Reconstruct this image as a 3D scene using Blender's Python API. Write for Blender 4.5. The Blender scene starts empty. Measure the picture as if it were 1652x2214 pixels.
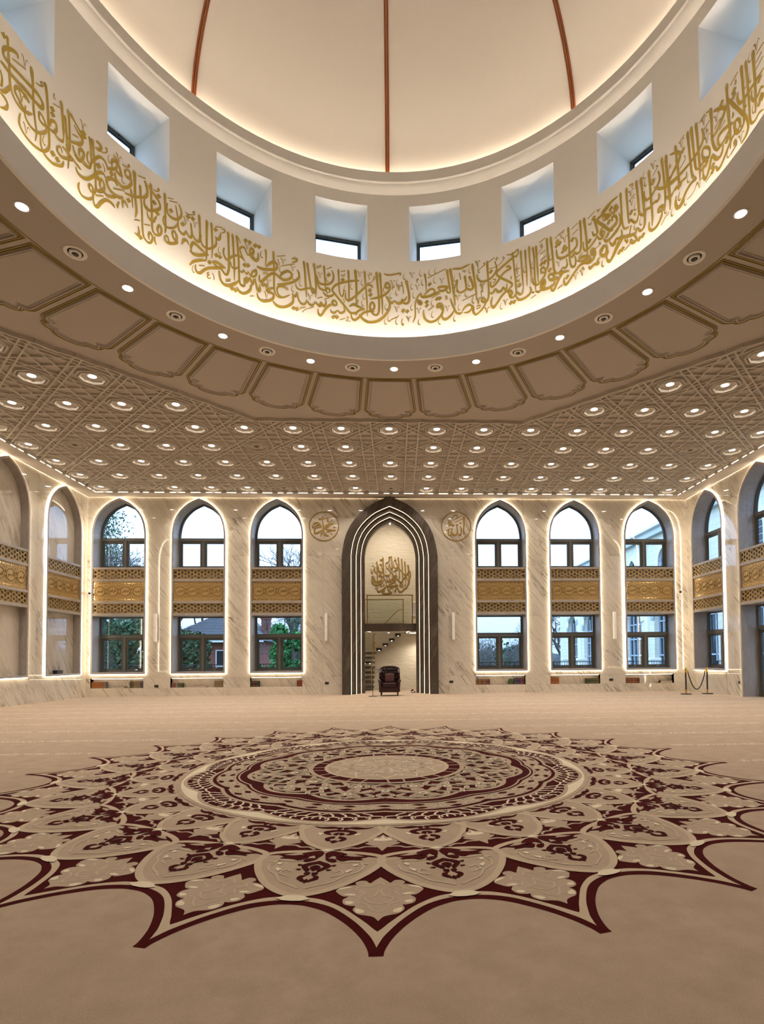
import bpy, bmesh, math, random
from mathutils import Vector, Matrix, geometry
R_ = random.Random(7)
S = bpy.context.scene
COL = S.collection
PI = math.pi

# ------------------------------------------------------------------ camera, sky, exposure
cam = bpy.data.cameras.new('camera'); camo = bpy.data.objects.new('camera', cam); COL.objects.link(camo)
cam.sensor_fit = 'HORIZONTAL'; cam.sensor_width = 36.0
FPX = 1190.37
cam.lens = FPX / 1652 * 36.0
cam.shift_x = -81.54 / 1652
cam.shift_y = (1386.64 - 1107.0) / 1652
cam.clip_end = 400
PITCH, YAW, ROLL = 0.0326, 0.0422, -0.0076
_w = Vector((math.sin(YAW) * math.cos(PITCH), math.cos(YAW) * math.cos(PITCH), math.sin(PITCH)))
_r0 = Vector((math.cos(YAW), -math.sin(YAW), 0)); _u0 = _r0.cross(_w)
_r = _r0 * math.cos(ROLL) + _u0 * math.sin(ROLL); _u = _u0 * math.cos(ROLL) - _r0 * math.sin(ROLL)
camo.matrix_world = Matrix(((_r.x, _u.x, -_w.x, 0.127), (_r.y, _u.y, -_w.y, -6.891), (_r.z, _u.z, -_w.z, 1.35), (0, 0, 0, 1)))
S.camera = camo
S.view_settings.view_transform = 'Standard'
S.view_settings.look = 'None'
S.view_settings.gamma = 1.0
S.view_settings.use_curve_mapping = False
S.view_settings.exposure = 0.13
S.cycles.max_bounces = 7
S.cycles.use_adaptive_sampling = True
S.cycles.adaptive_threshold = 0.07
S.cycles.use_denoising = True
S.cycles.diffuse_bounces = 3
S.cycles.glossy_bounces = 3
S.cycles.transmission_bounces = 6
S.cycles.transparent_max_bounces = 12
S.cycles.sample_clamp_indirect = 6.0
S.cycles.caustics_reflective = False
S.cycles.caustics_refractive = False

LED = (1.0, 0.83, 0.62)
E_LAMP = 15.0 
P_SPOT = 72.0    # power of the spot light behind each ceiling lens, W
P_RING = 150.0
#    # recessed spot discs
E_STRIP = 12.5    # arch outlines
E_COVE = 33.0     # dome cove
E_TROUGH = 82.0   # drum light trough
#      # drum and dome coves
E_EDGE = 7.0      # wall-top cornice strip

wd = bpy.data.worlds.new('overcast_sky'); S.world = wd; wd.use_nodes = True
nt = wd.node_tree; nt.nodes.clear()
def _n(t, typ, **k):
    n = t.nodes.new(typ)
    for a, b in k.items(): setattr(n, a, b)
    return n
wo = _n(nt, 'ShaderNodeOutputWorld'); bg = _n(nt, 'ShaderNodeBackground')
tc = _n(nt, 'ShaderNodeTexCoord'); mp = _n(nt, 'ShaderNodeMapping'); mp.inputs['Scale'].default_value = (1.2, 1.2, 4.0)
ns = _n(nt, 'ShaderNodeTexNoise'); ns.inputs['Scale'].default_value = 1.6; ns.inputs['Detail'].default_value = 5
cr = _n(nt, 'ShaderNodeValToRGB')
cr.color_ramp.elements[0].position = 0.25; cr.color_ramp.elements[0].color = (0.36, 0.51, 0.76, 1)
cr.color_ramp.elements[1].position = 0.72; cr.color_ramp.elements[1].color = (0.52, 0.66, 0.90, 1)
nt.links.new(tc.outputs['Generated'], mp.inputs['Vector']); nt.links.new(mp.outputs[0], ns.inputs['Vector'])
nt.links.new(ns.outputs['Fac'], cr.inputs['Fac']); nt.links.new(cr.outputs[0], bg.inputs['Color'])
# overcast sky: about three times brighter overhead than at the horizon
sp = _n(nt, 'ShaderNodeSeparateXYZ'); nt.links.new(tc.outputs['Generated'], sp.inputs[0])
mr = _n(nt, 'ShaderNodeMapRange'); mr.inputs['From Min'].default_value = -0.02; mr.inputs['From Max'].default_value = 0.9; mr.inputs['To Min'].default_value = 2.1; mr.inputs['To Max'].default_value = 8.0
nt.links.new(sp.outputs['Z'], mr.inputs['Value']); nt.links.new(mr.outputs[0], bg.inputs['Strength'])
nt.links.new(bg.outputs[0], wo.inputs['Surface'])

# ------------------------------------------------------------------ materials
def mat(name, col=(0.5, 0.5, 0.5), rough=0.6, metal=0.0, spec=0.5, emit=None, es=0.0):
    m = bpy.data.materials.new(name); m.use_nodes = True
    b = m.node_tree.nodes['Principled BSDF']
    b.inputs['Base Color'].default_value = (*col, 1); b.inputs['Roughness'].default_value = rough
    b.inputs['Metallic'].default_value = metal; b.inputs['Specular IOR Level'].default_value = spec
    if emit: b.inputs['Emission Color'].default_value = (*emit, 1); b.inputs['Emission Strength'].default_value = es
    return m
def L(m, a, b): m.node_tree.links.new(a, b)
def N(m, typ, **k): return _n(m.node_tree, typ, **k)
def ramp(m, fac, stops):
    r = N(m, 'ShaderNodeValToRGB'); e = r.color_ramp.elements
    while len(e) < len(stops): e.new(0.5)
    for i, (p, c) in enumerate(stops): e[i].position = p; e[i].color = (*c, 1)
    L(m, fac, r.inputs['Fac']); return r.outputs['Color']
def mixc(m, fac, a, b, mode='MIX'):
    x = N(m, 'ShaderNodeMix', data_type='RGBA', blend_type=mode)
    for s, v in ((x.inputs[0], fac), (x.inputs[6], a), (x.inputs[7], b)):
        if hasattr(v, 'is_linked'): L(m, v, s)
        elif isinstance(v, (int, float)): s.default_value = v
        else: s.default_value = (*v, 1)
    return x.outputs[2]
def noise(m, vec, scale, detail=4, rough=0.55, dist=0.0):
    n = N(m, 'ShaderNodeTexNoise'); n.inputs['Scale'].default_value = scale; n.inputs['Detail'].default_value = detail
    n.inputs['Roughness'].default_value = rough; n.inputs['Distortion'].default_value = dist
    if vec is not None: L(m, vec, n.inputs['Vector'])
    return n.outputs['Fac']
def coords(m, rot=(0, 0, 0), scale=(1, 1, 1), rand=True):
    t = N(m, 'ShaderNodeTexCoord'); v = t.outputs['Object']
    if rand:
        oi = N(m, 'ShaderNodeObjectInfo'); mu = N(m, 'ShaderNodeMath', operation='MULTIPLY'); mu.inputs[1].default_value = 61.0
        L(m, oi.outputs['Random'], mu.inputs[0]); ad = N(m, 'ShaderNodeVectorMath', operation='ADD')
        L(m, v, ad.inputs[0]); L(m, mu.outputs[0], ad.inputs[1]); v = ad.outputs[0]
    p = N(m, 'ShaderNodeMapping'); p.inputs['Rotation'].default_value = rot; p.inputs['Scale'].default_value = scale
    L(m, v, p.inputs['Vector']); return p.outputs[0]
def bump(m, h, strength=0.3, dist=0.02):
    b = N(m, 'ShaderNodeBump'); b.inputs['Strength'].default_value = strength; b.inputs['Distance'].default_value = dist
    L(m, h, b.inputs['Height']); L(m, b.outputs[0], m.node_tree.nodes['Principled BSDF'].inputs['Normal'])
def base(m, c): L(m, c, m.node_tree.nodes['Principled BSDF'].inputs['Base Color'])

M = {}
def marble(name, c0, c1, vein, dark, ang, rough):
    m = mat(name, c0, rough)
    v = coords(m, (0, 0, 0), (1, 1, 1))
    r = N(m, 'ShaderNodeMapping'); r.inputs['Rotation'].default_value = (0, ang, 0); L(m, v, r.inputs['Vector'])
    s = N(m, 'ShaderNodeMapping'); s.inputs['Scale'].default_value = (0.22, 1.0, 2.6); L(m, r.outputs[0], s.inputs['Vector'])
    a = noise(m, s.outputs[0], 1.5, 6, 0.62, 0.35)
    f = noise(m, s.outputs[0], 5.0, 5, 0.6, 0.2)
    veinm = ramp(m, a, [(0.0, (0, 0, 0)), (0.475, (0, 0, 0)), (0.497, (1, 1, 1)), (0.52, (0.25, 0.25, 0.25)), (0.60, (0, 0, 0))])
    fine = ramp(m, f, [(0.0, (0, 0, 0)), (0.47, (0, 0, 0)), (0.5, (0.5, 0.5, 0.5)), (0.53, (0, 0, 0))])
    msk = ramp(m, noise(m, v, 0.55, 3), [(0.40, (0.03, 0.03, 0.03)), (0.66, (1, 1, 1))])
    col = mixc(m, noise(m, s.outputs[0], 2.2, 3), c0, c1)
    k = mixc(m, 1.0, veinm, msk, 'MULTIPLY')
    col = mixc(m, fine, col, vein)
    col = mixc(m, k, col, dark)
    base(m, col)
    if rough < .1: m.node_tree.nodes['Principled BSDF'].inputs['Coat Weight'].default_value = 0.8; m.node_tree.nodes['Principled BSDF'].inputs['Coat Roughness'].default_value = 0.02
    return m
M['marble'] = marble('polished_cream_marble', (0.70, 0.64, 0.535), (0.60, 0.54, 0.44), (0.44, 0.38, 0.29), (0.17, 0.125, 0.085), math.radians(-52), 0.045)
M['niche_marble'] = marble('alcove_marble', (0.64, 0.58, 0.49), (0.54, 0.48, 0.40), (0.46, 0.40, 0.32), (0.20, 0.155, 0.11), math.radians(-62), 0.035)
M['greystone'] = marble('brushed_taupe_stone', (0.42, 0.375, 0.33), (0.34, 0.30, 0.265), (0.48, 0.44, 0.39), (0.28, 0.25, 0.22), math.radians(85), 0.38)
M['darkstone'] = marble('dark_brown_marble', (0.075, 0.058, 0.044), (0.055, 0.042, 0.031), (0.11, 0.09, 0.07), (0.16, 0.135, 0.11), math.radians(70), 0.22)
M['grout'] = mat('dark_joint_filler', (0.30, 0.25, 0.19), 0.8)
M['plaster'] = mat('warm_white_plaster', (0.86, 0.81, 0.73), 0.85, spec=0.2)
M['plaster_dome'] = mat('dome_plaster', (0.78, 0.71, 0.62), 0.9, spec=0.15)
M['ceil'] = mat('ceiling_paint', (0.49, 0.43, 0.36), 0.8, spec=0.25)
M['lattice'] = mat('gypsum_strapwork', (0.56, 0.50, 0.42), 0.8, spec=0.2)
M['goldpaint'] = mat('antique_gold_paint', (0.27, 0.18, 0.02), 0.5, 0.25)
M['goldcal'] = mat('gold_lettering_leaf', (0.34, 0.235, 0.03), 0.5, 0.2)
M['gold'] = mat('brushed_gold_metal', (0.62, 0.37, 0.11), 0.42, 0.45)
b_ = M['gold']; c_ = noise(b_, coords(b_, (0, 0, 0), (1, 1, 30)), 8, 2); base(b_, mixc(b_, c_, (0.56, 0.39, 0.16), (0.45, 0.30, 0.11)))
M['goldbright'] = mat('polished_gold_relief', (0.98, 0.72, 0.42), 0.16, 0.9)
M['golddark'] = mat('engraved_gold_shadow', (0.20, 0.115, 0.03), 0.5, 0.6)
M['brass'] = mat('satin_brass', (0.42, 0.26, 0.07), 0.3, 0.9)
M['bronze'] = mat('bronze_window_frame', (0.075, 0.076, 0.064), 0.45, 0.1)
M['bronze_l'] = mat('bronze_window_frame_light', (0.125, 0.122, 0.105), 0.45, 0.1)
M['gasket'] = mat('black_gasket', (0.008, 0.01, 0.014), 0.5)
M['black'] = mat('matt_black', (0.012, 0.010, 0.010), 0.4)
M['white'] = mat('white_enamel', (0.75, 0.74, 0.72), 0.35)
M['chrome'] = mat('chrome', (0.8, 0.82, 0.86), 0.1, 1.0)
M['rib'] = mat('mahogany_rib', (0.16, 0.028, 0.008), 0.42)
M['ribgold'] = mat('gilt_bead', (0.34, 0.17, 0.03), 0.4, 0.6)
M['lamp'] = mat('lamp_glow', (1, 1, 1), 0.5, emit=(1.0, 0.9, 0.78), es=E_LAMP)
M['strip'] = mat('led_strip_glow', (1, 1, 1), 0.5, emit=LED, es=E_STRIP)
M['cove'] = mat('cove_strip_glow', (1, 1, 1), 0.5, emit=(1.0, 0.87, 0.72), es=E_COVE)
M['trough'] = mat('trough_strip_glow', (1, 1, 1), 0.5, emit=(1.0, 0.87, 0.72), es=E_TROUGH)
M['edge'] = mat('cornice_strip_glow', (1, 1, 1), 0.5, emit=LED, es=E_EDGE)
M['tread_led'] = mat('tread_led_glow', (1, 1, 1), 0.5, emit=(1, 0.9, 0.75), es=60)
g = mat('window_glass', (1, 1, 1), 0.0); M['glass'] = g
tn = g.node_tree; tn.nodes.clear(); o = _n(tn, 'ShaderNodeOutputMaterial'); mx = _n(tn, 'ShaderNodeMixShader')
tr = _n(tn, 'ShaderNodeBsdfTransparent'); tr.inputs[0].default_value = (0.86, 0.93, 0.97, 1); gl = _n(tn, 'ShaderNodeBsdfGlossy'); gl.inputs['Roughness'].default_value = 0.02
fr = _n(tn, 'ShaderNodeLayerWeight'); fr.inputs['Blend'].default_value = 0.5
pw = _n(tn, 'ShaderNodeMath', operation='POWER'); pw.inputs[1].default_value = 5.0; tn.links.new(fr.outputs['Facing'], pw.inputs[0])
ma = _n(tn, 'ShaderNodeMath', operation='MULTIPLY_ADD'); ma.inputs[1].default_value = 0.9; ma.inputs[2].default_value = 0.045; tn.links.new(pw.outputs[0], ma.inputs[0])
tn.links.new(ma.outputs[0], mx.inputs[0]); tn.links.new(tr.outputs[0], mx.inputs[1]); tn.links.new(gl.outputs[0], mx.inputs[2]); tn.links.new(mx.outputs[0], o.inputs[0])
g2 = g.copy(); g2.name = 'balustrade_glass'; M['glass2'] = g2
for n_ in g2.node_tree.nodes:
    if n_.type == 'BSDF_TRANSPARENT': n_.inputs[0].default_value = (0.975, 0.99, 0.965, 1)

# ------------------------------------------------------------------ mesh helpers
class MB:
    def __init__(s): s.v = []; s.f = []; s.mi = []; s.cur = 0
    def add(s, vs, fs):
        o = len(s.v); s.v += [tuple(q) for q in vs]; s.f += [tuple(i + o for i in q) for q in fs]; s.mi += [s.cur] * len(fs); return s
    def box(s, x0, x1, y0, y1, z0, z1):
        return s.add([(x0, y0, z0), (x1, y0, z0), (x1, y1, z0), (x0, y1, z0), (x0, y0, z1), (x1, y0, z1), (x1, y1, z1), (x0, y1, z1)],
                     [(0, 3, 2, 1), (4, 5, 6, 7), (0, 1, 5, 4), (1, 2, 6, 5), (2, 3, 7, 6), (3, 0, 4, 7)])
    def bbox(s, x0, x1, y0, y1, z0, z1, b):      # box with chamfered long edges
        p = [(x0 + b, y0), (x1 - b, y0), (x1, y0 + b), (x1, y1 - b), (x1 - b, y1), (x0 + b, y1), (x0, y1 - b), (x0, y0 + b)]
        vs = []; rings = [(z0, b), (z0 + b, 0), (z1 - b, 0), (z1, b)]
        cx, cy = (x0 + x1) / 2, (y0 + y1) / 2
        for z, i in rings: vs += [(x + (i if x < cx else -i), y + (i if y < cy else -i), z) for x, y in p]
        fs = [tuple(range(7, -1, -1)), tuple(range(24, 32))]
        for r in range(3):
            for i in range(8): j = (i + 1) % 8; fs.append((r * 8 + i, r * 8 + j, r * 8 + 8 + j, r * 8 + 8 + i))
        return s.add(vs, fs)
    def bar(s, p, q, w, h, up=(0, 0, 1)):        # rectangular bar from p to q
        p, q = Vector(p), Vector(q); d = (q - p).normalized(); up = Vector(up)
        if abs(d.dot(up)) > 0.99: up = Vector((0, 1, 0))
        a = d.cross(up).normalized(); b = a.cross(d).normalized(); vs = []
        for c in (p, q): vs += [c + a * w / 2 * i + b * h / 2 * j for i, j in ((-1, -1), (1, -1), (1, 1), (-1, 1))]
        return s.add(vs, [(0, 1, 2, 3), (7, 6, 5, 4), (0, 4, 5, 1), (1, 5, 6, 2), (2, 6, 7, 3), (3, 7, 4, 0)])
    def tube(s, pts, r, n=8, closed=False):
        pts = [Vector(p) for p in pts]; vs = []; fs = []; k = len(pts); prev = None
        rr = r if isinstance(r, (list, tuple)) else [r] * k
        for i, p in enumerate(pts):
            d = (pts[(i + 1) % k] - pts[i - 1]) if closed else (pts[min(i + 1, k - 1)] - pts[max(i - 1, 0)])
            d.normalize()
            a = (prev - d * prev.dot(d)) if prev else d.cross(Vector((0, 0, 1)) if abs(d.z) < .9 else Vector((1, 0, 0)))
            a.normalize(); prev = a; b = d.cross(a)
            for j in range(n): t = 2 * PI * j / n; vs.append(p + (a * math.cos(t) + b * math.sin(t)) * rr[i])
        for i in range(k if closed else k - 1):
            for j in range(n):
                i2 = (i + 1) % k; j2 = (j + 1) % n; fs.append((i * n + j, i * n + j2, i2 * n + j2, i2 * n + j))
        if not closed: fs += [tuple(range(n - 1, -1, -1)), tuple((k - 1) * n + j for j in range(n))]
        return s.add(vs, fs)
    def lathe(s, prof, n=24, c=(0, 0, 0), closed=False):     # prof: (r, z)
        vs = []; fs = []; k = len(prof)
        for r, z in prof:
            for j in range(n): t = 2 * PI * j / n; vs.append((c[0] + r * math.cos(t), c[1] + r * math.sin(t), c[2] + z))
        for i in range(k if closed else k - 1):
            for j in range(n): i2 = (i + 1) % k; j2 = (j + 1) % n; fs.append((i * n + j, i * n + j2, i2 * n + j2, i2 * n + j))
        if not closed:
            if prof[0][0] > 1e-6: fs.append(tuple(range(n - 1, -1, -1)))
            if prof[-1][0] > 1e-6: fs.append(tuple((k - 1) * n + j for j in range(n)))
        return s.add(vs, fs)
    def prism(s, out, y0, y1):                    # outline in x,z extruded along y
        n = len(out); vs = [(x, y0, z) for x, z in out] + [(x, y1, z) for x, z in out]
        fs = [tuple(range(n)), tuple(range(2 * n - 1, n - 1, -1))]
        for i in range(n): j = (i + 1) % n; fs.append((i, i + n, j + n, j))
        return s.add(vs, fs)
    def prism_z(s, out, z0, z1):
        n = len(out); vs = [(x, y, z0) for x, y in out] + [(x, y, z1) for x, y in out]
        fs = [tuple(range(n - 1, -1, -1)), tuple(range(n, 2 * n))]
        for i in range(n): j = (i + 1) % n; fs.append((i, j, j + n, i + n))
        return s.add(vs, fs)
    def ring(s, o, i, y0, y1, closed=True):       # frame between two outlines (same count), along y
        n = len(o); vs = [(x, y0, z) for x, z in o] + [(x, y0, z) for x, z in i] + [(x, y1, z) for x, z in o] + [(x, y1, z) for x, z in i]; fs = []
        for a in range(n if closed else n - 1):
            b = (a + 1) % n
            fs += [(a, b, n + b, n + a), (2 * n + a, 3 * n + a, 3 * n + b, 2 * n + b), (a, 2 * n + a, 2 * n + b, b), (n + a, n + b, 3 * n + b, 3 * n + a)]
        if not closed: fs += [(0, n, 3 * n, 2 * n), (n - 1, 3 * n - 1, 4 * n - 1, 2 * n - 1)]
        return s.add(vs, fs)
    def mesh(s, name, mats, smooth=False, recalc=True):
        me = bpy.data.meshes.new(name); me.from_pydata(s.v, [], s.f)
        for m in (mats if isinstance(mats, (list, tuple)) else [mats]): me.materials.append(M[m] if isinstance(m, str) else m)
        if any(s.mi): me.polygons.foreach_set('material_index', s.mi)
        if recalc:
            b = bmesh.new(); b.from_mesh(me); bmesh.ops.recalc_face_normals(b, faces=b.faces); b.to_mesh(me); b.free()
        if smooth:
            me.polygons.foreach_set('use_smooth', [True] * len(me.polygons)); me.set_sharp_from_angle(angle=math.radians(38))
        me.update(); return me
def link(name, me, parent=None, loc=(0, 0, 0), rot=(0, 0, 0), **props):
    o = bpy.data.objects.new(name, me); COL.objects.link(o); o.location = loc; o.rotation_euler = rot
    if parent: o.parent = parent
    for k, v in props.items(): o[k] = v
    return o
def obj(name, mb, m, parent=None, smooth=False, loc=(0, 0, 0), rot=(0, 0, 0), **p): return link(name, mb.mesh(name, m, smooth), parent, loc, rot, **p)
def empty(name, loc=(0, 0, 0), rot=(0, 0, 0), parent=None, **p):
    return link(name, None, parent, loc, rot, **p)
def thing(name, label, cat, loc=(0, 0, 0), rz=0, group=None):
    o = empty(name, loc, (0, 0, rz), label=label, category=cat)
    if group: o['group'] = group
    return o
def tag(o, label, cat, group=None):
    o['label'] = label; o['category'] = cat
    if group: o['group'] = group
    return o
def spot(parent, power, z, ang=105, blend=.6):
    l = bpy.data.lights.new('spot_beam', 'SPOT'); l.energy = power; l.color = (1.0, 0.88, 0.76); l.spot_size = math.radians(ang); l.spot_blend = blend; l.shadow_soft_size = .05
    o = bpy.data.objects.new('spot_beam', l); COL.objects.link(o); o.location = (0, 0, z); o.parent = parent; return o

def kids(o): return [c for c in COL.objects if c.parent == o]
def dup_kids(src, dst, ks):
    for c, sub in ks:
        n = c.copy(); COL.objects.link(n); n.parent = dst
        for d in sub: e = d.copy(); COL.objects.link(e); e.parent = n
ORD = ['', 'first', 'second', 'third', 'fourth', 'fifth', 'sixth', 'seventh', 'eighth', 'ninth', 'tenth', 'eleventh', 'twelfth', 'thirteenth', 'fourteenth', 'fifteenth', 'sixteenth', 'seventeenth', 'eighteenth']
ARCH = [(1, 0), (.998, .10), (.982, .20), (.95, .33), (.895, .455), (.82, .565), (.72, .665), (.60, .754), (.48, .828), (.357, .888), (.18, .948), (0, 1)]
def arch(cx, w, z0, zs, h, z0_open=False):
    l = [(cx - w, z0)] + [(cx - w * x, zs + h * z) for x, z in ARCH]
    return l + [(2 * cx - x, z) for x, z in reversed(l[:-1])]
def rect(x0, x1, z0, z1): return [(x0, z0), (x0, z1), (x1, z1), (x1, z0)]
# ------------------------------------------------------------------ room shell
YW, XL, XR, ZC, ZT = 14.81, -11.80, 11.90, 7.888, 7.735
YF = -14.8
def structure(o): o['kind'] = 'structure'; return o

# carpeted floor
fm = mat('beige_cut_pile_carpet', (0.45, 0.34, 0.25), 0.95, spec=0.1); M['carpet'] = fm
v_ = coords(fm, rand=False)
a_ = noise(fm, v_, 1.3, 5, 0.6); b_ = noise(fm, v_, 160, 2, 0.7); c_ = noise(fm, v_, 5.0, 4, 0.6)
col = mixc(fm, ramp(fm, a_, [(0.3, (0, 0, 0)), (0.7, (1, 1, 1))]), (0.375, 0.285, 0.207), (0.47, 0.37, 0.28))
col = mixc(fm, ramp(fm, c_, [(0.35, (0.0, 0.0, 0.0)), (0.62, (0.55, 0.55, 0.55))]), (0.30, 0.225, 0.16), col)
col = mixc(fm, ramp(fm, b_, [(0.3, (0, 0, 0)), (0.7, (0.6, 0.6, 0.6))]), col, (0.50, 0.39, 0.29))
sx = N(fm, 'ShaderNodeSeparateXYZ'); L(fm, v_, sx.inputs[0])
def mth(m, op, a, b=None):
    n = N(m, 'ShaderNodeMath', operation=op)
    for i, q in enumerate((a, b)):
        if q is None: continue
        if isinstance(q, (int, float)): n.inputs[i].default_value = q
        else: L(m, q, n.inputs[i])
    return n.outputs[0]
# woven prayer-row lines, one every 1.32 m, outside the medallion
yy = mth(fm, 'MODULO', mth(fm, 'ADD', sx.outputs[1], 40.1), 1.32)
ln = mth(fm, 'LESS_THAN', mth(fm, 'ABSOLUTE', mth(fm, 'SUBTRACT', yy, 0.66)), 0.055)
vo = N(fm, 'ShaderNodeTexVoronoi'); vo.inputs['Scale'].default_value = 28; L(fm, v_, vo.inputs['Vector'])
dots = mth(fm, 'LESS_THAN', vo.outputs['Distance'], 0.42)
far = mth(fm, 'GREATER_THAN', mth(fm, 'POWER', mth(fm, 'ADD', mth(fm, 'MULTIPLY', sx.outputs[0], sx.outputs[0]), mth(fm, 'MULTIPLY', sx.outputs[1], sx.outputs[1])), 0.5), 4.6)
front = mth(fm, 'GREATER_THAN', sx.outputs[1], -1.2)
k_ = mth(fm, 'MULTIPLY', mth(fm, 'MULTIPLY', ln, dots), mth(fm, 'MULTIPLY', far, front))
col = mixc(fm, mth(fm, 'MULTIPLY', k_, 0.6), col, (0.80, 0.72, 0.60))
base(fm, col); bump(fm, b_, 0.35, 0.01)
floor = structure(obj('floor', MB().box(XL - .7, XR + .7, YF - .3, 20.5, -0.12, 0.0), 'carpet'))
# carpet lengths meet in a fine seam in front of the medallion
obj('carpet_seam', MB().bar((-3.4, -5.015, .0012), (3.6, -4.99, .0012), .004, .002), 'grout', floor)

# ceiling slab with the round dome opening
RO = 4.925
def annulus_plate(mb, outer, ro, z0, z1, n=128):
    pts = [(ro * math.cos(2 * PI * i / n), ro * math.sin(2 * PI * i / n)) for i in range(n)]
    o2 = []
    x0, x1, y0, y1 = outer
    for x, y in pts:
        t = min(((x1 if x > 0 else x0) / x) if abs(x) > 1e-9 else 1e9, ((y1 if y > 0 else y0) / y) if abs(y) > 1e-9 else 1e9); o2.append((x * t, y * t))
    vs = [(x, y, z) for z in (z0, z1) for ring in (pts, o2) for x, y in ring]; fs = []
    for i in range(n):
        j = (i + 1) % n
        fs += [(i, j, n + j, n + i), (2 * n + i, 3 * n + i, 3 * n + j, 2 * n + j), (i, 2 * n + i, 2 * n + j, j), (n + i, n + j, 3 * n + j, 3 * n + i)]
    # fill the four corners
    mb.add(vs, fs)
    for cx, cy in ((x0, y0), (x1, y0), (x1, y1), (x0, y1)):
        c = [p for p in o2 if (p[0] - cx) ** 2 + (p[1] - cy) ** 2 < 1.2]
        px = [p for p in c if abs(p[1] - cy) < 1e-6]; py = [p for p in c if abs(p[0] - cx) < 1e-6]
        if px and py:
            a = min(px, key=lambda p: abs(p[0] - cx)); b = min(py, key=lambda p: abs(p[1] - cy))
            mb.add([(a[0], a[1], z0), (cx, cy, z0), (b[0], b[1], z0)], [(0, 1, 2)])
    return mb
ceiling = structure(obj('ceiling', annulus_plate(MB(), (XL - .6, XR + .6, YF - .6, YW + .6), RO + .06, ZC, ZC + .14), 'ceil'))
# opening lip, light trough, drum, upper cornice, dome
NS = 160
def lathe_open(prof, n=NS, c=(0, 0, 0)):
    m = MB(); vs = []; fs = []
    for r, z in prof:
        for j in range(n): t = 2 * PI * j / n; vs.append((c[0] + r * math.cos(t), c[1] + r * math.sin(t), c[2] + z))
    for i in range(len(prof) - 1):
        for j in range(n): j2 = (j + 1) % n; fs.append((i * n + j, (i + 1) * n + j, (i + 1) * n + j2, i * n + j2))
    m.add(vs, fs); return m
M['lip'] = mat('lip_paint', (0.88, 0.84, 0.77), 0.8)
obj('trim_1', lathe_open([(RO + .06, ZC + .14), (RO + .06, ZC), (RO, ZC), (RO, 8.38), (RO + .01, 8.39), (RO + .045, 8.39), (RO + .055, 8.38), (RO + .055, 7.99), (5.42, 7.99)]), 'lip', ceiling, True)
obj('light_strip', lathe_open([(5.04, 8.02), (5.04, 8.06), (5.09, 8.06), (5.09, 8.02), (5.04, 8.02)]), 'trough', ceiling)
drum = empty('wall_drum', kind='structure')
RD, ZW0, ZW1, ZD0, ZD1 = 5.39, 10.42, 11.70, 7.99, 11.975
WH = math.radians(6.2); WC0 = -0.0006
dm = MB(); vs = {}
def DV(a, z):
    k = (round(a, 6), z)
    if k not in vs: vs[k] = len(dm.v); dm.v.append((RD * math.sin(a), RD * math.cos(a), z))
    return vs[k]
angs = []
for k in range(16):
    c = WC0 + (k + .5) * PI / 8
    angs += [(c - PI / 16 + (PI / 16 - WH) * i / 4, 0) for i in range(4)] + [(c - WH + 2 * WH * i / 10, 1) for i in range(10)] + [(c + WH + (PI / 16 - WH) * i / 4, 0) for i in range(4)]
zs_ = [ZD0, 8.8, 9.6, ZW0, ZW1, ZD1]
na = len(angs)
for i in range(na):
    a, w = angs[i]; b = angs[(i + 1) % na][0] if i < na - 1 else angs[0][0] + 2 * PI
    b = angs[0][0] if i == na - 1 else b
    for q in range(5):
        if q == 3 and w: continue
        dm.f.append((DV(a, zs_[q]), DV(a, zs_[q + 1]), DV(b, zs_[q + 1]), DV(b, zs_[q]))); dm.mi.append(0)
obj('drum_plaster', dm, 'plaster', drum, True)
obj('trim_2', lathe_open([(RD, ZD1 - .002), (RD - .01, ZD1), (RD - .05, 12.00), (RD - .10, 12.04), (RD - .135, 12.09), (RD - .14, 12.115), (5.215, 12.12), (5.205, 12.13), (5.205, 12.35), (5.215, 12.36), (5.25, 12.36), (5.25, 12.20), (5.5, 12.20)]), 'plaster', drum, True)
obj('light_strip', lathe_open([(5.28, 12.205), (5.28, 12.24), (5.32, 12.24), (5.32, 12.205), (5.28, 12.205)]), 'cove', drum)
RDm, HDm, ZDm = 5.40, 3.98, 12.20
prof = [(RDm * math.cos(t), ZDm + HDm * math.sin(t)) for t in [i * PI / 2 / 40 for i in range(41)]]; prof[-1] = (0.001, ZDm + HDm)
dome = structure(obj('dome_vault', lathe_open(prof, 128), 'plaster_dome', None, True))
for k in range(8):
    az = -0.0022 + k * PI / 4
    rm = MB()
    def rp(t, dr, du):
        r = (RDm - dr) * math.cos(t); z = ZDm + (HDm - dr) * math.sin(t)
        return (r * math.sin(az) + du * math.cos(az), r * math.cos(az) - du * math.sin(az), z)
    ts = [i * PI / 2 / 44 * .985 for i in range(45)]
    rib = empty('dome_rib', parent=dome)
    for nm, du, dr, r, mm in (('bead', -.028, .012, .021, 'rib'), ('bead', .028, .012, .021, 'rib'), ('gilt_bead', 0, .026, .010, 'ribgold')):
        obj(nm, MB().tube([rp(t, dr, du) for t in ts], r, 6), mm, rib, True)
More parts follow.
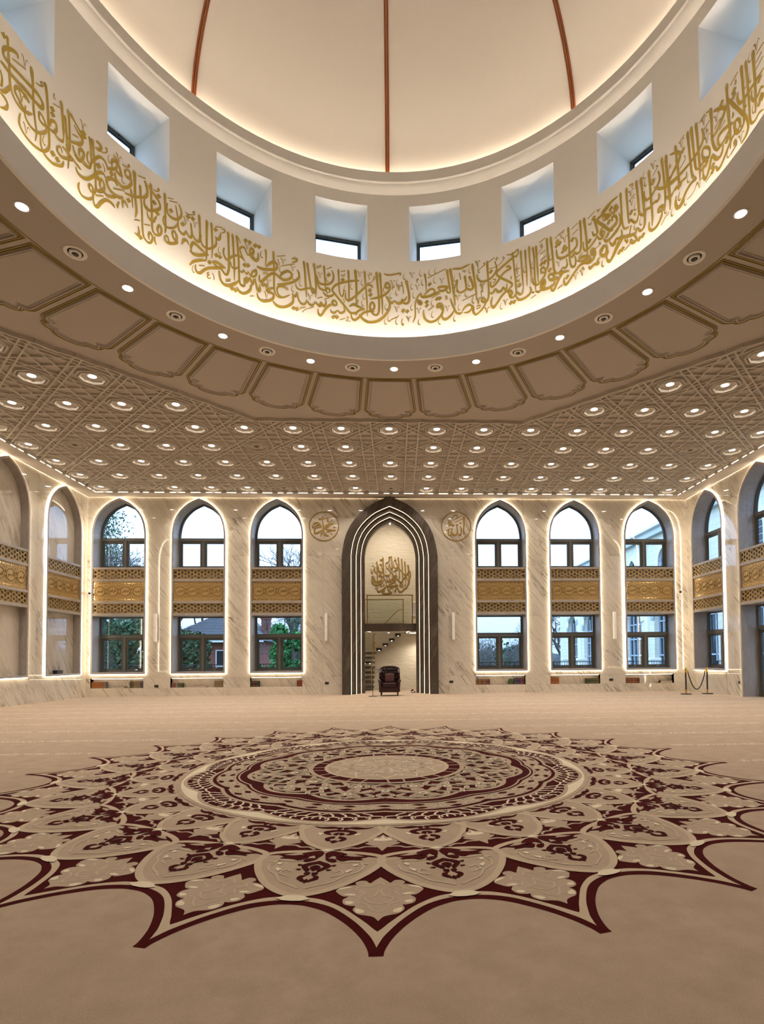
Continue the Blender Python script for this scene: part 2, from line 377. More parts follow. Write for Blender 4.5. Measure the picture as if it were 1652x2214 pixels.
# drum windows: deep reveal, thin dark frame, pane
for k in range(16):
    c = WC0 + (k + .5) * PI / 8
    w = empty('window_drum', (0, 0, 0), (0, 0, -c), kind='structure')       # local +y points outwards
    hw = RD * math.sin(WH); D = 6.52; n = 8
    cur = [(RD * math.sin(-WH + 2 * WH * i / n), RD * math.cos(-WH + 2 * WH * i / n)) for i in range(n + 1)]
    r = MB()
    r.add([(cur[0][0], cur[0][1], ZW0), (cur[0][0], cur[0][1], ZW1), (-hw, D + .1, ZW1), (-hw, D + .1, ZW0)], [(0, 1, 2, 3)])
    r.add([(cur[-1][0], cur[-1][1], ZW0), (cur[-1][0], cur[-1][1], ZW1), (hw, D + .1, ZW1), (hw, D + .1, ZW0)], [(0, 3, 2, 1)])
    for z, f in ((ZW1, 1), (ZW0, 0)):
        vv = [(x, y, z) for x, y in cur] + [(-hw + 2 * hw * i / n, D + .1, z) for i in range(n + 1)]
        r.add(vv, [(i, n + 1 + i, n + 2 + i, i + 1) for i in range(n)])
    obj('reveal', r, 'plaster', w)
    o, i_ = rect(-hw, hw, ZW0, ZW1), rect(-hw + .055, hw - .055, ZW0 + .055, ZW1 - .055)
    f = obj('window_frame', MB().ring(o, i_, D - .03, D + .05), 'bronze', w)
    obj('gasket', MB().ring(rect(-hw + .05, hw - .05, ZW0 + .05, ZW1 - .05), rect(-hw + .075, hw - .075, ZW0 + .075, ZW1 - .075), D + .0, D + .03), 'gasket', f)
    obj('pane', MB().box(-hw + .06, hw - .06, D + .015, D + .025, ZW0 + .06, ZW1 - .06), 'glass', w)
    h = MB()
    for x in (-.25, .25): h.box(x - .02, x + .02, D - .045, D - .03, ZW1 - .04, ZW1 - .015)
    obj('friction_stay', h, 'black', f)

# ------------------------------------------------------------------ strapwork ceiling tiles
M['collar'] = mat('white_gypsum_collar', (.78, .73, .65), .7, spec=.2)
P, ZL = 1.35, 7.838
XO, YO = -0.045, 0.41
ZS = ZL + .022
def in_oct(x, y, g=0.0): return abs(x) < 7.96 - g and abs(y) < 7.96 - g and abs(x) + abs(y) < 11.6 - g
CX0, CX1, CY1 = XL + .62, XR - .62, YW - .62
TL = []          # strap segments within a tile, local coordinates
h = P / 2
for o in (-.51, .51):
    TL += [((o, -h), (o, h)), ((-h, o), (h, o))]
dd = P / math.sqrt(2)
for s in (1, -1):
    for dist in (.40, -.40, dd - .40, -(dd - .40)):
        # line x + s*y = dist*sqrt2 clipped to the tile
        c = dist * math.sqrt(2); pts = []
        for x in (-h, h):
            y = (c - x) * s
            if abs(y) <= h + 1e-9: pts.append((x, y))
        for y in (-h, h):
            x = c - s * y
            if abs(x) < h - 1e-9: pts.append((x, y))
        if len(pts) >= 2: TL.append((pts[0], pts[1]))
oc = [(.335 * math.cos(PI / 8 + i * PI / 4), .335 * math.sin(PI / 8 + i * PI / 4)) for i in range(8)]
TL += [(oc[i], oc[(i + 1) % 8]) for i in range(8)]
def strap(mb, a, b, w=.058, z0=ZL, z1=ZC):
    ax, ay = a; bx, by = b; d = math.hypot(bx - ax, by - ay); nx, ny = -(by - ay) / d * w / 2, (bx - ax) / d * w / 2; t = .6
    mb.add([(ax + nx * t, ay + ny * t, z0), (bx + nx * t, by + ny * t, z0), (bx - nx * t, by - ny * t, z0), (ax - nx * t, ay - ny * t, z0),
            (ax + nx, ay + ny, z1), (bx + nx, by + ny, z1), (bx - nx, by - ny, z1), (ax - nx, ay - ny, z1)],
           [(0, 1, 2, 3), (0, 4, 5, 1), (2, 6, 7, 3), (0, 3, 7, 4), (1, 5, 6, 2)])
full = MB()
for q_, (a, b) in enumerate(TL): strap(full, a, b, z0=ZL - q_ * 4e-4)
full_me = full.mesh('strapwork_tile', 'lattice')
nodes = []
for i in range(-9, 10):
    for j in range(-4, 11):
        x, y = XO + i * P, YO + j * P
        inside = all(in_oct(x + sx * h, y + sy * h) for sx in (-1, 1) for sy in (-1, 1))
        if inside or abs(x) - h > CX1 or y - h > CY1: continue
        nodes.append((i, j, x, y))
        clear = (not any(in_oct(x + sx * h * q, y + sy * h * q) for sx in (-1, 0, 1) for sy in (-1, 0, 1) for q in (1, .5))) and CX0 < x - h and x + h < CX1 and y + h < CY1
        if clear: link('ceiling_tile', full_me, ceiling, (x, y, 0))
        else:
            pm = MB()
            for q_, (a, b) in enumerate(TL):
                ln_ = math.hypot(b[0] - a[0], b[1] - a[1]); n = max(1, int(ln_ / .05)); run = None
                for q in range(n + 1):
                    ok = False
                    if q < n:
                        t = (q + .5) / n; qx, qy = x + a[0] + (b[0] - a[0]) * t, y + a[1] + (b[1] - a[1]) * t
                        ok = not in_oct(qx, qy, .03) and CX0 - .04 < qx < CX1 + .04 and qy < CY1 + .04
                    if ok and run is None: run = q
                    if not ok and run is not None:
                        t0, t1 = run / n, q / n; strap(pm, (a[0] + (b[0] - a[0]) * t0, a[1] + (b[1] - a[1]) * t0), (a[0] + (b[0] - a[0]) * t1, a[1] + (b[1] - a[1]) * t1), z0=ZL - q_ * 4e-4); run = None
            if pm.v: obj('ceiling_tile', pm, 'lattice', ceiling, loc=(x, y, 0))
# raised edge of the strapwork around the octagon
oct_ = [(-3.64, 7.96), (3.64, 7.96), (7.96, 3.64), (7.96, -3.64), (3.64, -7.96), (-3.64, -7.96), (-7.96, -3.64), (-7.96, 3.64)]
for a in range(8):
    p, q = Vector(oct_[a]), Vector(oct_[(a + 1) % 8]); e = MB(); n = max(2, int((q - p).length / .34)); prev = p
    nrm = Vector(((q - p).y, -(q - p).x)).normalized()
    for i in range(1, n + 1):
        c = p.lerp(q, i / n) + (nrm * (.045 if i % 2 else 0) if i < n else Vector((0, 0)))
        strap(e, prev, c, .075, ZL - .03); prev = c
    obj('octagon_edge', e, 'lattice', ceiling)

# octagonal downlights at the nodes
SPK = {(-3, 7): 0, (0, 7): 0, (3, 7): 0, (-7, 7): 0, (0, 10): 0, (3, 10): 0, (-3, 10): 0, (-7, 10): 0, (7, 7): 0, (7, 10): 0}
def octa(r, z, ph=PI / 8): return [(r * math.cos(ph + i * PI / 4), r * math.sin(ph + i * PI / 4), z) for i in range(8)]
def make_lamp():
    t = thing('ceiling_downlight', '', 'downlight')
    c = MB(); vs_ = octa(.255, ZL - .022) + octa(.275, ZL - .022) + octa(.285, ZC) + octa(.250, ZC - .002); fs = []
    for i in range(8):
        j = (i + 1) % 8; fs += [(i, j, 8 + j, 8 + i), (8 + i, 8 + j, 16 + j, 16 + i), (i, 24 + i, 24 + j, j)]
    c.add(vs_, fs); obj('octagonal_collar', c, 'collar', t)
    obj('bezel', MB().lathe([(.088, ZC - .002), (.088, ZC - .013), (.108, ZC - .010), (.112, ZC - .002)], 24), 'white', t, True)
    obj('backplate', MB().add(octa(.25, ZC - .003), [tuple(range(8))]), 'lattice', t)
    obj('lens', MB().lathe([(.001, ZC - .012), (.086, ZC - .012)], 24), 'lamp', t)
    spot(t, P_SPOT, ZL - .03)
    return t
def make_speaker():
    t = thing('ceiling_speaker', '', 'speaker')
    obj('grille', MB().lathe([(.001, ZC - .012), (.10, ZC - .012), (.16, ZC - .03), (.20, ZC - .028), (.21, ZC - .002)], 28), 'ceil', t, True)
    obj('driver', MB().lathe([(.001, ZC - .030), (.035, ZC - .030), (.055, ZC - .012)], 20), 'black', t, True)
    obj('collar', MB().lathe([(.075, ZC - .012), (.08, ZC - .036), (.105, ZC - .034), (.11, ZC - .012)], 28), 'ceil', t, True)
    return t
l0 = make_lamp(); lk = [(c, kids(c)) for c in kids(l0)]; s0 = make_speaker(); sk = [(c, kids(c)) for c in kids(s0)]
rows = {}
for i, j, x, y in nodes:
    if in_oct(x, y, -.36) or j < -1 or abs(x) > CX1 - .3 or y > CY1: continue
    rows.setdefault(j, []).append((i, x, y))
lfirst = sfirst = True
rown = {10: 'in the row nearest the end wall', 9: 'in the second row from the end', 8: 'in the third row from the end', 7: 'in the fourth row from the end', 6: 'in the fifth row from the end', 5: 'in the sixth row from the end', 4: 'in the seventh row from the end',
        3: 'in the eighth row from the end', 2: 'in the ninth row from the end', 1: 'in the tenth row from the end', 0: 'in the eleventh row from the end', -1: 'in the twelfth row from the end'}
for j, lst in rows.items():
    lst.sort()
    for n, (i, x, y) in enumerate(lst):
        side = 'left' if x < .3 else 'right'; rank = ORD[n + 1] if side == 'left' else ORD[len(lst) - n]
        if (i, j) in SPK:
            if sfirst: o = s0; sfirst = False
            else: o = s0.copy(); COL.objects.link(o); dup_kids(s0, o, sk)
            o.location = (x, y, 0); o['label'] = f'unlit round speaker {rown[j]}, {rank} from the {side} wall'; o['group'] = 'round speakers in the strapwork ceiling'
        else:
            if lfirst: o = l0; lfirst = False
            else: o = l0.copy(); COL.objects.link(o); dup_kids(l0, o, lk)
            o.location = (x, y, 0); o['label'] = f'lit octagonal lamp {rown[j]}, {rank} from the {side} wall'; o['group'] = 'octagonal downlights in the strapwork ceiling'

# soffit ring round the opening: spot lights alternating with speakers
def ring_lamp():
    t = thing('soffit_downlight', '', 'downlight')
    obj('bezel', MB().lathe([(.082, -.001), (.082, -.012), (.10, -.009), (.104, -.001)], 24), 'white', t, True)
    obj('lens', MB().lathe([(.001, -.010), (.080, -.010)], 24), 'lamp', t)
    spot(t, P_RING, -.03, 120)
    return t
def ring_speaker():
    t = thing('soffit_speaker', '', 'speaker')
    obj('flange', MB().lathe([(.11, -.001), (.12, -.012), (.165, -.010), (.172, -.001)], 28), 'lip', t, True)
    obj('cone', MB().lathe([(.001, -.034), (.03, -.032), (.045, -.010)], 20), 'black', t, True)
    obj('ring', MB().lathe([(.05, -.001), (.055, -.03), (.085, -.026), (.09, -.001)], 28), 'lip', t, True)
    return t
a0, b0 = ring_lamp(), ring_speaker(); ak = [(c, kids(c)) for c in kids(a0)]; bk = [(c, kids(c)) for c in kids(b0)]
for k in range(18):
    for q, (src, ks, off, R, nm, grp) in enumerate(((a0, ak, 0.0, 5.303, 'lit spot', 'round spot lights in the soffit ring'), (b0, bk, PI / 18, 5.325, 'unlit round speaker', 'round speakers in the soffit ring'))):
        az = .0207 + k * PI / 9 + off
        o = src if k == 0 else src.copy()
        if k: COL.objects.link(o); dup_kids(src, o, ks)
        o.location = (R * math.sin(az), R * math.cos(az), ZC)
        kk = k if k <= 9 else k - 18
        if q == 0: pos = 'straight above the great arch' if kk == 0 else f"{ORD[abs(kk)]} to the {'right' if kk > 0 else 'left'} of the arch"
        else: pos = f"{ORD[kk + 1 if kk >= 0 else -kk]} to the {'right' if kk >= 0 else 'left'} of the arch"
        o['label'] = f'{nm} in the dome soffit ring, {pos}'; o['group'] = grp

# 32 lobed panels round the ring
def smoothpts(pts, n=6):
    out = []
    for i in range(len(pts) - 1):
        p0, p1, p2, p3 = pts[max(i - 1, 0)], pts[i], pts[i + 1], pts[min(i + 2, len(pts) - 1)]
        for k in range(n):
            t = k / n
            out.append(tuple(.5 * (2 * b + (c - a) * t + (2 * a - 5 * b + 4 * c - d) * t * t + (3 * b - a - 3 * c + d) * t ** 3) for a, b, c, d in zip(p0, p1, p2, p3)))
    return out + [pts[-1]]
T_ = math.tan(PI / 32)
sideu = lambda v: v * T_ - .057
half = [(sideu(5.775), 5.775), (sideu(7.25), 7.25)] + smoothpts([(sideu(7.25) , 7.25), (.668, 7.34), (.650, 7.42), (.605, 7.49), (.555, 7.515)], 3)[1:] + smoothpts([(.555, 7.515), (.572, 7.56), (.560, 7.63), (.50, 7.69), (.42, 7.72), (.345, 7.728)], 3)[1:] + smoothpts([(.345, 7.728), (.31, 7.78), (.22, 7.835), (.11, 7.862), (0, 7.872)], 3)[1:]
outl = half + [(-u, v) for u, v in reversed(half[:-1])]
outl = [p for i, p in enumerate(outl) if i == 0 or math.dist(p, outl[i - 1]) > .008]
def offset(pts, d, closed=True):
    out = []; n = len(pts)
    for i, p in enumerate(pts):
        a = pts[i - 1] if (closed or i) else p; b = pts[(i + 1) % n] if (closed or i < n - 1) else p
        d1 = (p[0] - a[0], p[1] - a[1]); d2 = (b[0] - p[0], b[1] - p[1])
        l1, l2 = math.hypot(*d1) or 1e9, math.hypot(*d2) or 1e9
        n1 = (-d1[1] / l1, d1[0] / l1) if l1 < 1e8 else (-d2[1] / l2, d2[0] / l2); n2 = (-d2[1] / l2, d2[0] / l2) if l2 < 1e8 else n1
        m = (n1[0] + n2[0], n1[1] + n2[1]); q = m[0] ** 2 + m[1] ** 2
        k = min(2 / max(q, .35), 2.4); out.append((p[0] + m[0] * d * k / 1, p[1] + m[1] * d * k / 1) if q > 1e-6 else p)
    return out
def band(mb, a, b, z0a, z0b, zt):      # closed flat-ish band between outlines
    n = len(a); vs_ = [(x, y, z0a) for x, y in a] + [(x, y, z0b) for x, y in b]; fs = []
    for i in range(n): j = (i + 1) % n; fs.append((i, j, n + j, n + i))
    mb.add(vs_, fs)
sgn = 1
test = offset(outl, .05); sgn = 1 if sum(p[1] for p in test) / len(test) else 1
inn = lambda d: offset(outl, d)
# choose the sign that moves inwards
def area(p): return abs(sum(p[i - 1][0] * p[i][1] - p[i][0] * p[i - 1][1] for i in range(len(p)))) / 2
SG = 1 if area(offset(outl, .05)) < area(outl) else -1
O = lambda d: offset(outl, SG * d)
g1, g2_, mo, pn = MB(), MB(), MB(), MB()
def ridge(mb, d0, d1, hgt, base_=0.0):
    A, B_, C_, D_ = O(d0), O(d0 + (d1 - d0) * .3), O(d0 + (d1 - d0) * .7), O(d1)
    band(mb, A, B_, base_, -hgt, 0); band(mb, B_, C_, -hgt, -hgt, 0); band(mb, C_, D_, -hgt, base_, 0)
ridge(g1, -.016, .004, .012); ridge(g2_, .018, .050, .016); ridge(mo, .052, .100, .030); ridge(mo, .112, .135, .012)
me1, me2, me3 = g1.mesh('gilt_line', 'goldpaint'), g2_.mesh('gilt_bead', 'goldpaint'), mo.mesh('moulding', 'ceil')
for k in range(32):
    c = empty('soffit_panel', (0, 0, ZC), (0, 0, -k * PI / 16), ceiling)
    link('gilt_line', me1, c); link('gilt_bead', me2, c); link('moulding', me3, c)
obj('gilt_ring', lathe_open([(5.73, ZC), (5.732, ZC - .008), (5.742, ZC - .008), (5.745, ZC)]), 'goldpaint', ceiling)

# cornice along the walls, with lit gap and lit dashes
for nm, x0, x1, y0, y1 in (('trim_3', CX0, CX1, CY1, YW - .035), ('trim_4', XL + .035, CX0, YF, YW - .035), ('trim_5', CX1, XR - .035, YF, YW - .035)):
    structure(obj(nm, MB().bbox(x0 if nm != 'trim_3' else CX0 - .01, x1, y0, y1, ZT, ZC, .008), 'ceil'))
e = MB(); e.box(XL + .03, XR - .03, YW - .028, YW - .012, ZT + .03, ZT + .05); e.box(XL + .012, XL + .028, YF, YW - .03, ZT + .03, ZT + .05); e.box(XR - .028, XR - .012, YF, YW - .03, ZT + .03, ZT + .05)
obj('light_strip', e, 'edge', ceiling)
def dashes(name, mk, rng, ph):
    for i in rng:
        c0 = ph + i * P
        for c, l in ((c0 + P / 2, .355), (c0 - .175, .205), (c0 + .175, .205)):
            m_ = mk(c - l / 2, c + l / 2)
            if m_: obj(name, m_, 'dash', ceiling)
M['dash'] = mat('cornice_slot_glow', (1, 1, 1), .5, emit=(1, .88, .68), es=3.2)
dashes('lit_slot', lambda a, b: MB().box(a, b, CY1 - .02, CY1 - .004, ZT + .008, ZT + .025) if a > CX0 and b < CX1 else None, range(-9, 10), XO)
dashes('lit_slot', lambda a, b: MB().box(CX0 + .004, CX0 + .02, a, b, ZT + .008, ZT + .025) if b < CY1 and a > 4 else None, range(2, 12), YO)
dashes('lit_slot', lambda a, b: MB().box(CX1 - .02, CX1 - .004, a, b, ZT + .008, ZT + .025) if b < CY1 and a > 4 else None, range(2, 12), YO)
# ------------------------------------------------------------------ marble walls with arched windows
WZ0, WZA, WZS, HW = 0.86, 7.71, 6.18, 1.035       # frame bottom, apex, spring, half width
def clip_cell(bm0, x0, x1, z0, z1):
    b = bm0.copy()
    for co, no in (((x0, 0, 0), (-1, 0, 0)), ((x1, 0, 0), (1, 0, 0)), ((0, 0, z0), (0, 0, -1)), ((0, 0, z1), (0, 0, 1))):
        g_ = b.verts[:] + b.edges[:] + b.faces[:]
        if not b.faces: break
        bmesh.ops.bisect_plane(b, geom=g_, dist=1e-5, plane_co=co, plane_no=no, clear_outer=True)
    return b
def flat_with_holes(outer, holes):
    polys = [[Vector((x, z, 0)) for x, z in outer]] + [[Vector((x, z, 0)) for x, z in hh] for hh in holes]
    tri = geometry.tessellate_polygon(polys); pts = [(p.x, p.y) for q in polys for p in q]
    bm = bmesh.new(); vs_ = [bm.verts.new((x, 0, z)) for x, z in pts]
    for t in tri:
        try: bm.faces.new([vs_[i] for i in t])
        except ValueError: pass
    return bm
def slab(bm, name, m, parent, y0, y1):
    """extrude a flat sheet (local x,z) into a slab from y0 to y1"""
    for v in bm.verts: v.co.y = y0
    r = bmesh.ops.extrude_face_region(bm, geom=bm.faces[:])
    for v in [q for q in r['geom'] if isinstance(q, bmesh.types.BMVert)]: v.co.y = y1
    bmesh.ops.recalc_face_normals(bm, faces=bm.faces)
    me = bpy.data.meshes.new(name); bm.to_mesh(me); bm.free(); me.materials.append(M[m]); return link(name, me, parent)
def wall(name, loc, rz, x0, x1, holes, cols, rows, panel_range=None):
    w = structure(empty(name, loc, (0, 0, rz)))
    bm = flat_with_holes(rect(x0, x1, -.05, ZC + .02), holes)
    core = bm.copy(); slab(core, 'wall_core', 'grout', w, .024, .20)
    for a in range(len(cols) - 1):
        for c in range(len(rows) - 1):
            g_ = .0018
            cell = clip_cell(bm, cols[a] + g_, cols[a + 1] - g_, rows[c] + g_, rows[c + 1] - g_)
            if len(cell.faces) and sum(f.calc_area() for f in cell.faces) > .01: slab(cell, 'marble_panel', 'marble', w, 0.0, .022)
            else: cell.free()
    bm.free(); return w
WB = [-10.59, -7.55, -4.535, 4.295, 7.28, 10.33]   # window centres on the end wall
MC = -0.112                                        # centre of the great arch
hole = lambda c: arch(c, HW - .02, WZ0 + .02, WZS, WZA - WZS - .02)
NZ0, NZ1 = 0.315, 0.700
NX = [(-11.64, -9.64), (-8.62, -6.60), (-5.57, -3.56), (3.25, 5.24), (6.24, 8.25), (9.28, 11.26)]
holes = [hole(c) for c in WB] + [rect(a, b, NZ0, NZ1) for a, b in NX] + [arch(MC, 1.83, -.045, 5.1, 2.60)]
cols = [XL, -11.64, -9.10, -6.07, -3.05, -1.98, 1.76, 2.82, 5.79, 8.80, 11.26, XR]
cols = [XL] + [-11.64, -9.64, -8.62, -6.60, -5.57, -3.56, -2.75, MC, 2.20, 3.25, 5.24, 6.24, 8.25, 9.28, 11.26] + [XR]
rows = [-.05, NZ0, NZ1, 1.25, 3.05, 5.45, 6.95, ZC]
wall_back = wall('wall_back', (0, YW, 0), 0, XL, XR, holes, cols, rows)
SY = [13.31, 10.35, 7.37]                           # arch centres on the side walls
# left wall: local x = world y, local y = -world x
hl = [hole(c) for c in SY]
cl = [YF, 3.0, 5.89, 6.4, 8.34, 8.86, 9.3, 11.38, 11.83, 12.31, 14.33, YW]
rl = [-.05, .80, 3.05, 5.45, 6.95, ZC]
wall_left = wall('wall_left', (XL, 0, 0), PI / 2, YF, YW, hl, cl, rl)
# right wall: local x = -world y, local y = +world x
hr = [hole(-13.34), arch(-10.35, HW - .02, -.045, WZS, WZA - WZS - .02), hole(-7.37)]
cr_ = [-q for q in reversed(cl)]
wall_right = wall('wall_right', (XR, 0, 0), -PI / 2, -YW, -YF, hr, cr_, rl)
structure(obj('wall_front', MB().box(XL - .3, XR + .3, YF - .3, YF, -.1, ZC), 'marble'))

# --- shared gold work
SWd = 0.965                                          # inner half width of the stone surround
def kagome(w, h_, a, y0, y1, t):
    """star and hexagon fretwork in a w x h_ rectangle centred on 0"""
    m = MB(); s = math.sqrt(3) * a
    def line(nx, nz, d):
        # clip nx*x+nz*z=d to rect
        pts = []; X, Z = w / 2, h_ / 2
        for x in (-X, X):
            if abs(nz) > 1e-6:
                z = (d - nx * x) / nz
                if abs(z) <= Z + 1e-9: pts.append((x, z))
        for z in (-Z, Z):
            if abs(nx) > 1e-6:
                x = (d - nz * z) / nx
                if abs(x) < X - 1e-9: pts.append((x, z))
        if len(pts) >= 2 and math.dist(pts[0], pts[1]) > .02: yo = (y0 + y1) / 2 + (nz > .1) * .0008 + (nx < -.1) * .0008; m.bar((pts[0][0], yo, pts[0][1]), (pts[1][0], yo, pts[1][1]), t, y1 - y0, (0, 1, 0))
    R2 = w / 2 + h_
    for ang in (0, 60, 120):
        nx, nz = math.cos(math.radians(ang)), math.sin(math.radians(ang)); k = -int(R2 / s) - 1
        while k * s < R2: line(nx, nz, k * s + s / 2 * (1 if ang == 0 else 1)); k += 1
    m.ring(rect(-w / 2, w / 2, -h_ / 2, h_ / 2), rect(-w / 2 + .02, w / 2 - .02, -h_ / 2 + .02, h_ / 2 - .02), y0, y1)
    return m
HL1 = (4.535, 4.917); HG = (3.679, 4.443); HL2 = (3.208, 3.589)
scr_me = kagome(2 * SWd - .01, HL1[1] - HL1[0] - .004, .073, .0, .022, .021).mesh('fretwork_screen', 'gold')
NAMES = ['ﺍﻟﺮﺣﻤﻦ', 'ﺍﻟﺮﺣﻴﻢ', 'ﺍﻟﻤﻠﻚ', 'ﺍﻟﻘﺪﻭﺱ', 'ﺍﻟﺴﻼﻡ', 'ﺍﻟﻤﺆﻣﻦ', 'ﺍﻟﻤﻬﻴﻤﻦ', 'ﺍﻟﻌﺰﻳﺰ', 'ﺍﻟﺠﺒﺎﺭ', 'ﺍﻟﻤﺘﻜﺒﺮ', 'ﺍﻟﺨﺎﻟﻖ', 'ﺍﻟﺒﺎﺭﺉ', 'ﺍﻟﻤﺼﻮﺭ', 'ﺍﻟﻐﻔﺎﺭ', 'ﺍﻟﻘﻬﺎﺭ', 'ﺍﻟﻮﻫﺎﺏ', 'ﺍﻟﺮﺯﺍﻕ', 'ﺍﻟﻔﺘﺎﺡ', 'ﺍﻟﻌﻠﻴﻢ', 'ﺍﻟﻘﺎﺑﺾ', 'ﺍﻟﺒﺎﺳﻂ', 'ﺍﻟﺨﺎﻓﺾ', 'ﺍﻟﺮﺍﻓﻊ', 'ﺍﻟﻤﻌﺰ', 'ﺍﻟﻤﺬﻝ', 'ﺍﻟﺴﻤﻴﻊ', 'ﺍﻟﺒﺼﻴﺮ', 'ﺍﻟﺤﻜﻢ', 'ﺍﻟﻌﺪﻝ', 'ﺍﻟﻠﻄﻴﻒ', 'ﺍﻟﺨﺒﻴﺮ', 'ﺍﻟﺤﻠﻴﻢ', 'ﺍﻟﻌﻈﻴﻢ', 'ﺍﻟﻐﻔﻮﺭ', 'ﺍﻟﺸﻜﻮﺭ', 'ﺍﻟﻌﻠﻲ', 'ﺍﻟﻜﺒﻴﺮ', 'ﺍﻟﺤﻔﻴﻆ', 'ﺍﻟﻤﻘﻴﺖ', 'ﺍﻟﺤﺴﻴﺐ']
def text_mesh(name, s, width, height, depth, m, bold=0.0):
    c = bpy.data.curves.new(name, 'FONT'); c.body = s[::-1]; c.extrude = depth / 2; c.offset = bold; c.resolution_u = 2
    o = bpy.data.objects.new(name, c); COL.objects.link(o); dg = bpy.context.evaluated_depsgraph_get(); dg.update()
    me = bpy.data.meshes.new_from_object(o.evaluated_get(dg)); COL.objects.unlink(o); bpy.data.objects.remove(o)
    if not me.vertices: return me
    xs = [v.co.x for v in me.vertices]; ys = [v.co.y for v in me.vertices]
    k = width / max(max(xs) - min(xs), .01); k2 = min(height / max(max(ys) - min(ys), .01), k * 1.7); cx, cy = (max(xs) + min(xs)) / 2, (max(ys) + min(ys)) / 2
    for v in me.vertices: v.co = Vector(((v.co.x - cx) * k, v.co.z, (v.co.y - cy) * k2))       # upright in x,z
    me.materials.clear(); me.materials.append(M[m]); me.name = name; return me
# gold band: plate, four ringed roundels, scroll corners, bright border leaves
GW, GH = 2 * SWd - .004, HG[1] - HG[0] - .004
plate_me = MB().box(-GW / 2, GW / 2, 0, .02, -GH / 2, GH / 2).mesh('panel_plate', 'gold')
def circ(r, n=40, cx=0, cz=0): return [(cx + r * math.cos(2 * PI * i / n), cz + r * math.sin(2 * PI * i / n)) for i in range(n)]
rd = MB(); rd.ring(circ(.212), circ(.198), -.004, .002); rd.ring(circ(.178), circ(.166), -.004, .002)
ring_me = rd.mesh('ring', 'golddark')
rd2 = MB(); rd2.ring(circ(.196), circ(.180), -.010, .002); disc_me = rd2.mesh('raised_ring', 'gold')
def strokeband(mb, pts, w, y0, y1, taper=True):
    """flat stroke following pts (x,z) with a slight relief"""
    n = len(pts); Lf, Rt = [], []
    for i, p in enumerate(pts):
        a, b = pts[max(i - 1, 0)], pts[min(i + 1, n - 1)]; dx, dz = b[0] - a[0], b[1] - a[1]; l = math.hypot(dx, dz) or 1
        ww = w[i] if isinstance(w, (list, tuple)) else w * ((.25 if i in (0, n - 1) else 1) if taper else 1)
        Lf.append((p[0] - dz / l * ww / 2, p[1] + dx / l * ww / 2)); Rt.append((p[0] + dz / l * ww / 2, p[1] - dx / l * ww / 2))
    vs_ = [(x, y0, z) for x, z in Lf] + [(x, y0, z) for x, z in Rt] + [(x, y1, z) for x, z in Lf] + [(x, y1, z) for x, z in Rt]; fs = []
    for i in range(n - 1):
        j = i + 1; fs += [(i, j, n + j, n + i), (i, 2 * n + i, 2 * n + j, j), (n + i, n + j, 3 * n + j, 3 * n + i)]
    fs += [(0, n, 3 * n, 2 * n), (n - 1, 3 * n - 1, 4 * n - 1, 2 * n - 1)]
    mb.add(vs_, fs)
orn = MB(); scr = MB()
RC = [-.7175, -.239, .239, .7175]
for cx in RC:
    for sz in (1, -1):
        # bud above and below each roundel
        orn.prism([(cx, sz * .345), (cx + .028, sz * .318), (cx + .012, sz * .290), (cx, sz * .268), (cx - .012, sz * .290), (cx - .028, sz * .318)], -.010, .002)
        for sx in (1, -1):
            x = lambda u: cx + sx * u
            strokeband(orn, smoothpts([(x(.075), sz * .330), (x(.12), sz * .305), (x(.165), sz * .322), (x(.20), sz * .300), (x(.215), sz * .318)], 3), .017, -.008, .002)
            strokeband(scr, smoothpts([(x(.03), sz * .262), (x(.10), sz * .255), (x(.17), sz * .215), (x(.205), sz * .165), (x(.225), sz * .10), (x(.232), sz * .055)], 3), .008, -.003, .002)
            strokeband(scr, smoothpts([(x(.235), sz * .04), (x(.215), sz * .075), (x(.225), sz * .12), (x(.205), sz * .15)], 3), .012, -.003, .002)
            strokeband(scr, smoothpts([(x(.19), sz * .26), (x(.215), sz * .225), (x(.205), sz * .20), (x(.185), sz * .215)], 3), .010, -.003, .002)
for sx in (1, -1):
    for pts in ([(.925, .33), (.90, .335), (.86, .325)], [(.925, .33), (.930, .27), (.915, .22), (.935, .17)], [(.93, .11), (.94, .05), (.94, -.05), (.93, -.11)], [(.925, -.33), (.90, -.335), (.86, -.325)], [(.925, -.33), (.930, -.27), (.915, -.22), (.935, -.17)]):
        strokeband(orn, smoothpts([(sx * a, b) for a, b in pts], 3), .018, -.008, .002)
orn_me = orn.mesh('border_relief', 'goldbright'); scr_l_me = scr.mesh('scroll_relief', 'golddark')
# window joinery (shared meshes, local origin at the window centre, y = .55 glazing plane)
GY = .52
def arch_out(w, z0, zs, apex): return arch(0, w, z0, zs, apex - zs)
fr_u = MB(); fr_u.ring(arch_out(.965, 4.985, WZS, 7.635), arch_out(.905, 5.045, WZS, 7.565), GY - .03, GY + .07)
fr_u.box(-.95, .95, GY - .05, GY + .07, 6.12, 6.235); fr_u.box(-.045, .045, GY - .05, GY + .07, 5.0, 6.12)
frame_u = fr_u.mesh('window_frame', 'bronze_l')
fr_l = MB(); fr_l.ring(rect(-.965, .965, .925, 3.11), rect(-.905, .905, .985, 3.06), GY - .03, GY + .07)
fr_l.box(-.95, .95, GY - .05, GY + .07, 2.28, 2.395); fr_l.box(-.045, .045, GY - .05, GY + .07, .94, 2.28)
frame_l = fr_l.mesh('window_frame', 'bronze_l')
def sash(x0, x1, z0, z1):
    m = MB(); m.ring(rect(x0, x1, z0, z1), rect(x0 + .075, x1 - .075, z0 + .075, z1 - .085), GY - .02, GY + .03); return m
sash_u = [sash(a, b, 5.045, 6.115).mesh('sash', 'bronze') for a, b in ((-.90, -.05), (.05, .90))]
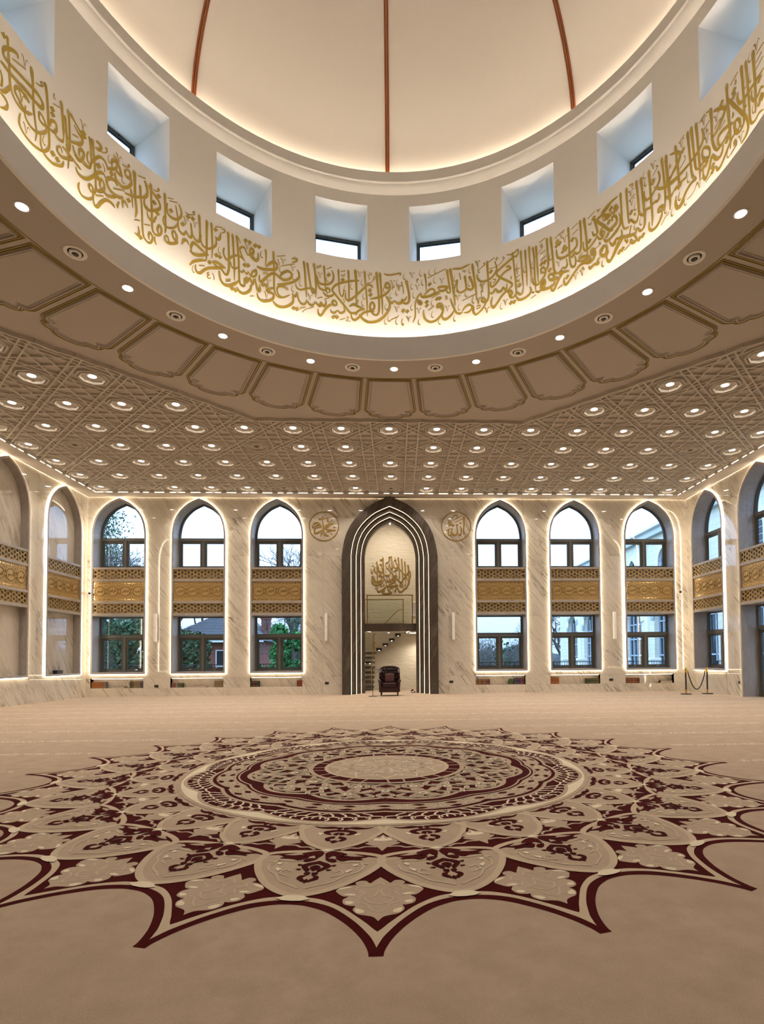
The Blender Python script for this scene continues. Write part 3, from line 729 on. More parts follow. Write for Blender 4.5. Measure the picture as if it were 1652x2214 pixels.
sash_l = [sash(a, b, .985, 2.275).mesh('sash', 'bronze') for a, b in ((-.90, -.05), (.05, .90))]
pane_a = MB().prism(arch_out(.91, 6.235, WZS + .06, 7.57), GY + .03, GY + .04).mesh('pane', 'glass')
pane_su = [MB().box(a, b, GY + .0, GY + .01, 5.11, 6.04).mesh('pane', 'glass') for a, b in ((-.83, -.12), (.12, .83))]
pane_sl = [MB().box(a, b, GY + .0, GY + .01, 1.05, 2.20).mesh('pane', 'glass') for a, b in ((-.83, -.12), (.12, .83))]
pane_t = MB().box(-.91, .91, GY + .03, GY + .04, 2.39, 3.065).mesh('pane', 'glass')
gsk_a = MB().ring(arch_out(.912, 6.232, WZS + .05, 7.575), arch_out(.893, 6.25, WZS + .05, 7.55), GY - .005, GY + .03).mesh('gasket', 'gasket')
gsk_t = MB().ring(rect(-.91, .91, 2.39, 3.065), rect(-.893, .893, 2.407, 3.048), GY - .005, GY + .03).mesh('gasket', 'gasket')
gsk_s = lambda a, b, c, d: MB().ring(rect(a, b, c, d), rect(a + .014, b - .014, c + .014, d - .014), GY - .008, GY + .02).mesh('gasket', 'gasket')
gsk_u = [gsk_s(-.828, -.122, 5.118, 6.032), gsk_s(.122, .828, 5.118, 6.032)]; gsk_l = [gsk_s(-.828, -.122, 1.058, 2.192), gsk_s(.122, .828, 1.058, 2.192)]
hd = MB(); hd.box(-.012, .012, GY - .075, GY - .02, -.015, .015); hd.box(-.05, .05, GY - .085, GY - .07, -.008, .008); handle_me = hd.mesh('handle', 'chrome')
hold = MB(); hold.prism(circ(.011, 10), GY - .024, GY - .018); dot_me = hold.mesh('screw_cap', 'black')
def surround_mesh(z0):
    m = MB(); m.ring(arch(0, HW, z0, WZS, WZA - WZS), arch(0, SWd, z0 + (.07 if z0 > .1 else 0), WZS, WZA - WZS - .085), -.055, .62); return m.mesh('stone_surround', 'greystone')
surr, surr_d = surround_mesh(WZ0), surround_mesh(-.002)
def strip_mesh(z0):
    o, i_ = arch(0, HW + .009, z0 - (.009 if z0 > .1 else 0), WZS, WZA - WZS + .010), arch(0, HW + .001, z0, WZS, WZA - WZS)
    m = MB(); m.ring(o, i_, -.046, -.006, closed=z0 > .1); return m.mesh('light_strip', 'strip')
strip_w, strip_d = strip_mesh(WZ0), strip_mesh(0.0)
name_i = [0]
def bands(w, yb=.0):
    """stone rails, spandrel, fretwork screens and the lettered gold panel"""
    r = MB()
    for a, b in ((4.917, 4.990), (4.443, 4.535), (3.589, 3.679), (3.108, 3.208)): r.box(-SWd, SWd, -.050, .10, a, b)
    obj('stone_rail', r, 'greystone', w)
    obj('spandrel', MB().box(-SWd, SWd, .10, .60, 3.108, 4.985), 'greystone', w)
    link('fretwork_screen', scr_me, w, (0, -.02, (HL1[0] + HL1[1]) / 2)); link('fretwork_screen', scr_me, w, (0, -.02, (HL2[0] + HL2[1]) / 2))
    g_ = link('gold_panel', plate_me, w, (0, -.015, (HG[0] + HG[1]) / 2))
    link('border_relief', orn_me, g_); link('scroll_relief', scr_l_me, g_)
    for cx in reversed(RC):
        link('engraved_ring', ring_me, g_, (cx, 0, 0)); link('raised_ring', disc_me, g_, (cx, 0, 0))
        s = NAMES[name_i[0] % len(NAMES)]; name_i[0] += 1
        link('lettering', text_mesh('lettering', s, .245, .17, .008, 'golddark', .012), g_, (cx, 0, 0))
def window(n, loc, rz, blind=False, door=False):
    w = structure(empty(f'door_{n}' if door else f'window_{n}', loc, (0, 0, rz)))
    link('stone_surround', surr_d if door else surr, w); link('light_strip', strip_d if door else strip_w, w)
    bands(w)
    if blind:
        obj('back_panel', MB().prism(arch_out(.985, 4.90, WZS, 7.66), .20, .26), 'niche_marble', w); obj('back_panel', MB().box(-.985, .985, .20, .26, .88, 3.15), 'niche_marble', w)
        return w
    fu = link('window_frame', frame_u, w); link('gasket', gsk_a, fu)
    link('pane', pane_a, w)
    for k in (0, 1):
        s = link('sash', sash_u[k], w); link('pane', pane_su[k], s); link('gasket', gsk_u[k], s)
        for x in (-.18, .18): link('screw_cap', dot_me, s, ((-.475, .475)[k] + x, 0, 6.075))
    if door: return w
    fl = link('window_frame', frame_l, w); link('gasket', gsk_t, fl); link('pane', pane_t, w)
    for k in (0, 1):
        s = link('sash', sash_l[k], w); link('pane', pane_sl[k], s); link('gasket', gsk_l[k], s)
        for x in (-.18, .18): link('screw_cap', dot_me, s, ((-.475, .475)[k] + x, 0, 2.235))
        link('handle', handle_me, s, ((-.475, .475)[k], 0, 1.02))
    return w
name_i[0] = 0
for n, c in enumerate([WB[5], WB[4], WB[3], WB[2], WB[1], WB[0]]): window(n + 1, (c, YW, 0), 0)
window(7, (XR, 13.34, 0), -PI / 2)
d1 = window(1, (XR, 10.35, 0), -PI / 2, door=True)
window(8, (XR, 7.37, 0), -PI / 2)
for n, c in enumerate(SY): window(9 + n, (XL, c, 0), PI / 2, blind=True)
# door leaves under the lettered band
df = MB(); df.ring(rect(-.965, .965, 0, 3.11), rect(-.885, .885, .02, 3.05), GY - .03, GY + .07); df.box(-.9, .9, GY - .04, GY + .07, 2.28, 2.40); obj('door_frame', df, 'bronze_l', d1)
obj('pane', MB().box(-.9, .9, GY + .03, GY + .04, 2.4, 3.06), 'glass', d1)
for a, b in ((-.88, -.01), (.01, .88)):
    lf = obj('door_leaf', MB().ring(rect(a, b, .02, 2.27), rect(a + .11, b - .11, .22, 2.16), GY - .02, GY + .04), 'bronze', d1)
    obj('pane', MB().box(a + .1, b - .1, GY, GY + .01, .2, 2.18), 'glass', lf)
    obj('door_handle', MB().tube([((a + b) / 2 + (.33 if a < 0 else -.33), GY - .07, z) for z in (.85, 1.35)], .014, 8), 'chrome', lf)

# ------------------------------------------------------------------ great arch (mihrab) with stepped, lit jambs
mih = thing('prayer_niche_arch', 'tall pointed arch of dark brown stone in four stepped layers with three lit lines', 'arch', (MC, YW, 0))
steps = [(1.870, 5.10, 7.746, -.30), (1.515, 5.20, 7.353, 0.0), (1.340, 5.25, 7.213, .30), (1.172, 5.30, 7.078, .60), (1.038, 5.35, 6.934, .90)]
def A(i, extra=0.0, z0=0.0): w_, zs, ap, y = steps[i]; return arch(0, w_ - extra, z0, zs, ap - zs - extra * 1.15)
M['strip_w'] = mat('warm_line_glow', (1, 1, 1), .5, emit=(1.0, .70, .40), es=7.0); M['strip_n'] = mat('niche_strip_glow', (1, 1, 1), .5, emit=LED, es=9.0)
for i in range(4):
    y = steps[i][3]; back = steps[i + 1][3] + .05 if i < 3 else .90
    m = MB(); m.ring(A(i, -.06 if i else 0), A(i + 1), y, back, closed=False)
    obj('stone_step', m, 'darkstone', mih)
    if i < 3:
        m = MB(); m.ring(A(i + 1, .001), A(i + 1, .009), y + .012, y + .022, closed=False); obj("light_strip", m, "strip_w", mih)
# roundel above the opening: tiny lamp in the apex
obj('apex_lamp', MB().lathe([(.001, -.02), (.02, -.02), (.02, 0)], 12, (0, .80, 6.92)), 'lamp', mih)

# alcove room behind the arch
AY0, AY1 = YW + .90, 18.55
M['ripple'] = mat('rippled_cream_stone', (0.70, 0.63, 0.48), 0.55)
rv = coords(M['ripple'], (0, 0, .12), (.9, 1, 5.0), rand=False); rn = noise(M['ripple'], rv, 3.2, 3, .5, .6)
base(M['ripple'], mixc(M['ripple'], rn, (.62, .55, .41), (.76, .69, .55))); bump(M['ripple'], rn, .45, .05)
al = structure(empty('wall_alcove'))
obj('back_stone', MB().box(-3.0, 2.6, AY1, AY1 + .2, 0, 8.6), 'ripple', al)
for x0, x1 in ((-3.2, -3.0), (2.6, 2.8)): obj('side_stone', MB().box(x0, x1, AY0, AY1 + .2, 0, 8.6), 'ripple', al)
fp = flat_with_holes(rect(-3.2, 2.8, -.02, 8.6), [arch(MC, 1.045, -.01, 5.35, 1.59)]); slab(fp, 'front_stone', 'ripple', al, AY0 - .12, AY0 + .0)
structure(obj('ceiling_alcove', MB().box(-3.2, 2.8, AY0 - .1, AY1 + .2, 8.6, 8.75), 'ceil'))
for q, (lx, ly, lz, pw_) in enumerate(((-.1, 16.6, 8.3, 480), (-.2, 16.0, 2.44, 130), (1.3, 17.8, 2.44, 130), (-1.9, 17.2, 2.4, 50), (-.1, 14.2, 7.0, 0))):
    if not pw_: continue
    t = thing('alcove_downlight', ['recessed downlight high above the gallery in the alcove', 'recessed downlight under the gallery slab over the armchair', 'recessed downlight under the landing slab', 'recessed downlight beside the open treads'][q], 'downlight', (lx, ly, lz + .03))
    obj('bezel', MB().lathe([(.05, 0), (.05, -.012), (.065, -.008), (.068, 0)], 16), 'white', t); obj('lens', MB().lathe([(.001, -.008), (.05, -.008)], 16), 'lamp', t); spot(t, pw_, -.05, 150, .9)
# ------------------------------------------------------------------ alcove fittings: gallery, balustrades, stair
gal = thing('gallery_slab', 'dark stone gallery slab spanning the opening of the great arch', 'gallery', (MC, YW + .86, 2.51))
obj('fascia', MB().bbox(-1.16, 1.08, 0, .28, .0, .315, .006), 'darkstone', gal)
obj('deck', MB().box(-1.02, 1.02, .28, 2.0, .02, .30), 'plaster', gal)
u = MB(); u.bar((-1.00, .30, .012), (-.86, .85, .012), .05, .012); u.bar((.83, .30, .012), (.70, .85, .012), .05, .012); u.bar((.70, .85, .012), (.70, 1.7, .012), .05, .012); obj('light_line', u, 'dash', gal)
side = thing('landing_slab', 'white landing slab beneath the top of the floating stair', 'landing', (1.0, 17.05, 2.51))
obj('deck', MB().box(-.55, 1.6, -.05, 1.45, .02, .30), 'plaster', side)
u = MB(); u.bar((-.30, .35, .012), (-.20, .95, .012), .045, .012); u.bar((-.20, .95, .012), (.9, .95, .012), .045, .012); u.bar((-.30, .35, .012), (.9, .35, .012), .045, .012); obj('light_line', u, 'dash', side)
def balustrade(name, label, x0, x1, y, z0, z1, posts, clampz, rail=.045):
    t = thing(name, label, 'balustrade', (x0, y, z0)); w, hgt = x1 - x0, z1 - z0
    obj('handrail', MB().box(-.02, w + .02, -rail / 2, rail / 2, hgt - rail, hgt), 'brass', t)
    for px in posts: obj('post', MB().box(px - .02, px + .02, -.02, .02, 0, hgt - rail), 'brass', t)
    obj('glass_panel', MB().box(posts[0] + .05, posts[-1] - .05, -.006, .006, .03, hgt - rail - .05), 'glass2', t)
    for px in posts:
        for cz in clampz: obj('glass_clamp', MB().box(px - .05 if px > w / 2 else px + .0, px + .0 if px > w / 2 else px + .05, -.025, .025, cz - .02, cz + .02), 'brass', t)
    return t
balustrade('glass_balustrade', 'brass framed glass balustrade along the front edge of the gallery slab', -1.09, .81, YW + 1.05, 2.83, 4.03, (.02, 1.88), (.28, .98))
b2 = balustrade('stair_balustrade', 'lower brass and glass guard behind the gallery, beside the stair', -1.32, .46, 18.15, 2.81, 4.10, (.02, 1.76), (.30, .98))
obj('stair_rail', MB().tube([(.80, .05, .05), (1.50, .05, .76), (1.60, .05, .82), (1.74, .05, .82)], .022, 8), 'brass', b2, True)
# chair back peeping over the gallery
c = thing('gallery_chair', 'grey padded chair just visible behind the arch edge on the gallery', 'chair', (.98, 17.0, 2.81))
obj('backrest', MB().bbox(-.20, .16, -.06, .06, .30, 1.06, .03), 'chairgrey' if 'chairgrey' in M else 'lip', c)
obj('seat', MB().bbox(-.20, .18, -.30, .10, .36, .46, .03), 'lip', c)
for x in (-.17, .15):
    for y in (-.26, .07): obj('leg', MB().box(x - .015, x + .015, y - .015, y + .015, 0, .37), 'black', c)
# floating upper flight along the end wall of the alcove
st = thing('floating_stair', 'flight of cantilevered dark treads climbing the cream alcove wall, lit from below', 'staircase', (-.80, 18.53, 1.76))
for k in range(4):
    x = .02 + k * .285; z = k * .213
    tr_ = obj('tread', MB().bbox(x, x + .25, -.95, 0, z, z + .105, .006), 'darkstone', st)
    obj('tread_light', MB().lathe([(.001, 0), (.022, 0), (.022, .006)], 12, (x + .125, -.80, z - .007)), 'tread_led', tr_)
lf = thing('lower_stair', 'straight flight of dark open treads at the left jamb inside the arch', 'staircase', (-1.35, 17.35, 0))
for k, (z, w_) in enumerate([(.135, .46), (.355, .475), (.575, .485), (.79, .495), (1.01, .51), (1.23, .515), (1.44, .525), (1.64, .58)]):
    tr_ = obj('tread', MB().bbox(-1.1, w_, -.04 * k, .9, z - .05, z + .045, .006), 'darkstone', lf)
    if k == 5: obj('tread_light', MB().lathe([(.001, 0), (.022, 0), (.022, .006)], 12, (.30, .05, z - .058)), 'tread_led', tr_)
gr = thing('stair_guard', 'slim brass post guard with clear glass beside the open treads', 'balustrade', (-.90, 16.9, 0))
obj('handrail', MB().tube([(-.06, 0, .32), (-.045, 0, .9), (.03, 0, 2.30)], .018, 8), 'brass', gr, True)
obj('post', MB().box(.02, .06, .20, .24, 1.45, 2.47), 'brass', gr); obj('post_cap', MB().box(.02, .13, .19, .25, 2.44, 2.47), 'brass', gr)
obj('glass_clamp', MB().box(.06, .12, .19, .25, 2.05, 2.09), 'brass', gr)
obj('glass_panel', MB().box(-.42, .03, .215, .227, .9, 2.45), 'glass2', gr)

# wing armchair in oxblood leather with a cushion
M['leather'] = mat('oxblood_leather', (0.024, 0.005, 0.006), 0.28); M['leather_d'] = mat('dark_oxblood_leather', (0.010, 0.003, 0.004), 0.32)
M['cushion'] = mat('red_brown_satin', (0.075, 0.020, 0.018), 0.35); M['leg'] = mat('dark_walnut', (0.03, 0.014, 0.008), 0.35)
ac = thing('wing_armchair', 'oxblood leather wing armchair standing in the great arch', 'armchair', (-.140, 13.80, 0))
def soft(name, mb, m, parent, lev=2):
    o = obj(name, mb, m, parent, False)
    b = bmesh.new(); b.from_mesh(o.data)
    bmesh.ops.remove_doubles(b, verts=b.verts, dist=1e-5); bmesh.ops.recalc_face_normals(b, faces=b.faces); b.to_mesh(o.data); b.free()
    o.data.polygons.foreach_set('use_smooth', [True] * len(o.data.polygons))
    md = o.modifiers.new('subdiv', 'SUBSURF'); md.levels = md.render_levels = lev; return o
def puff(x0, x1, y0, y1, z0, z1, t=.25):
    """pillowy block"""
    m = MB(); xs = [x0, x0 + (x1 - x0) * t, x1 - (x1 - x0) * t, x1]; ys = [y0, y0 + (y1 - y0) * t, y1 - (y1 - y0) * t, y1]; zs = [z0, z0 + (z1 - z0) * t, z1 - (z1 - z0) * t, z1]
    idx = {}; vs_ = []
    for i in range(4):
        for j in range(4):
            for k in range(4):
                if i in (0, 3) or j in (0, 3) or k in (0, 3): idx[i, j, k] = len(vs_); vs_.append((xs[i], ys[j], zs[k]))
    fs = []
    for i in range(3):
        for j in range(3):
            fs += [(idx[i, j, 0], idx[i, j + 1, 0], idx[i + 1, j + 1, 0], idx[i + 1, j, 0]), (idx[i, j, 3], idx[i + 1, j, 3], idx[i + 1, j + 1, 3], idx[i, j + 1, 3]),
                   (idx[i, 0, j], idx[i + 1, 0, j], idx[i + 1, 0, j + 1], idx[i, 0, j + 1]), (idx[i, 3, j], idx[i, 3, j + 1], idx[i + 1, 3, j + 1], idx[i + 1, 3, j]),
                   (idx[0, i, j], idx[0, i, j + 1], idx[0, i + 1, j + 1], idx[0, i + 1, j]), (idx[3, i, j], idx[3, i + 1, j], idx[3, i + 1, j + 1], idx[3, i, j + 1])]
    return m.add(vs_, fs)
soft('seat_base', puff(-.34, .34, -.34, .36, .14, .34, .1), 'leather', ac)
soft('seat_cushion', puff(-.27, .27, -.37, .20, .33, .49, .2), 'leather', ac)
bk_ = MB(); o_ = [(-.30, .30), (-.33, .75), (-.35, .98), (-.27, 1.055), (-.12, 1.085), (0, 1.095), (.12, 1.085), (.27, 1.055), (.35, .98), (.33, .75), (.30, .30)]
bk_.prism(o_, .17, .36); obj('backrest', bk_, 'leather_d', ac, True)
tb = MB()
for r_i in range(4):
    for c_i in range(5 - r_i % 2):
        tb.lathe([(.001, -.03), (.055, -.02), (.075, 0)], 8, (0, 0, 0)); k0 = len(tb.v) - 24
        x, z = (c_i - (4 - r_i % 2) / 2) * .125, .62 + r_i * .115
        for q in range(k0, len(tb.v)): vx, vy, vz = tb.v[q]; tb.v[q] = (x + vx, .17 + vz, z + vy * .85)
obj('button_tufting', tb, 'leather_d', ac, True)
obj('top_roll', MB().tube([(x, .19, z) for x, z in [(-.36, .93), (-.33, 1.02), (-.22, 1.065), (-.1, 1.085), (0, 1.09), (.1, 1.085), (.22, 1.065), (.33, 1.02), (.36, .93)]], .035, 8), 'leather', ac, True)
for s_ in (-1, 1):
    w_ = MB(); pts = [(.34, .50), (.36, .14), (.36, .06), (.34, .02)]
    # wing: profile in y,z thick in x
    yz = [(.30, .58), (.02, .62), (-.03, .72), (-.01, .86), (.06, .97), (.20, 1.03), (.33, 1.02)]
    n = len(yz); vs_ = [(s_ * .31, y, z) for y, z in yz] + [(s_ * .385, y - .01, z) for y, z in yz]
    w_.add(vs_, [tuple(range(n)), tuple(range(2 * n - 1, n - 1, -1))] + [(i, i + n, (i + 1) % n + n, (i + 1) % n) for i in range(n)])
    obj('wing', w_, 'leather', ac)
    obj('wing_piping', MB().tube([(s_ * .375, y - .012, z) for y, z in yz], .016, 6), 'leather', ac, True)
    soft('armrest', puff(min(s_ * .29, s_ * .40), max(s_ * .29, s_ * .40), -.33, .30, .36, .56, .2), 'leather', ac)
    soft('arm_roll', MB().tube([(s_ * .365, -.37, .555), (s_ * .365, -.30, .56), (s_ * .36, 0, .565), (s_ * .35, .25, .58)], [.062, .066, .062, .05], 10), 'leather', ac, 1)
    obj('arm_front', MB().bbox(min(s_ * .30, s_ * .385), max(s_ * .30, s_ * .385), -.375, -.33, .15, .54, .01), 'leather', ac)
    st_ = MB()
    for q in range(7): st_.lathe([(.001, -.006), (.008, 0)], 6, (s_ * .343, 0, 0)); 
    for y in (-.32, .31):
        front = y < 0
        obj('leg', MB().tube([(s_ * .30, y, .16), (s_ * .305, y - (.03 if front else -.03), .09), (s_ * .30, y, .03), (s_ * .30, y - .01 if front else y, .0)], [.035, .032, .016, .020], 8), 'leg', ac, True)
cu = thing('leather_cushion', 'square red-brown cushion leaning on the oxblood armchair back', 'cushion', (-.140, 13.90, .50))
soft('cover', puff(-.18, .18, -.06, .06, 0, .32, .22), 'cushion', cu)
obj('piping', MB().tube([(-.195, 0, .0), (.195, 0, .0), (.195, 0, .34), (-.195, 0, .34)], .008, 6, True), 'leather', cu)
cu.rotation_euler = (-.18, 0, 0)
# microphone stand beside the chair
ms = thing('microphone_stand', 'thin black microphone stand left of the oxblood armchair', 'stand', (-.755, 13.42, 0))
obj('base', MB().lathe([(.001, 0), (.155, 0), (.155, .012), (.03, .03), (.001, .03)], 28), 'black', ms, True)
obj('pole', MB().tube([(0, 0, .02), (0, 0, 1.02)], .011, 8), 'black', ms, True)
obj('boom', MB().tube([(0, 0, .99), (.28, 0, .98)], .008, 8), 'black', ms, True)
obj('clutch', MB().lathe([(.018, .94), (.022, .96), (.022, 1.02), (.014, 1.04)], 12), 'black', ms, True)
obj('microphone', MB().tube([(.27, 0, .98), (.33, -.01, .975), (.37, -.01, .973)], [.012, .016, .012], 8), 'black', ms, True)
obj('cable', MB().tube(smoothpts([(.25, 0, .97), (.12, .01, .86), (.04, .01, .72), (.01, .01, .60), (.0, .012, .3)], 4), .004, 6), 'black', ms, True)
sb = thing('floor_uplight', 'small black clip light on the floor at the right jamb inside the arch', 'light', (.80, 15.55, 0))
obj('base', MB().box(-.09, .09, -.06, .06, 0, .02), 'black', sb); obj('arm', MB().bar((.05, 0, .02), (-.02, 0, .13), .02, .02), 'black', sb); obj('head', MB().bar((-.02, 0, .12), (-.09, -.03, .06), .05, .05), 'black', sb)

# ------------------------------------------------------------------ book niches and books
nm = 0
COLS = {'tan': (0.30, 0.09, 0.02), 'brown': (0.16, 0.05, 0.022), 'olive': (0.055, 0.06, 0.02), 'sand': (0.20, 0.15, 0.075), 'green': (0.01, 0.12, 0.035), 'dkgreen': (0.02, 0.045, 0.022), 'navy': (0.02, 0.022, 0.12), 'red': (0.26, 0.012, 0.015),
        'maroon': (0.10, 0.012, 0.012), 'black': (0.018, 0.014, 0.016), 'teal': (0.03, 0.16, 0.17), 'pink': (0.42, 0.18, 0.18), 'purple': (0.06, 0.045, 0.13), 'grey': (0.16, 0.13, 0.12)}
for k, c_ in COLS.items(): M['bk_' + k] = mat('book_cloth_' + k, c_, .5)
M['pages'] = mat('book_pages', (.55, .48, .36), .8); M['gilt'] = mat('gilt_tooling', (.50, .32, .10), .35, .6)
books_cache = {}
def book_mesh(w, d, h_, col):
    k = (round(w, 3), round(d, 3), round(h_, 3), col)
    if k not in books_cache:
        c = MB(); c.box(-w / 2, w / 2, 0, .008, 0, h_); c.box(-w / 2, -w / 2 + .004, 0, d, 0, h_); c.box(w / 2 - .004, w / 2, 0, d, 0, h_)
        p = MB().box(-w / 2 + .004, w / 2 - .004, .008, d - .006, .005, h_ - .008)
        g_ = MB()
        for z in (.14, .30, .70, .86): g_.box(-w / 2 + .003, w / 2 - .003, -.0015, .001, h_ * z, h_ * z + .006)
        books_cache[k] = (c.mesh('cover', 'bk_' + col), p.mesh('page_block', 'pages'), g_.mesh('gilt_bands', 'gilt'))
    return books_cache[k]
CNAME = {'tan': 'orange-tan', 'brown': 'brown', 'olive': 'olive', 'sand': 'sand-brown', 'green': 'bright green', 'dkgreen': 'dark green', 'navy': 'navy blue', 'red': 'red', 'maroon': 'maroon', 'black': 'black', 'teal': 'turquoise', 'pink': 'pink', 'purple': 'purple', 'grey': 'grey-brown'}
NICHE = ['the left corner niche', 'the second left niche', 'the niche left of the arch', 'the niche right of the arch', 'the second right niche', 'the right corner niche']
def run_books(ni, side, x, cols, w=.045, h_=.235, d=.17, lean=0, gilt=True):
    place = {'l': 'left end', 'r': 'right end', 'm': 'middle'}[side]
    for i, cl_ in enumerate(cols):
        if isinstance(cl_, tuple): cl_, w_, hh = cl_
        else: w_, hh = w, h_
        same = all((c if isinstance(c, str) else c[0]) == cl_ for c in cols)
        n_same = [k for k, c in enumerate(cols) if (c if isinstance(c, str) else c[0]) == cl_]
        if len(n_same) > 1 or same: lab = f'{CNAME[cl_]} book in the set, {place} of {NICHE[ni]}'
        else: lab = f'one {CNAME[cl_]} book at the {place} of {NICHE[ni]}'
        b = thing('book', lab, 'book', (x + w_ / 2, YW + .05, NZ0 + .012), 0, f'books at the {place} of {NICHE[ni]}')
        cm, pm_, gm = book_mesh(w_ - .002, d, hh, cl_)
        link('cover', cm, b); link('page_block', pm_, b)
        if gilt: link('gilt_bands', gm, b)
        x += w_
    return x
def flat_books(ni, x, cols, w=.24, d=.17, t=.03):
    for i, (cl_, ww) in enumerate(cols):
        b = thing('book', f'{CNAME[cl_]} book lying flat {["under the pile", "on top"][min(i, 1)]} in {NICHE[ni]}', 'book', (x + (i % 2) * .02, YW + .07, NZ0 + .0135 + i * (t + .001)), 0, f'books lying in {NICHE[ni]}')
        obj('cover', MB().box(0, ww, 0, d, 0, .004).box(0, ww, 0, d, t - .004, t).box(0, .006, 0, d, 0, t), 'bk_' + cl_, b); obj('page_block', MB().box(.006, ww - .005, .004, d - .004, .004, t - .004), 'pages', b)
for ni, (a, b) in enumerate(NX):
    n_ = structure(empty(f'wall_niche', ((a + b) / 2, YW, 0))); w_ = (b - a) / 2
    q = MB(); q.box(-w_, w_, .26, .30, NZ0, NZ1); q.box(-w_, w_, .022, .30, NZ0 - .03, NZ0 + .012); q.box(-w_ - .03, -w_, .022, .30, NZ0, NZ1); q.box(w_, w_ + .03, .022, .30, NZ0, NZ1); q.box(-w_ - .03, w_ + .03, .022, .30, NZ1 - .012, NZ1 + .03)
    obj('niche_lining', q, 'niche_marble', n_)
    obj('light_strip', MB().box(-w_ + .04, w_ - .04, .045, .065, NZ1 - .024, NZ1 - .013), 'strip_n' if 'strip_n' in M else 'strip', n_)
a = NX[0][0]
run_books(0, 'l', a + .02, ['tan'] * 9 + [('grey', .05, .24)] * 2, .049, .24); flat_books(0, a + .74, [('maroon', .50)], t=.045)
run_books(0, 'r', a + 1.46, ['olive', 'olive', 'olive'] + ['sand'] * 5 + ['purple', 'purple'], .05, .25)
a = NX[1][0]
run_books(1, 'l', a + .03, ['red', 'teal', 'red', 'pink', 'teal', 'olive', 'olive', 'dkgreen'], .052, .17); flat_books(1, a + .82, [('maroon', .50)], t=.05)
run_books(1, 'r', a + 1.66, ['sand'] * 7, .047, .25)
a = NX[2][0]
run_books(2, 'l', a + .01, ['black', 'black', 'olive', 'maroon', 'black', 'dkgreen', 'black'], .046, .22); run_books(2, 'r', a + 1.79, ['maroon', 'brown', 'brown', ('red', .045, .25), ('red', .045, .25)], .042, .24)
a = NX[3][0]
run_books(3, 'l', a + .01, ['sand', 'brown', 'brown', 'sand', 'brown', 'brown', 'brown', 'sand', 'brown', 'brown', 'purple', 'maroon'], .047, .21)
run_books(3, 'm', a + 1.33, [('olive', .035, .14), ('green', .05, .22), ('green', .04, .225)], .045, .22)
run_books(3, 'r', a + 1.54, [('dkgreen', .05, .23), ('dkgreen', .05, .25), 'navy', 'navy', 'navy', 'red', 'maroon', ('navy', .035, .25)], .055, .26)
a = NX[4][0]
run_books(4, 'l', a + .01, ['tan'] * 8, .044, .27); run_books(4, 'r', a + 1.46, ['dkgreen'] * 3 + ['olive'] * 7, .052, .21)
a = NX[5][0]
run_books(5, 'l', a + .01, ['brown'] * 6 + ['tan', 'brown', 'brown', 'maroon', 'maroon'], .053, .215)
flat_books(5, a + 1.44, [('maroon', .50), ('maroon', .48)], t=.045)

# ------------------------------------------------------------------ fittings on the walls
def column_speaker(x, lean, label):
    t = thing('column_speaker', label, 'speaker', (x, YW - .10, 2.10))
    t.rotation_euler = (0, 0, lean)
    obj('housing', MB().bbox(-.055, .055, -.05, .05, 0, 1.09, .012), 'white', t)
    obj('grille', MB().box(-.043, .043, -.056, -.05, .03, 1.06), 'lip', t)
    obj('bracket', MB().box(-.015, .015, .05, .095, .38, .62), 'white', t)
    obj('seam', MB().box(-.056, .056, -.057, .0, .535, .541), 'grout', t)
for x, l_, lb in ((-9.16, -.35, 'slim white column speaker on the pier between the two windows by the left corner'), (-2.61, 0, 'slim white column speaker on the pier just left of the great arch'),
                  (2.37, 0, 'slim white column speaker on the pier just right of the great arch'), (8.83, .35, 'slim white column speaker on the pier between the two windows by the right corner')):
    column_speaker(x, l_, lb)
def socket(x, z, label, loc=None, rz=0, w_=.155):
    t = thing('wall_socket', label, 'socket', loc or (x, YW - .008, z), rz)
    obj('plate', MB().bbox(-w_ / 2, w_ / 2, -.004, .007, -.044, .044, .003), 'black', t)
    for k in ((-1, 1) if w_ > .1 else (0,)): obj('outlet', MB().box(k * .036 - .022, k * .036 + .022, -.006, -.003, -.022, .022), 'gasket', t)
socket(-9.14, .39, 'black double socket on the pier between the two windows by the left corner')
socket(-2.60, .445, 'black double socket low on the marble just left of the great arch')
socket(2.28, .455, 'black double socket low on the marble just right of the great arch')
socket(8.69, .48, 'black double socket on the pier between the two windows by the right corner')
socket(0, 0, 'square black socket low on the right wall beside the door opening', (XR - .008, 11.60, .47), -PI / 2, .095)
def camera(x, label, s_):
    t = thing('security_camera', label, 'camera', (x, YW - .05, 3.98))
    obj('mount', MB().tube([(0, .045, 0), (0, 0, 0), (s_ * .03, -.05, -.005)], [.05, .045, .04], 12), 'white', t, True)
    obj('body', MB().tube([(s_ * .0, -.05, 0), (s_ * .10, -.12, -.01)], [.055, .05], 14), 'white', t, True)
    obj('lens', MB().tube([(s_ * .10, -.12, -.01), (s_ * .14, -.15, -.015)], [.042, .036], 12), 'black', t, True)
camera(-11.72, 'small white security camera in the left corner beside the gold band', 1)
camera(11.62, 'small white security camera in the right corner beside the gold band', -1)
sw = thing('wall_switch', 'small white switch plate under the security camera by the right corner', 'switch', (11.60, YW - .008, 3.74))
obj('plate', MB().bbox(-.055, .055, -.004, .007, -.075, .075, .003), 'white', sw); obj('rocker', MB().box(-.02, .02, -.008, -.004, -.03, .03), 'white', sw)
sx_ = thing('exit_sign', 'green running-man emergency exit sign above the glazed door', 'sign', (XR + .44, 10.25, 2.93), -PI / 2)
M['signgreen'] = mat('exit_sign_green', (0.0, .30, .10), .5, emit=(0, .45, .16), es=.7)
obj('panel', MB().box(-.25, .25, -.02, .02, -.13, .13), 'signgreen', sx_)
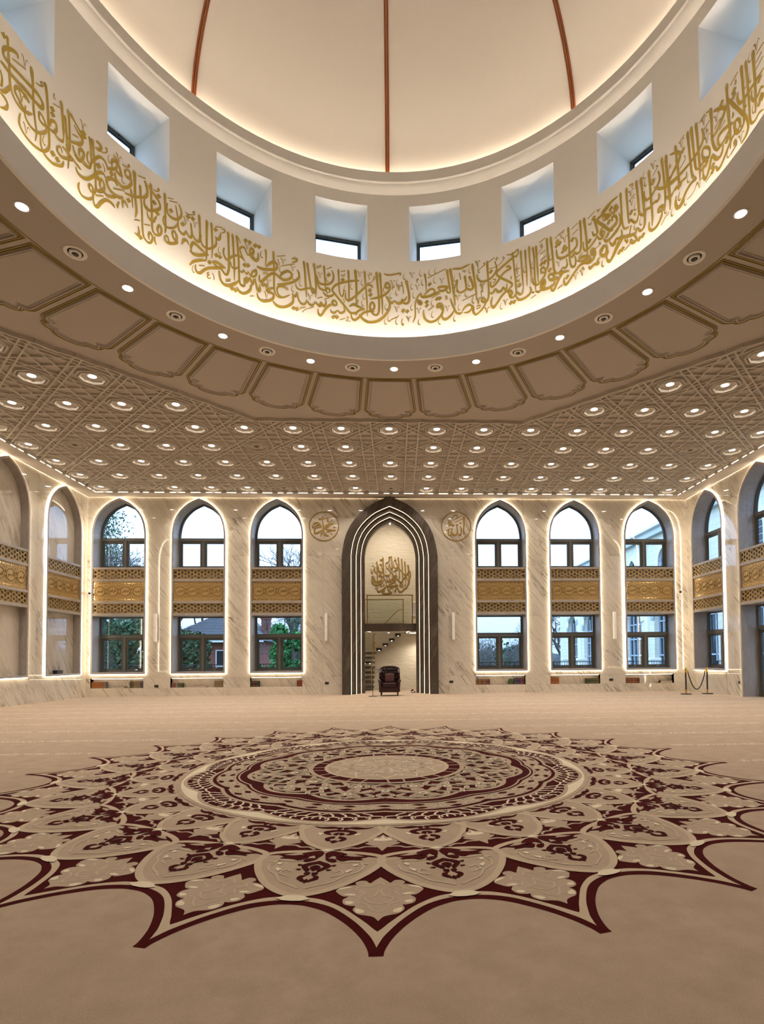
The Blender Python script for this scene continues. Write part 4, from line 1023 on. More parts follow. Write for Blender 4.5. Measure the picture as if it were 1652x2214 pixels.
fig = MB(); ar = lambda pts, w_: strokeband(fig, pts, w_, -.026, -.02, False)
ar([(-.12, .05), (-.10, -.01)], .035); ar([(-.10, -.01), (-.06, -.05), (-.08, -.10)], .022); ar([(-.10, -.01), (-.15, -.05), (-.19, -.05)], .022); ar([(-.12, .045), (-.07, .02), (-.05, .04)], .018); ar([(-.12, .045), (-.17, .02), (-.16, -.01)], .018)
fig.ring(circ(.024, 14, -.11, .085), circ(.001, 14, -.11, .085), -.026, -.02)
ar([(.0, 0), (.16, 0)], .025); fig.prism([(.13, .055), (.21, 0), (.13, -.055)], -.026, -.02)
fig.ring(rect(-.025, .0, -.11, .11), rect(-.020, -.005, -.105, .105), -.026, -.02)
obj('pictogram', fig, 'white', sx_)
# boxes on the window sills
bx = thing('black_box', 'low black box on the sill of the blind arch nearest the corner', 'box', (XL - .085, 13.20, .932)); obj('body', MB().bbox(-.075, .075, -.17, .17, 0, .12, .008), 'black', bx); obj('lid', MB().box(-.077, .077, -.172, .172, .10, .124), 'gasket', bx)
bx = thing('black_box', 'low black box on the sill of the right wall window by the corner', 'box', (XR + .30, 12.95, .932)); obj('body', MB().bbox(-.09, .09, -.20, .20, 0, .10, .008), 'black', bx); obj('lid', MB().box(-.092, .092, -.202, .202, .08, .104), 'gasket', bx)

# rope barrier by the right corner
def stanchion(x, y, label):
    t = thing('rope_stanchion', label, 'stanchion', (x, y, 0))
    obj('base', MB().lathe([(.001, 0), (.185, 0), (.19, .012), (.185, .028), (.05, .04), (.001, .04)], 32), 'black', t, True)
    obj('foot_collar', MB().lathe([(.030, .035), (.030, .17), (.001, .17)], 20), 'brassb', t, True)
    obj('pole', MB().tube([(0, 0, .16), (0, 0, .80)], .028, 16), 'black', t, True)
    obj('top_collar', MB().lathe([(.031, .79), (.031, .93), (.034, .94), (.034, .965), (.026, .975), (.001, .975)], 20), 'brassb', t, True)
    return t
M['brassb'] = mat('polished_brass_bright', (.62, .40, .08), .2, .95)
S1, S2 = (10.67, 12.81), (11.53, 12.92)
stanchion(*S1, 'black and brass rope stanchion, the one further from the door opening'); stanchion(*S2, 'black and brass rope stanchion, the one nearer the door opening')
rp_ = thing('barrier_rope', 'sagging black velvet rope hooked between the two brass stanchions', 'rope', (S1[0], S1[1], .86))
dx, dy = S2[0] - S1[0], S2[1] - S1[1]; l_ = math.hypot(dx, dy); ux, uy = dx / l_, dy / l_
pts = []
for i in range(25):
    t = i / 24; s_ = .085 + t * (l_ - .17); z = -.62 * (1 - ((t - .5) * 2) ** 2) ** 1.0 - .0; pts.append((ux * s_, uy * s_, z - .06))
obj('rope', MB().tube(pts, .019, 10), 'black', rp_, True)
for a_, b_ in ((.03, .09), (l_ - .03, l_ - .09)): obj('hook', MB().tube([(ux * a_, uy * a_, .02), (ux * b_, uy * b_, -.02), (ux * b_, uy * b_, -.07)], .022, 10), 'brassb', rp_, True)
# ------------------------------------------------------------------ woven star medallion in the carpet (24 points, radius 4.33 m)
def pile(name, c0, c1):
    m = mat(name, c0, .95, spec=.1); v = coords(m, rand=False); n = noise(m, v, 2.2, 5, .6); f = noise(m, v, 160, 2, .7)
    col = mixc(m, ramp(m, n, [(.35, (0, 0, 0)), (.65, (1, 1, 1))]), c0, c1); col = mixc(m, ramp(m, f, [(.3, (0, 0, 0)), (.7, (.35, .35, .35))]), col, tuple(min(1, q * 1.35) for q in c1)); base(m, col); bump(m, f, .3, .01); M[name] = m
pile('pile_burgundy', (.036, .0012, .0012), (.050, .0018, .0016)); pile('pile_tan', (.345, .265, .19), (.40, .315, .23)); pile('pile_tan_light', (.43, .345, .245), (.46, .37, .265)); pile('pile_cream', (.60, .52, .38), (.66, .58, .43))
MXY = (0.0, 0.0)
med = thing('medallion_carpet', 'large burgundy and cream star-edged medallion woven in the beige carpet', 'carpet', (0, 0, .0))
PH = math.radians(0.33)
def pol(r, th): return (r * math.sin(th), -r * math.cos(th))
class FL:                       # flat pile shapes at one height
    def __init__(s): s.m = MB()
    def poly(s, pts, z):
        n = len(pts)
        if n < 3: return
        tri = geometry.tessellate_polygon([[Vector((x, y, 0)) for x, y in pts]])
        s.m.add([(x, y, z) for x, y in pts], [tuple(t) for t in tri])
    def strip(s, A_, B_, z, closed=False):
        n = len(A_); s.m.add([(x, y, z) for x, y in A_] + [(x, y, z) for x, y in B_], [(i, (i + 1) % n, n + (i + 1) % n, n + i) for i in range(n if closed else n - 1)])
    def line(s, pts, w, z, closed=False, taper=False):
        n = len(pts); A_, B_ = [], []
        for i, p in enumerate(pts):
            a = pts[i - 1] if (closed or i) else p; b = pts[(i + 1) % n] if (closed or i < n - 1) else p
            dx, dy = b[0] - a[0], b[1] - a[1]; l = math.hypot(dx, dy) or 1; ww = w * (max(.12, math.sin(PI * (i + .001) / (n - 1))) if taper else 1) / 2
            A_.append((p[0] - dy / l * ww, p[1] + dx / l * ww)); B_.append((p[0] + dy / l * ww, p[1] - dx / l * ww))
        s.strip(A_, B_, z, closed)
    def mesh(s, name, m): return s.m.mesh(name, m, recalc=False)
def up(me):                     # make every face look up
    for p in me.polygons:
        if p.normal.z < 0: p.flip()
    me.update(); return me
def sm(pts, n=5): return smoothpts(pts, n)
def uv(u, r): return (u, -r)    # sector frame: u tangential, r outwards (towards the camera at angle 0)
def mir(pts): return pts + [(-a, b) for a, b in reversed(pts)]
HS = PI / 24                    # half sector = 7.5 degrees
# star border profile r(theta) for one sector, tip at 0, valley at +-7.5 degrees
def star(rt, rv, pw=1.9, n=14, half_w=0.0):
    """outline of one sector from -7.5 to 7.5 degrees"""
    out = []
    for i in range(n + 1):
        t = i / n                                        # 0 at valley, 1 at tip
        u = (1 - t); r = rt - (rt - rv) * (1 - (1 - math.sqrt(max(0, 1 - t * t)) * .0)) if False else rv + (rt - rv) * (1 - math.cos(t * PI / 2) ** .75) ** 1.25
        out.append((u, r))
    return out
def starpts(rt, rv, tipw):
    """right half: from tip edge to valley, as (theta, r); curve hugs the valley as a round arch"""
    c = []
    T = HS - tipw / rt
    for i in range(15):
        t = i / 14
        # quarter of a superellipse: at valley horizontal, at tip steep
        a = t * PI / 2
        th = HS - T * (math.sin(a)); r = rv + (rt - rv) * (1 - math.cos(a) ** 1.0)
        c.append((th, r))
    return c                                             # valley -> tip
def sector_loop(fun_outer, fun_inner):
    o = [pol(r, th) for th, r in fun_outer]; i_ = [pol(r, th) for th, r in fun_inner]
    return o, i_
z1, z2, z3, z4, z5, z6, z7 = .0010, .0022, .0034, .0046, .0058, .0070, .0082
def tab(pts): return [(math.radians(a), r) for a, r in smoothpts(pts, 4)]        # valley -> tip, (angle from the tip, radius)
K0 = tab([(7.5, 3.803), (6.17, 3.815), (4.33, 3.879), (2.48, 4.011), (1.21, 4.153), (.58, 4.273), (.45, 4.336)])
K1 = tab([(7.5, 3.748), (5.51, 3.774), (3.64, 3.844), (1.8, 3.991), (.60, 4.136), (.18, 4.215), (0, 4.262)])
K2 = tab([(7.5, 3.702), (6.36, 3.712), (4.78, 3.744), (2.85, 3.844), (1.06, 3.998), (.28, 4.083), (0, 4.109)])
def resam(K, n=25):
    out = []
    for i in range(n):
        t = i / (n - 1) * (len(K) - 1); a = min(int(t), len(K) - 2); f_ = t - a; out.append(tuple(K[a][q] + (K[a + 1][q] - K[a][q]) * f_ for q in (0, 1)))
    return out
K0, K1, K2 = resam(K0), resam(K1), resam(K2)
def full_sector(K): return [(-th, r) for th, r in K] + [(th, r) for th, r in reversed(K)]
bd = FL(); P0 = [pol(r, th) for th, r in full_sector(K0)]; P1 = [pol(r, th) for th, r in full_sector(K1)]; P2 = [pol(r, th) for th, r in full_sector(K2)]
inner = [pol(2.30, -HS + 2 * HS * i / 49) for i in range(50)]
bd.strip(P0, inner, z1); burg = up(bd.mesh('star_field', 'pile_burgundy'))
bd = FL(); bd.strip(P1, P2, z2); tanb = up(bd.mesh('star_band', 'pile_tan_light'))
# palmette between the petals
pal = mir([uv(a, b) for a, b in sm([(0, 3.425), (.035, 3.475), (.062, 3.515), (.085, 3.478), (.125, 3.475), (.150, 3.505), (.138, 3.535)], 3)] + [uv(a, b) for a, b in sm([(.138, 3.535), (.190, 3.545), (.255, 3.600), (.238, 3.650), (.205, 3.690), (.180, 3.690)], 3)] +
         [uv(a, b) for a, b in sm([(.180, 3.700), (.205, 3.735), (.195, 3.790), (.150, 3.815), (.130, 3.812)], 3)] + [uv(a, b) for a, b in sm([(.130, 3.822), (.140, 3.865), (.110, 3.915), (.060, 3.935), (.025, 3.955), (0, 4.0)], 3)])
f = FL(); f.poly([p for i, p in enumerate(pal) if i == 0 or math.dist(p, pal[i - 1]) > 1e-4][:-1], z2); palm = up(f.mesh('palmette', 'pile_tan'))
f = FL()
for s_ in (-1, 1):
    for a, b, c, w_ in (((.165, 3.565), (.21, 3.575), (.250, 3.602), .022), ((.135, 3.682), (.16, 3.672), (.205, 3.668), .022), ((.14, 3.775), (.165, 3.775), (.190, 3.760), .03), ((.075, 3.895), (.10, 3.885), (.125, 3.850), .034)):
        f.line([uv(s_ * q[0], q[1]) for q in sm([a, b, c], 5)], w_ * 1.3, z3, taper=True)
palh = up(f.mesh('palmette_highlight', 'pile_cream'))
f = FL()
for s_ in (-1, 1):
    f.line([uv(s_ * a, b) for a, b in sm([(0, 3.60), (.03, 3.70), (.08, 3.72), (.05, 3.78), (.0, 3.80)], 4)], .012, z3)
    f.line([uv(s_ * a, b) for a, b in sm([(0, 3.50), (.05, 3.57), (.10, 3.55), (.14, 3.60), (.09, 3.64), (.12, 3.70)], 4)], .010, z3)
    f.line([uv(s_ * a, b) for a, b in sm([(0, 3.90), (.04, 3.86), (.07, 3.80), (.12, 3.78)], 4)], .010, z3)
palv = up(f.mesh('palmette_vein', 'pile_tan_light'))
# petals: big outer egg and smaller inner egg, both centred half way between the points
def leafshape(t, n=4):
    r_ = smoothpts(t, n); return [uv(a, b) for a, b in r_] + [uv(-a, b) for a, b in reversed(r_[1:-1])]
def inset(pts, d):
    a = offset(pts, d); return a if area(a) < area(pts) else offset(pts, -d)
eo = leafshape([(0, 3.722), (.065, 3.704), (.135, 3.664), (.205, 3.604), (.27, 3.530), (.325, 3.444), (.375, 3.352), (.425, 3.226), (.440, 3.11), (.39, 3.015), (.22, 2.965), (0, 2.952)]); ei = inset(eo, .047)
f = FL(); f.poly(eo, z3); petal = up(f.mesh('petal', 'pile_tan'))
f = FL(); f.strip(eo, ei, z4, True); petalb = up(f.mesh('petal_border', 'pile_tan_light'))
io = leafshape([(0, 2.948), (.065, 2.934), (.12, 2.894), (.185, 2.835), (.235, 2.765), (.28, 2.678), (.325, 2.566), (.355, 2.45), (.36, 2.30), (.20, 2.15), (0, 2.12)]); ii = inset(io, .040)
f = FL(); f.poly(io, z4); ipetal = up(f.mesh('inner_petal', 'pile_tan'))
f = FL(); f.strip(io, ii, z5, True); ipetalb = up(f.mesh('inner_petal_border', 'pile_tan_light'))
f = FL(); f.poly([uv(a, b) for a, b in [(-.10, 3.742), (-.05, 3.768), (0, 3.772), (.05, 3.768), (.10, 3.742), (.05, 3.700), (0, 3.694), (-.05, 3.700)]], z6)
f.poly([uv(a, b) for a, b in [(-.055, 2.958), (0, 2.978), (.055, 2.958), (0, 2.925)]], z6)
for s_ in (-1, 1):
    for pts in ([(.235, 3.21), (.275, 3.195), (.265, 3.235), (.245, 3.245)], [(.205, 3.32), (.245, 3.29), (.255, 3.30), (.225, 3.355)], [(.115, 2.60), (.16, 2.565), (.17, 2.585), (.14, 2.63)]):
        f.poly([uv(s_ * a, b) for a, b in pts], z6)
lens_ = up(f.mesh('petal_highlight', 'pile_cream'))
# burgundy arabesque inside each petal
f = FL()
def blob(pts, z=z6, k=3):
    cx_, cy_ = sum(p[0] for p in pts) / len(pts), sum(p[1] for p in pts) / len(pts); pts = [(max(.004 if p[0] > .001 else 0, cx_ + (p[0] - cx_) * 1.28), cy_ + (p[1] - cy_) * 1.22) for p in pts]
    for s_ in (-1, 1): f.poly([uv(s_ * a, b) for a, b in sm(pts + [pts[0]], k)[:-1]], z)
blob([(.018, 3.02), (.05, 2.985), (.10, 3.00), (.145, 3.035), (.12, 3.05), (.15, 3.075), (.105, 3.085), (.07, 3.055), (.05, 3.105), (.03, 3.07)])
blob([(.115, 3.10), (.16, 3.065), (.21, 3.075), (.29, 3.065), (.25, 3.10), (.27, 3.12), (.20, 3.125), (.155, 3.15)])
blob([(.035, 3.125), (.075, 3.12), (.105, 3.15), (.09, 3.175), (.06, 3.16)])
blob([(.0, 3.175), (.035, 3.195), (.065, 3.215), (.085, 3.25), (.065, 3.295), (.035, 3.335), (.028, 3.30), (.05, 3.265), (.035, 3.235), (.0, 3.215)])
blob([(.0, 3.245), (.02, 3.255), (.03, 3.28), (.012, 3.315), (.0, 3.325)])
blob([(.095, 3.235), (.125, 3.225), (.115, 3.25)]); blob([(.085, 3.305), (.115, 3.31), (.09, 3.325)])
blob([(.008, 3.365), (.035, 3.36), (.04, 3.385), (.015, 3.40)]); blob([(.022, 3.415), (.052, 3.42), (.062, 3.455), (.035, 3.485), (.02, 3.47), (.035, 3.445)]); blob([(.0, 3.47), (.018, 3.49), (.03, 3.50), (.008, 3.51), (.0, 3.53)])
blob([(.05, 2.44), (.10, 2.415), (.17, 2.43), (.22, 2.41), (.18, 2.45), (.11, 2.465)]); blob([(.0, 2.44), (.03, 2.43), (.045, 2.46), (.02, 2.48)])
blob([(.0, 2.50), (.05, 2.505), (.10, 2.525), (.115, 2.56), (.085, 2.60), (.055, 2.60), (.075, 2.56), (.04, 2.54), (.0, 2.535)])
blob([(.0, 2.565), (.025, 2.57), (.04, 2.60), (.012, 2.62)]); blob([(.022, 2.66), (.05, 2.67), (.075, 2.705), (.055, 2.75), (.03, 2.745), (.045, 2.715), (.02, 2.695)]); blob([(.0, 2.745), (.025, 2.765), (.0, 2.80)])
ara = up(f.mesh('petal_arabesque', 'pile_burgundy'))
f = FL()
for s_ in (-1, 1):
    f.line([uv(s_ * a, b) for a, b in sm([(.02, 3.60), (.09, 3.55), (.16, 3.50), (.22, 3.40), (.29, 3.33), (.31, 3.24), (.27, 3.16)], 4)], .016, z5)
    f.line([uv(s_ * a, b) for a, b in sm([(.14, 3.42), (.20, 3.38), (.18, 3.32), (.14, 3.35)], 4)], .014, z5)
    f.line([uv(s_ * a, b) for a, b in sm([(.05, 3.10), (.15, 3.17), (.25, 3.16), (.33, 3.20)], 4)], .016, z5)
vein = up(f.mesh('petal_vein', 'pile_tan_light'))
# dark wedge between the inner petals with its light flower
f = FL(); f.poly([uv(a, b) for a, b in [(0, 2.52), (.05, 2.63), (.10, 2.70), (.18, 2.78), (.30, 2.845), (.37, 2.90), (.26, 2.95), (.17, 3.03), (.10, 3.075), (0, 3.10)]] + [uv(-a, b) for a, b in reversed([(.05, 2.63), (.10, 2.70), (.18, 2.78), (.30, 2.845), (.37, 2.90), (.26, 2.95), (.17, 3.03), (.10, 3.075)])], .0040)
wedge = up(f.mesh('dark_wedge', 'pile_burgundy'))
f = FL(); f.poly([uv(a, b) for a, b in mir(sm([(0, 2.60), (.03, 2.66), (.07, 2.67), (.10, 2.72), (.13, 2.745), (.10, 2.775), (.13, 2.80), (.09, 2.84), (.04, 2.88), (0, 2.97)], 3))][:-1], z5)
for s_ in (-1, 1): f.line([uv(s_ * a, b) for a, b in sm([(.04, 2.88), (.12, 2.87), (.17, 2.90), (.23, 2.89), (.29, 2.93)], 4)], .022, z5)
fleur = up(f.mesh('wedge_flower', 'pile_tan'))
f = FL(); f.poly([uv(a, b) for a, b in mir(sm([(0, 2.63), (.02, 2.70), (.055, 2.695), (.07, 2.74), (.03, 2.755), (0, 2.76)], 3))][:-1], z6); fleurh = up(f.mesh('wedge_flower_light', 'pile_cream'))
f = FL(); sb_ = lambda rr: [pol(rr, a) for a in [(-HS + 2 * HS * i / 10) for i in range(11)]]
for k in range(24):
    a = PH + k * 2 * HS
    for me in (burg, tanb, palm, palh, palv, wedge, fleur, fleurh): link(me.name, me, med, (0, 0, 0), (0, 0, a))
    for me in (petal, petalb, ipetal, ipetalb, lens_, ara, vein): link(me.name, me, med, (0, 0, (k % 2) * .0005), (0, 0, a + HS))
# central roundel: rings, all flat pile
def circ_xy(r, n=192, ph=0): return [pol(r, ph + 2 * PI * i / n) for i in range(n)]
def scal(r, amp, n=384):        # 12 lobes, cusps at multiples of 30 degrees
    return [pol(r - amp * (1 - abs(math.sin(6 * (2 * PI * i / n)))) ** 1.0, 2 * PI * i / n + PH) for i in range(n)]
def disc(name, pts, m, z):
    n = len(pts); o_ = MB().add([(x, y, z) for x, y in pts] + [(0, 0, z)], [(i, (i + 1) % n, n) for i in range(n)]); return link(name, up(o_.mesh(name, m, recalc=False)), med)
def ringf(name, A_, B_, m, z): f = FL(); f.strip(A_, B_, z, True); return link(name, up(f.mesh(name, m)), med)
zb = .0082
disc('roundel_rim', circ_xy(2.385, 384), 'pile_tan', zb)
ringf('crescent_ring', circ_xy(2.345, 384), scal(2.328, .115), 'pile_cream', zb + .0012)
ringf('scallop_band', scal(2.328, .115), scal(2.288, .115), 'pile_tan', zb + .0012)
disc('braid_ground', scal(2.288, .115), 'pile_burgundy', zb + .0012)
f = FL(); nb = 120
for i in range(nb):
    t0 = 2 * PI * (i + .5) / nb + PH; s_ = 1 if math.sin(6 * (t0 - PH)) * math.cos(6 * (t0 - PH)) >= 0 else -1; d = 2 * PI / nb * s_
    rr = lambda t, a: (2.288 - .115 * (1 - abs(math.sin(6 * (t - PH)))) ** 1.0) * a + 2.035 * (1 - a)
    f.line([pol(rr(t0 + d * q, a), t0 + d * q) for a, q in sm([(1, -.35), (.82, -.50), (.62, -.2), (.48, .40), (.28, .55), (0, 1.25)], 3)], .020, zb + .0024)
    f.line([pol(rr(t0 + d * q, a), t0 + d * q) for a, q in sm([(.52, .35), (.62, .75), (.80, .80)], 3)], .016, zb + .0024)
link('braid_line', up(f.mesh('braid_line', 'pile_cream')), med)
disc('flower_border', scal(2.065, .07), 'pile_tan', zb + .0036); disc('flower_ground', scal(2.025, .07), 'pile_burgundy', zb + .0048); disc('flower_band', scal(1.985, .07), 'pile_tan', zb + .0060)
f = FL(); fd = FL(); nf = 36
for i in range(nf):
    t0 = 2 * PI * (i + .5) / nf + PH; rc = 1.865 + .02 * abs(math.sin(6 * (t0 - PH))); cx, cy = pol(rc, t0)
    ring_ = [(cx + .060 * (1 + .22 * math.cos(6 * a)) * math.cos(a), cy + .060 * (1 + .22 * math.cos(6 * a)) * math.sin(a)) for a in [2 * PI * q / 30 for q in range(30)]]
    f.line(ring_, .009, zb + .0084, True)
    f.line([(cx + .026 * math.cos(a), cy + .026 * math.sin(a)) for a in [2 * PI * q / 10 for q in range(10)]], .007, zb + .0084, True)
    for q in range(6): a = 2 * PI * q / 6; f.line([(cx + .026 * math.cos(a), cy + .026 * math.sin(a)), (cx + .055 * math.cos(a + .5), cy + .055 * math.sin(a + .5))], .006, zb + .0084)
    h_ = PI / nf
    for sg in (1, -1):
        fd.poly([pol(rc + a, t0 + h_ * b) for a, b in sm([(.055 * sg, .55), (.085 * sg, .95), (.05 * sg, 1.35), (.02 * sg, 1.05), (.035 * sg, .8), (.055 * sg, .55)], 3)[:-1]], zb + .0072)
        fd.poly([pol(rc + a, t0 + h_ * b) for a, b in [(.078 * sg, -.30), (.095 * sg, 0), (.078 * sg, .30), (.086 * sg, 0)]], zb + .0072)
link('flower_line', up(f.mesh('flower_line', 'pile_cream')), med); link('leaf_gap', up(fd.mesh('leaf_gap', 'pile_burgundy')), med)
disc('scallop_ground', scal(1.775, .05), 'pile_burgundy', zb + .0084)
ringf('scallop_line', scal(1.755, .06), scal(1.735, .06), 'pile_tan', zb + .0092)
ringf('web_band', scal(1.655, .13), scal(1.605, .13), 'pile_tan', zb + .0092)
f = FL(); f2 = FL()
def segs(F, pts, w, z):
    for i in range(len(pts) - 1):
        (ax, ay), (bx, by) = pts[i], pts[i + 1]; l = math.hypot(bx - ax, by - ay)
        if l < 1e-5: continue
        nx, ny = -(by - ay) / l * w / 2, (bx - ax) / l * w / 2
        F.m.add([(ax + nx, ay + ny, z), (ax - nx, ay - ny, z), (bx - nx, by - ny, z), (bx + nx, by + ny, z)], [(0, 1, 2, 3)])
        F.m.add([(bx + math.cos(q * PI / 3) * w / 2, by + math.sin(q * PI / 3) * w / 2, z) for q in range(6)], [(0, 1, 2, 3, 4, 5)])
WI = [0]
def strapline(pts, w_=.044, closed=False): f.line(pts, w_ + .020, zb + .0096 + WI[0] * 3e-5); f2.line(pts, w_, zb + .0138 + WI[0] * 3e-5); WI[0] += 1
for k in range(12):
    a0 = PH + k * PI / 6
    for sg in (1, -1):
        S2_ = lambda pts: [pol(r, a0 + sg * math.radians(t)) for r, t in sm(pts, 5)]
        strapline(S2_([(.93, 0), (1.06, 7), (1.22, 3), (1.32, 10), (1.47, 14), (1.55, 9), (1.47, 5), (1.38, 8)]), .036)
        strapline(S2_([(.95, 14), (1.10, 10), (1.24, 17), (1.36, 14), (1.50, 20), (1.58, 15)]), .034)
        strapline(S2_([(1.10, -4), (1.20, 2), (1.30, -1), (1.42, 3), (1.54, 0)]), .030)
        strapline(S2_([(1.00, 5), (.99, 12), (1.08, 15), (1.18, 12)]), .026)
        strapline(S2_([(1.30, 5), (1.38, 12), (1.34, 18), (1.26, 15)]), .026)
        f2.poly([pol(r, a0 + sg * math.radians(t)) for r, t in sm([(1.23, 7), (1.30, 5.5), (1.40, 9), (1.36, 11.5), (1.28, 9.5), (1.23, 7)], 3)[:-1]], zb + .0178 + (k * 2 + (sg > 0)) * 1e-5)
    for r, t in ((1.44, 15), (1.12, 15), (1.28, 0)):
        cx, cy = pol(r, a0 + math.radians(t)); f.line([(cx + .035 * math.cos(q), cy + .035 * math.sin(q)) for q in [2 * PI * j / 12 for j in range(12)]], .024, zb + .0180, True)
link('web_outline', up(f.mesh('web_outline', 'pile_cream')), med); link('web_strap', up(f2.mesh('web_strap', 'pile_tan')), med)
ringf('ring_band', circ_xy(.955), circ_xy(.900), 'pile_tan', zb + .0190); disc('dark_ring', circ_xy(.900), 'pile_burgundy', zb + .0190)
f = FL()
for k in range(24):
    a = PH + math.radians(-2.2 + 15 * k + (0 if k % 2 else 4.4)); f.line([pol(.91, a), pol(.74, a + .03 * (1 if k % 2 else -1))], .022, zb + .0198)
link('ring_tie', up(f.mesh('ring_tie', 'pile_tan')), med)
ringf('ring_band', circ_xy(.765), circ_xy(.720), 'pile_tan_light', zb + .0204); disc('centre_disc', circ_xy(.720), 'pile_tan', zb + .0204)
f = FL(); f2 = FL()
for k in range(12):
    a0 = PH + k * PI / 6
    for sg in (1, -1):
        f.line([pol(r, a0 + sg * math.radians(t)) for r, t in sm([(.10, 0), (.22, 18), (.36, 6), (.50, 14), (.62, 4), (.69, 0)], 5)], .014, zb + .0212)
        f.line([pol(r, a0 + sg * math.radians(t)) for r, t in sm([(.30, 15), (.42, 10), (.48, 15)], 5)], .012, zb + .0212)
    cx, cy = pol(.54, a0 + PI / 12); f.line([(cx + .05 * math.cos(q), cy + .05 * math.sin(q)) for q in [2 * PI * j / 14 for j in range(14)]], .012, zb + .0212, True)
f.line(circ_xy(.12, 40), .014, zb + .0212, True)
link('centre_tracery', up(f.mesh('centre_tracery', 'pile_cream')), med)
for c in kids(med):
    if c.name.startswith(('braid_line', 'flower_line', 'leaf_gap', 'web_outline', 'web_strap', 'centre_tracery', 'ring_tie', 'petal_arabesque', 'petal_highlight', 'palmette_highlight', 'palmette_vein', 'petal_vein')): c['kind'] = 'stuff'
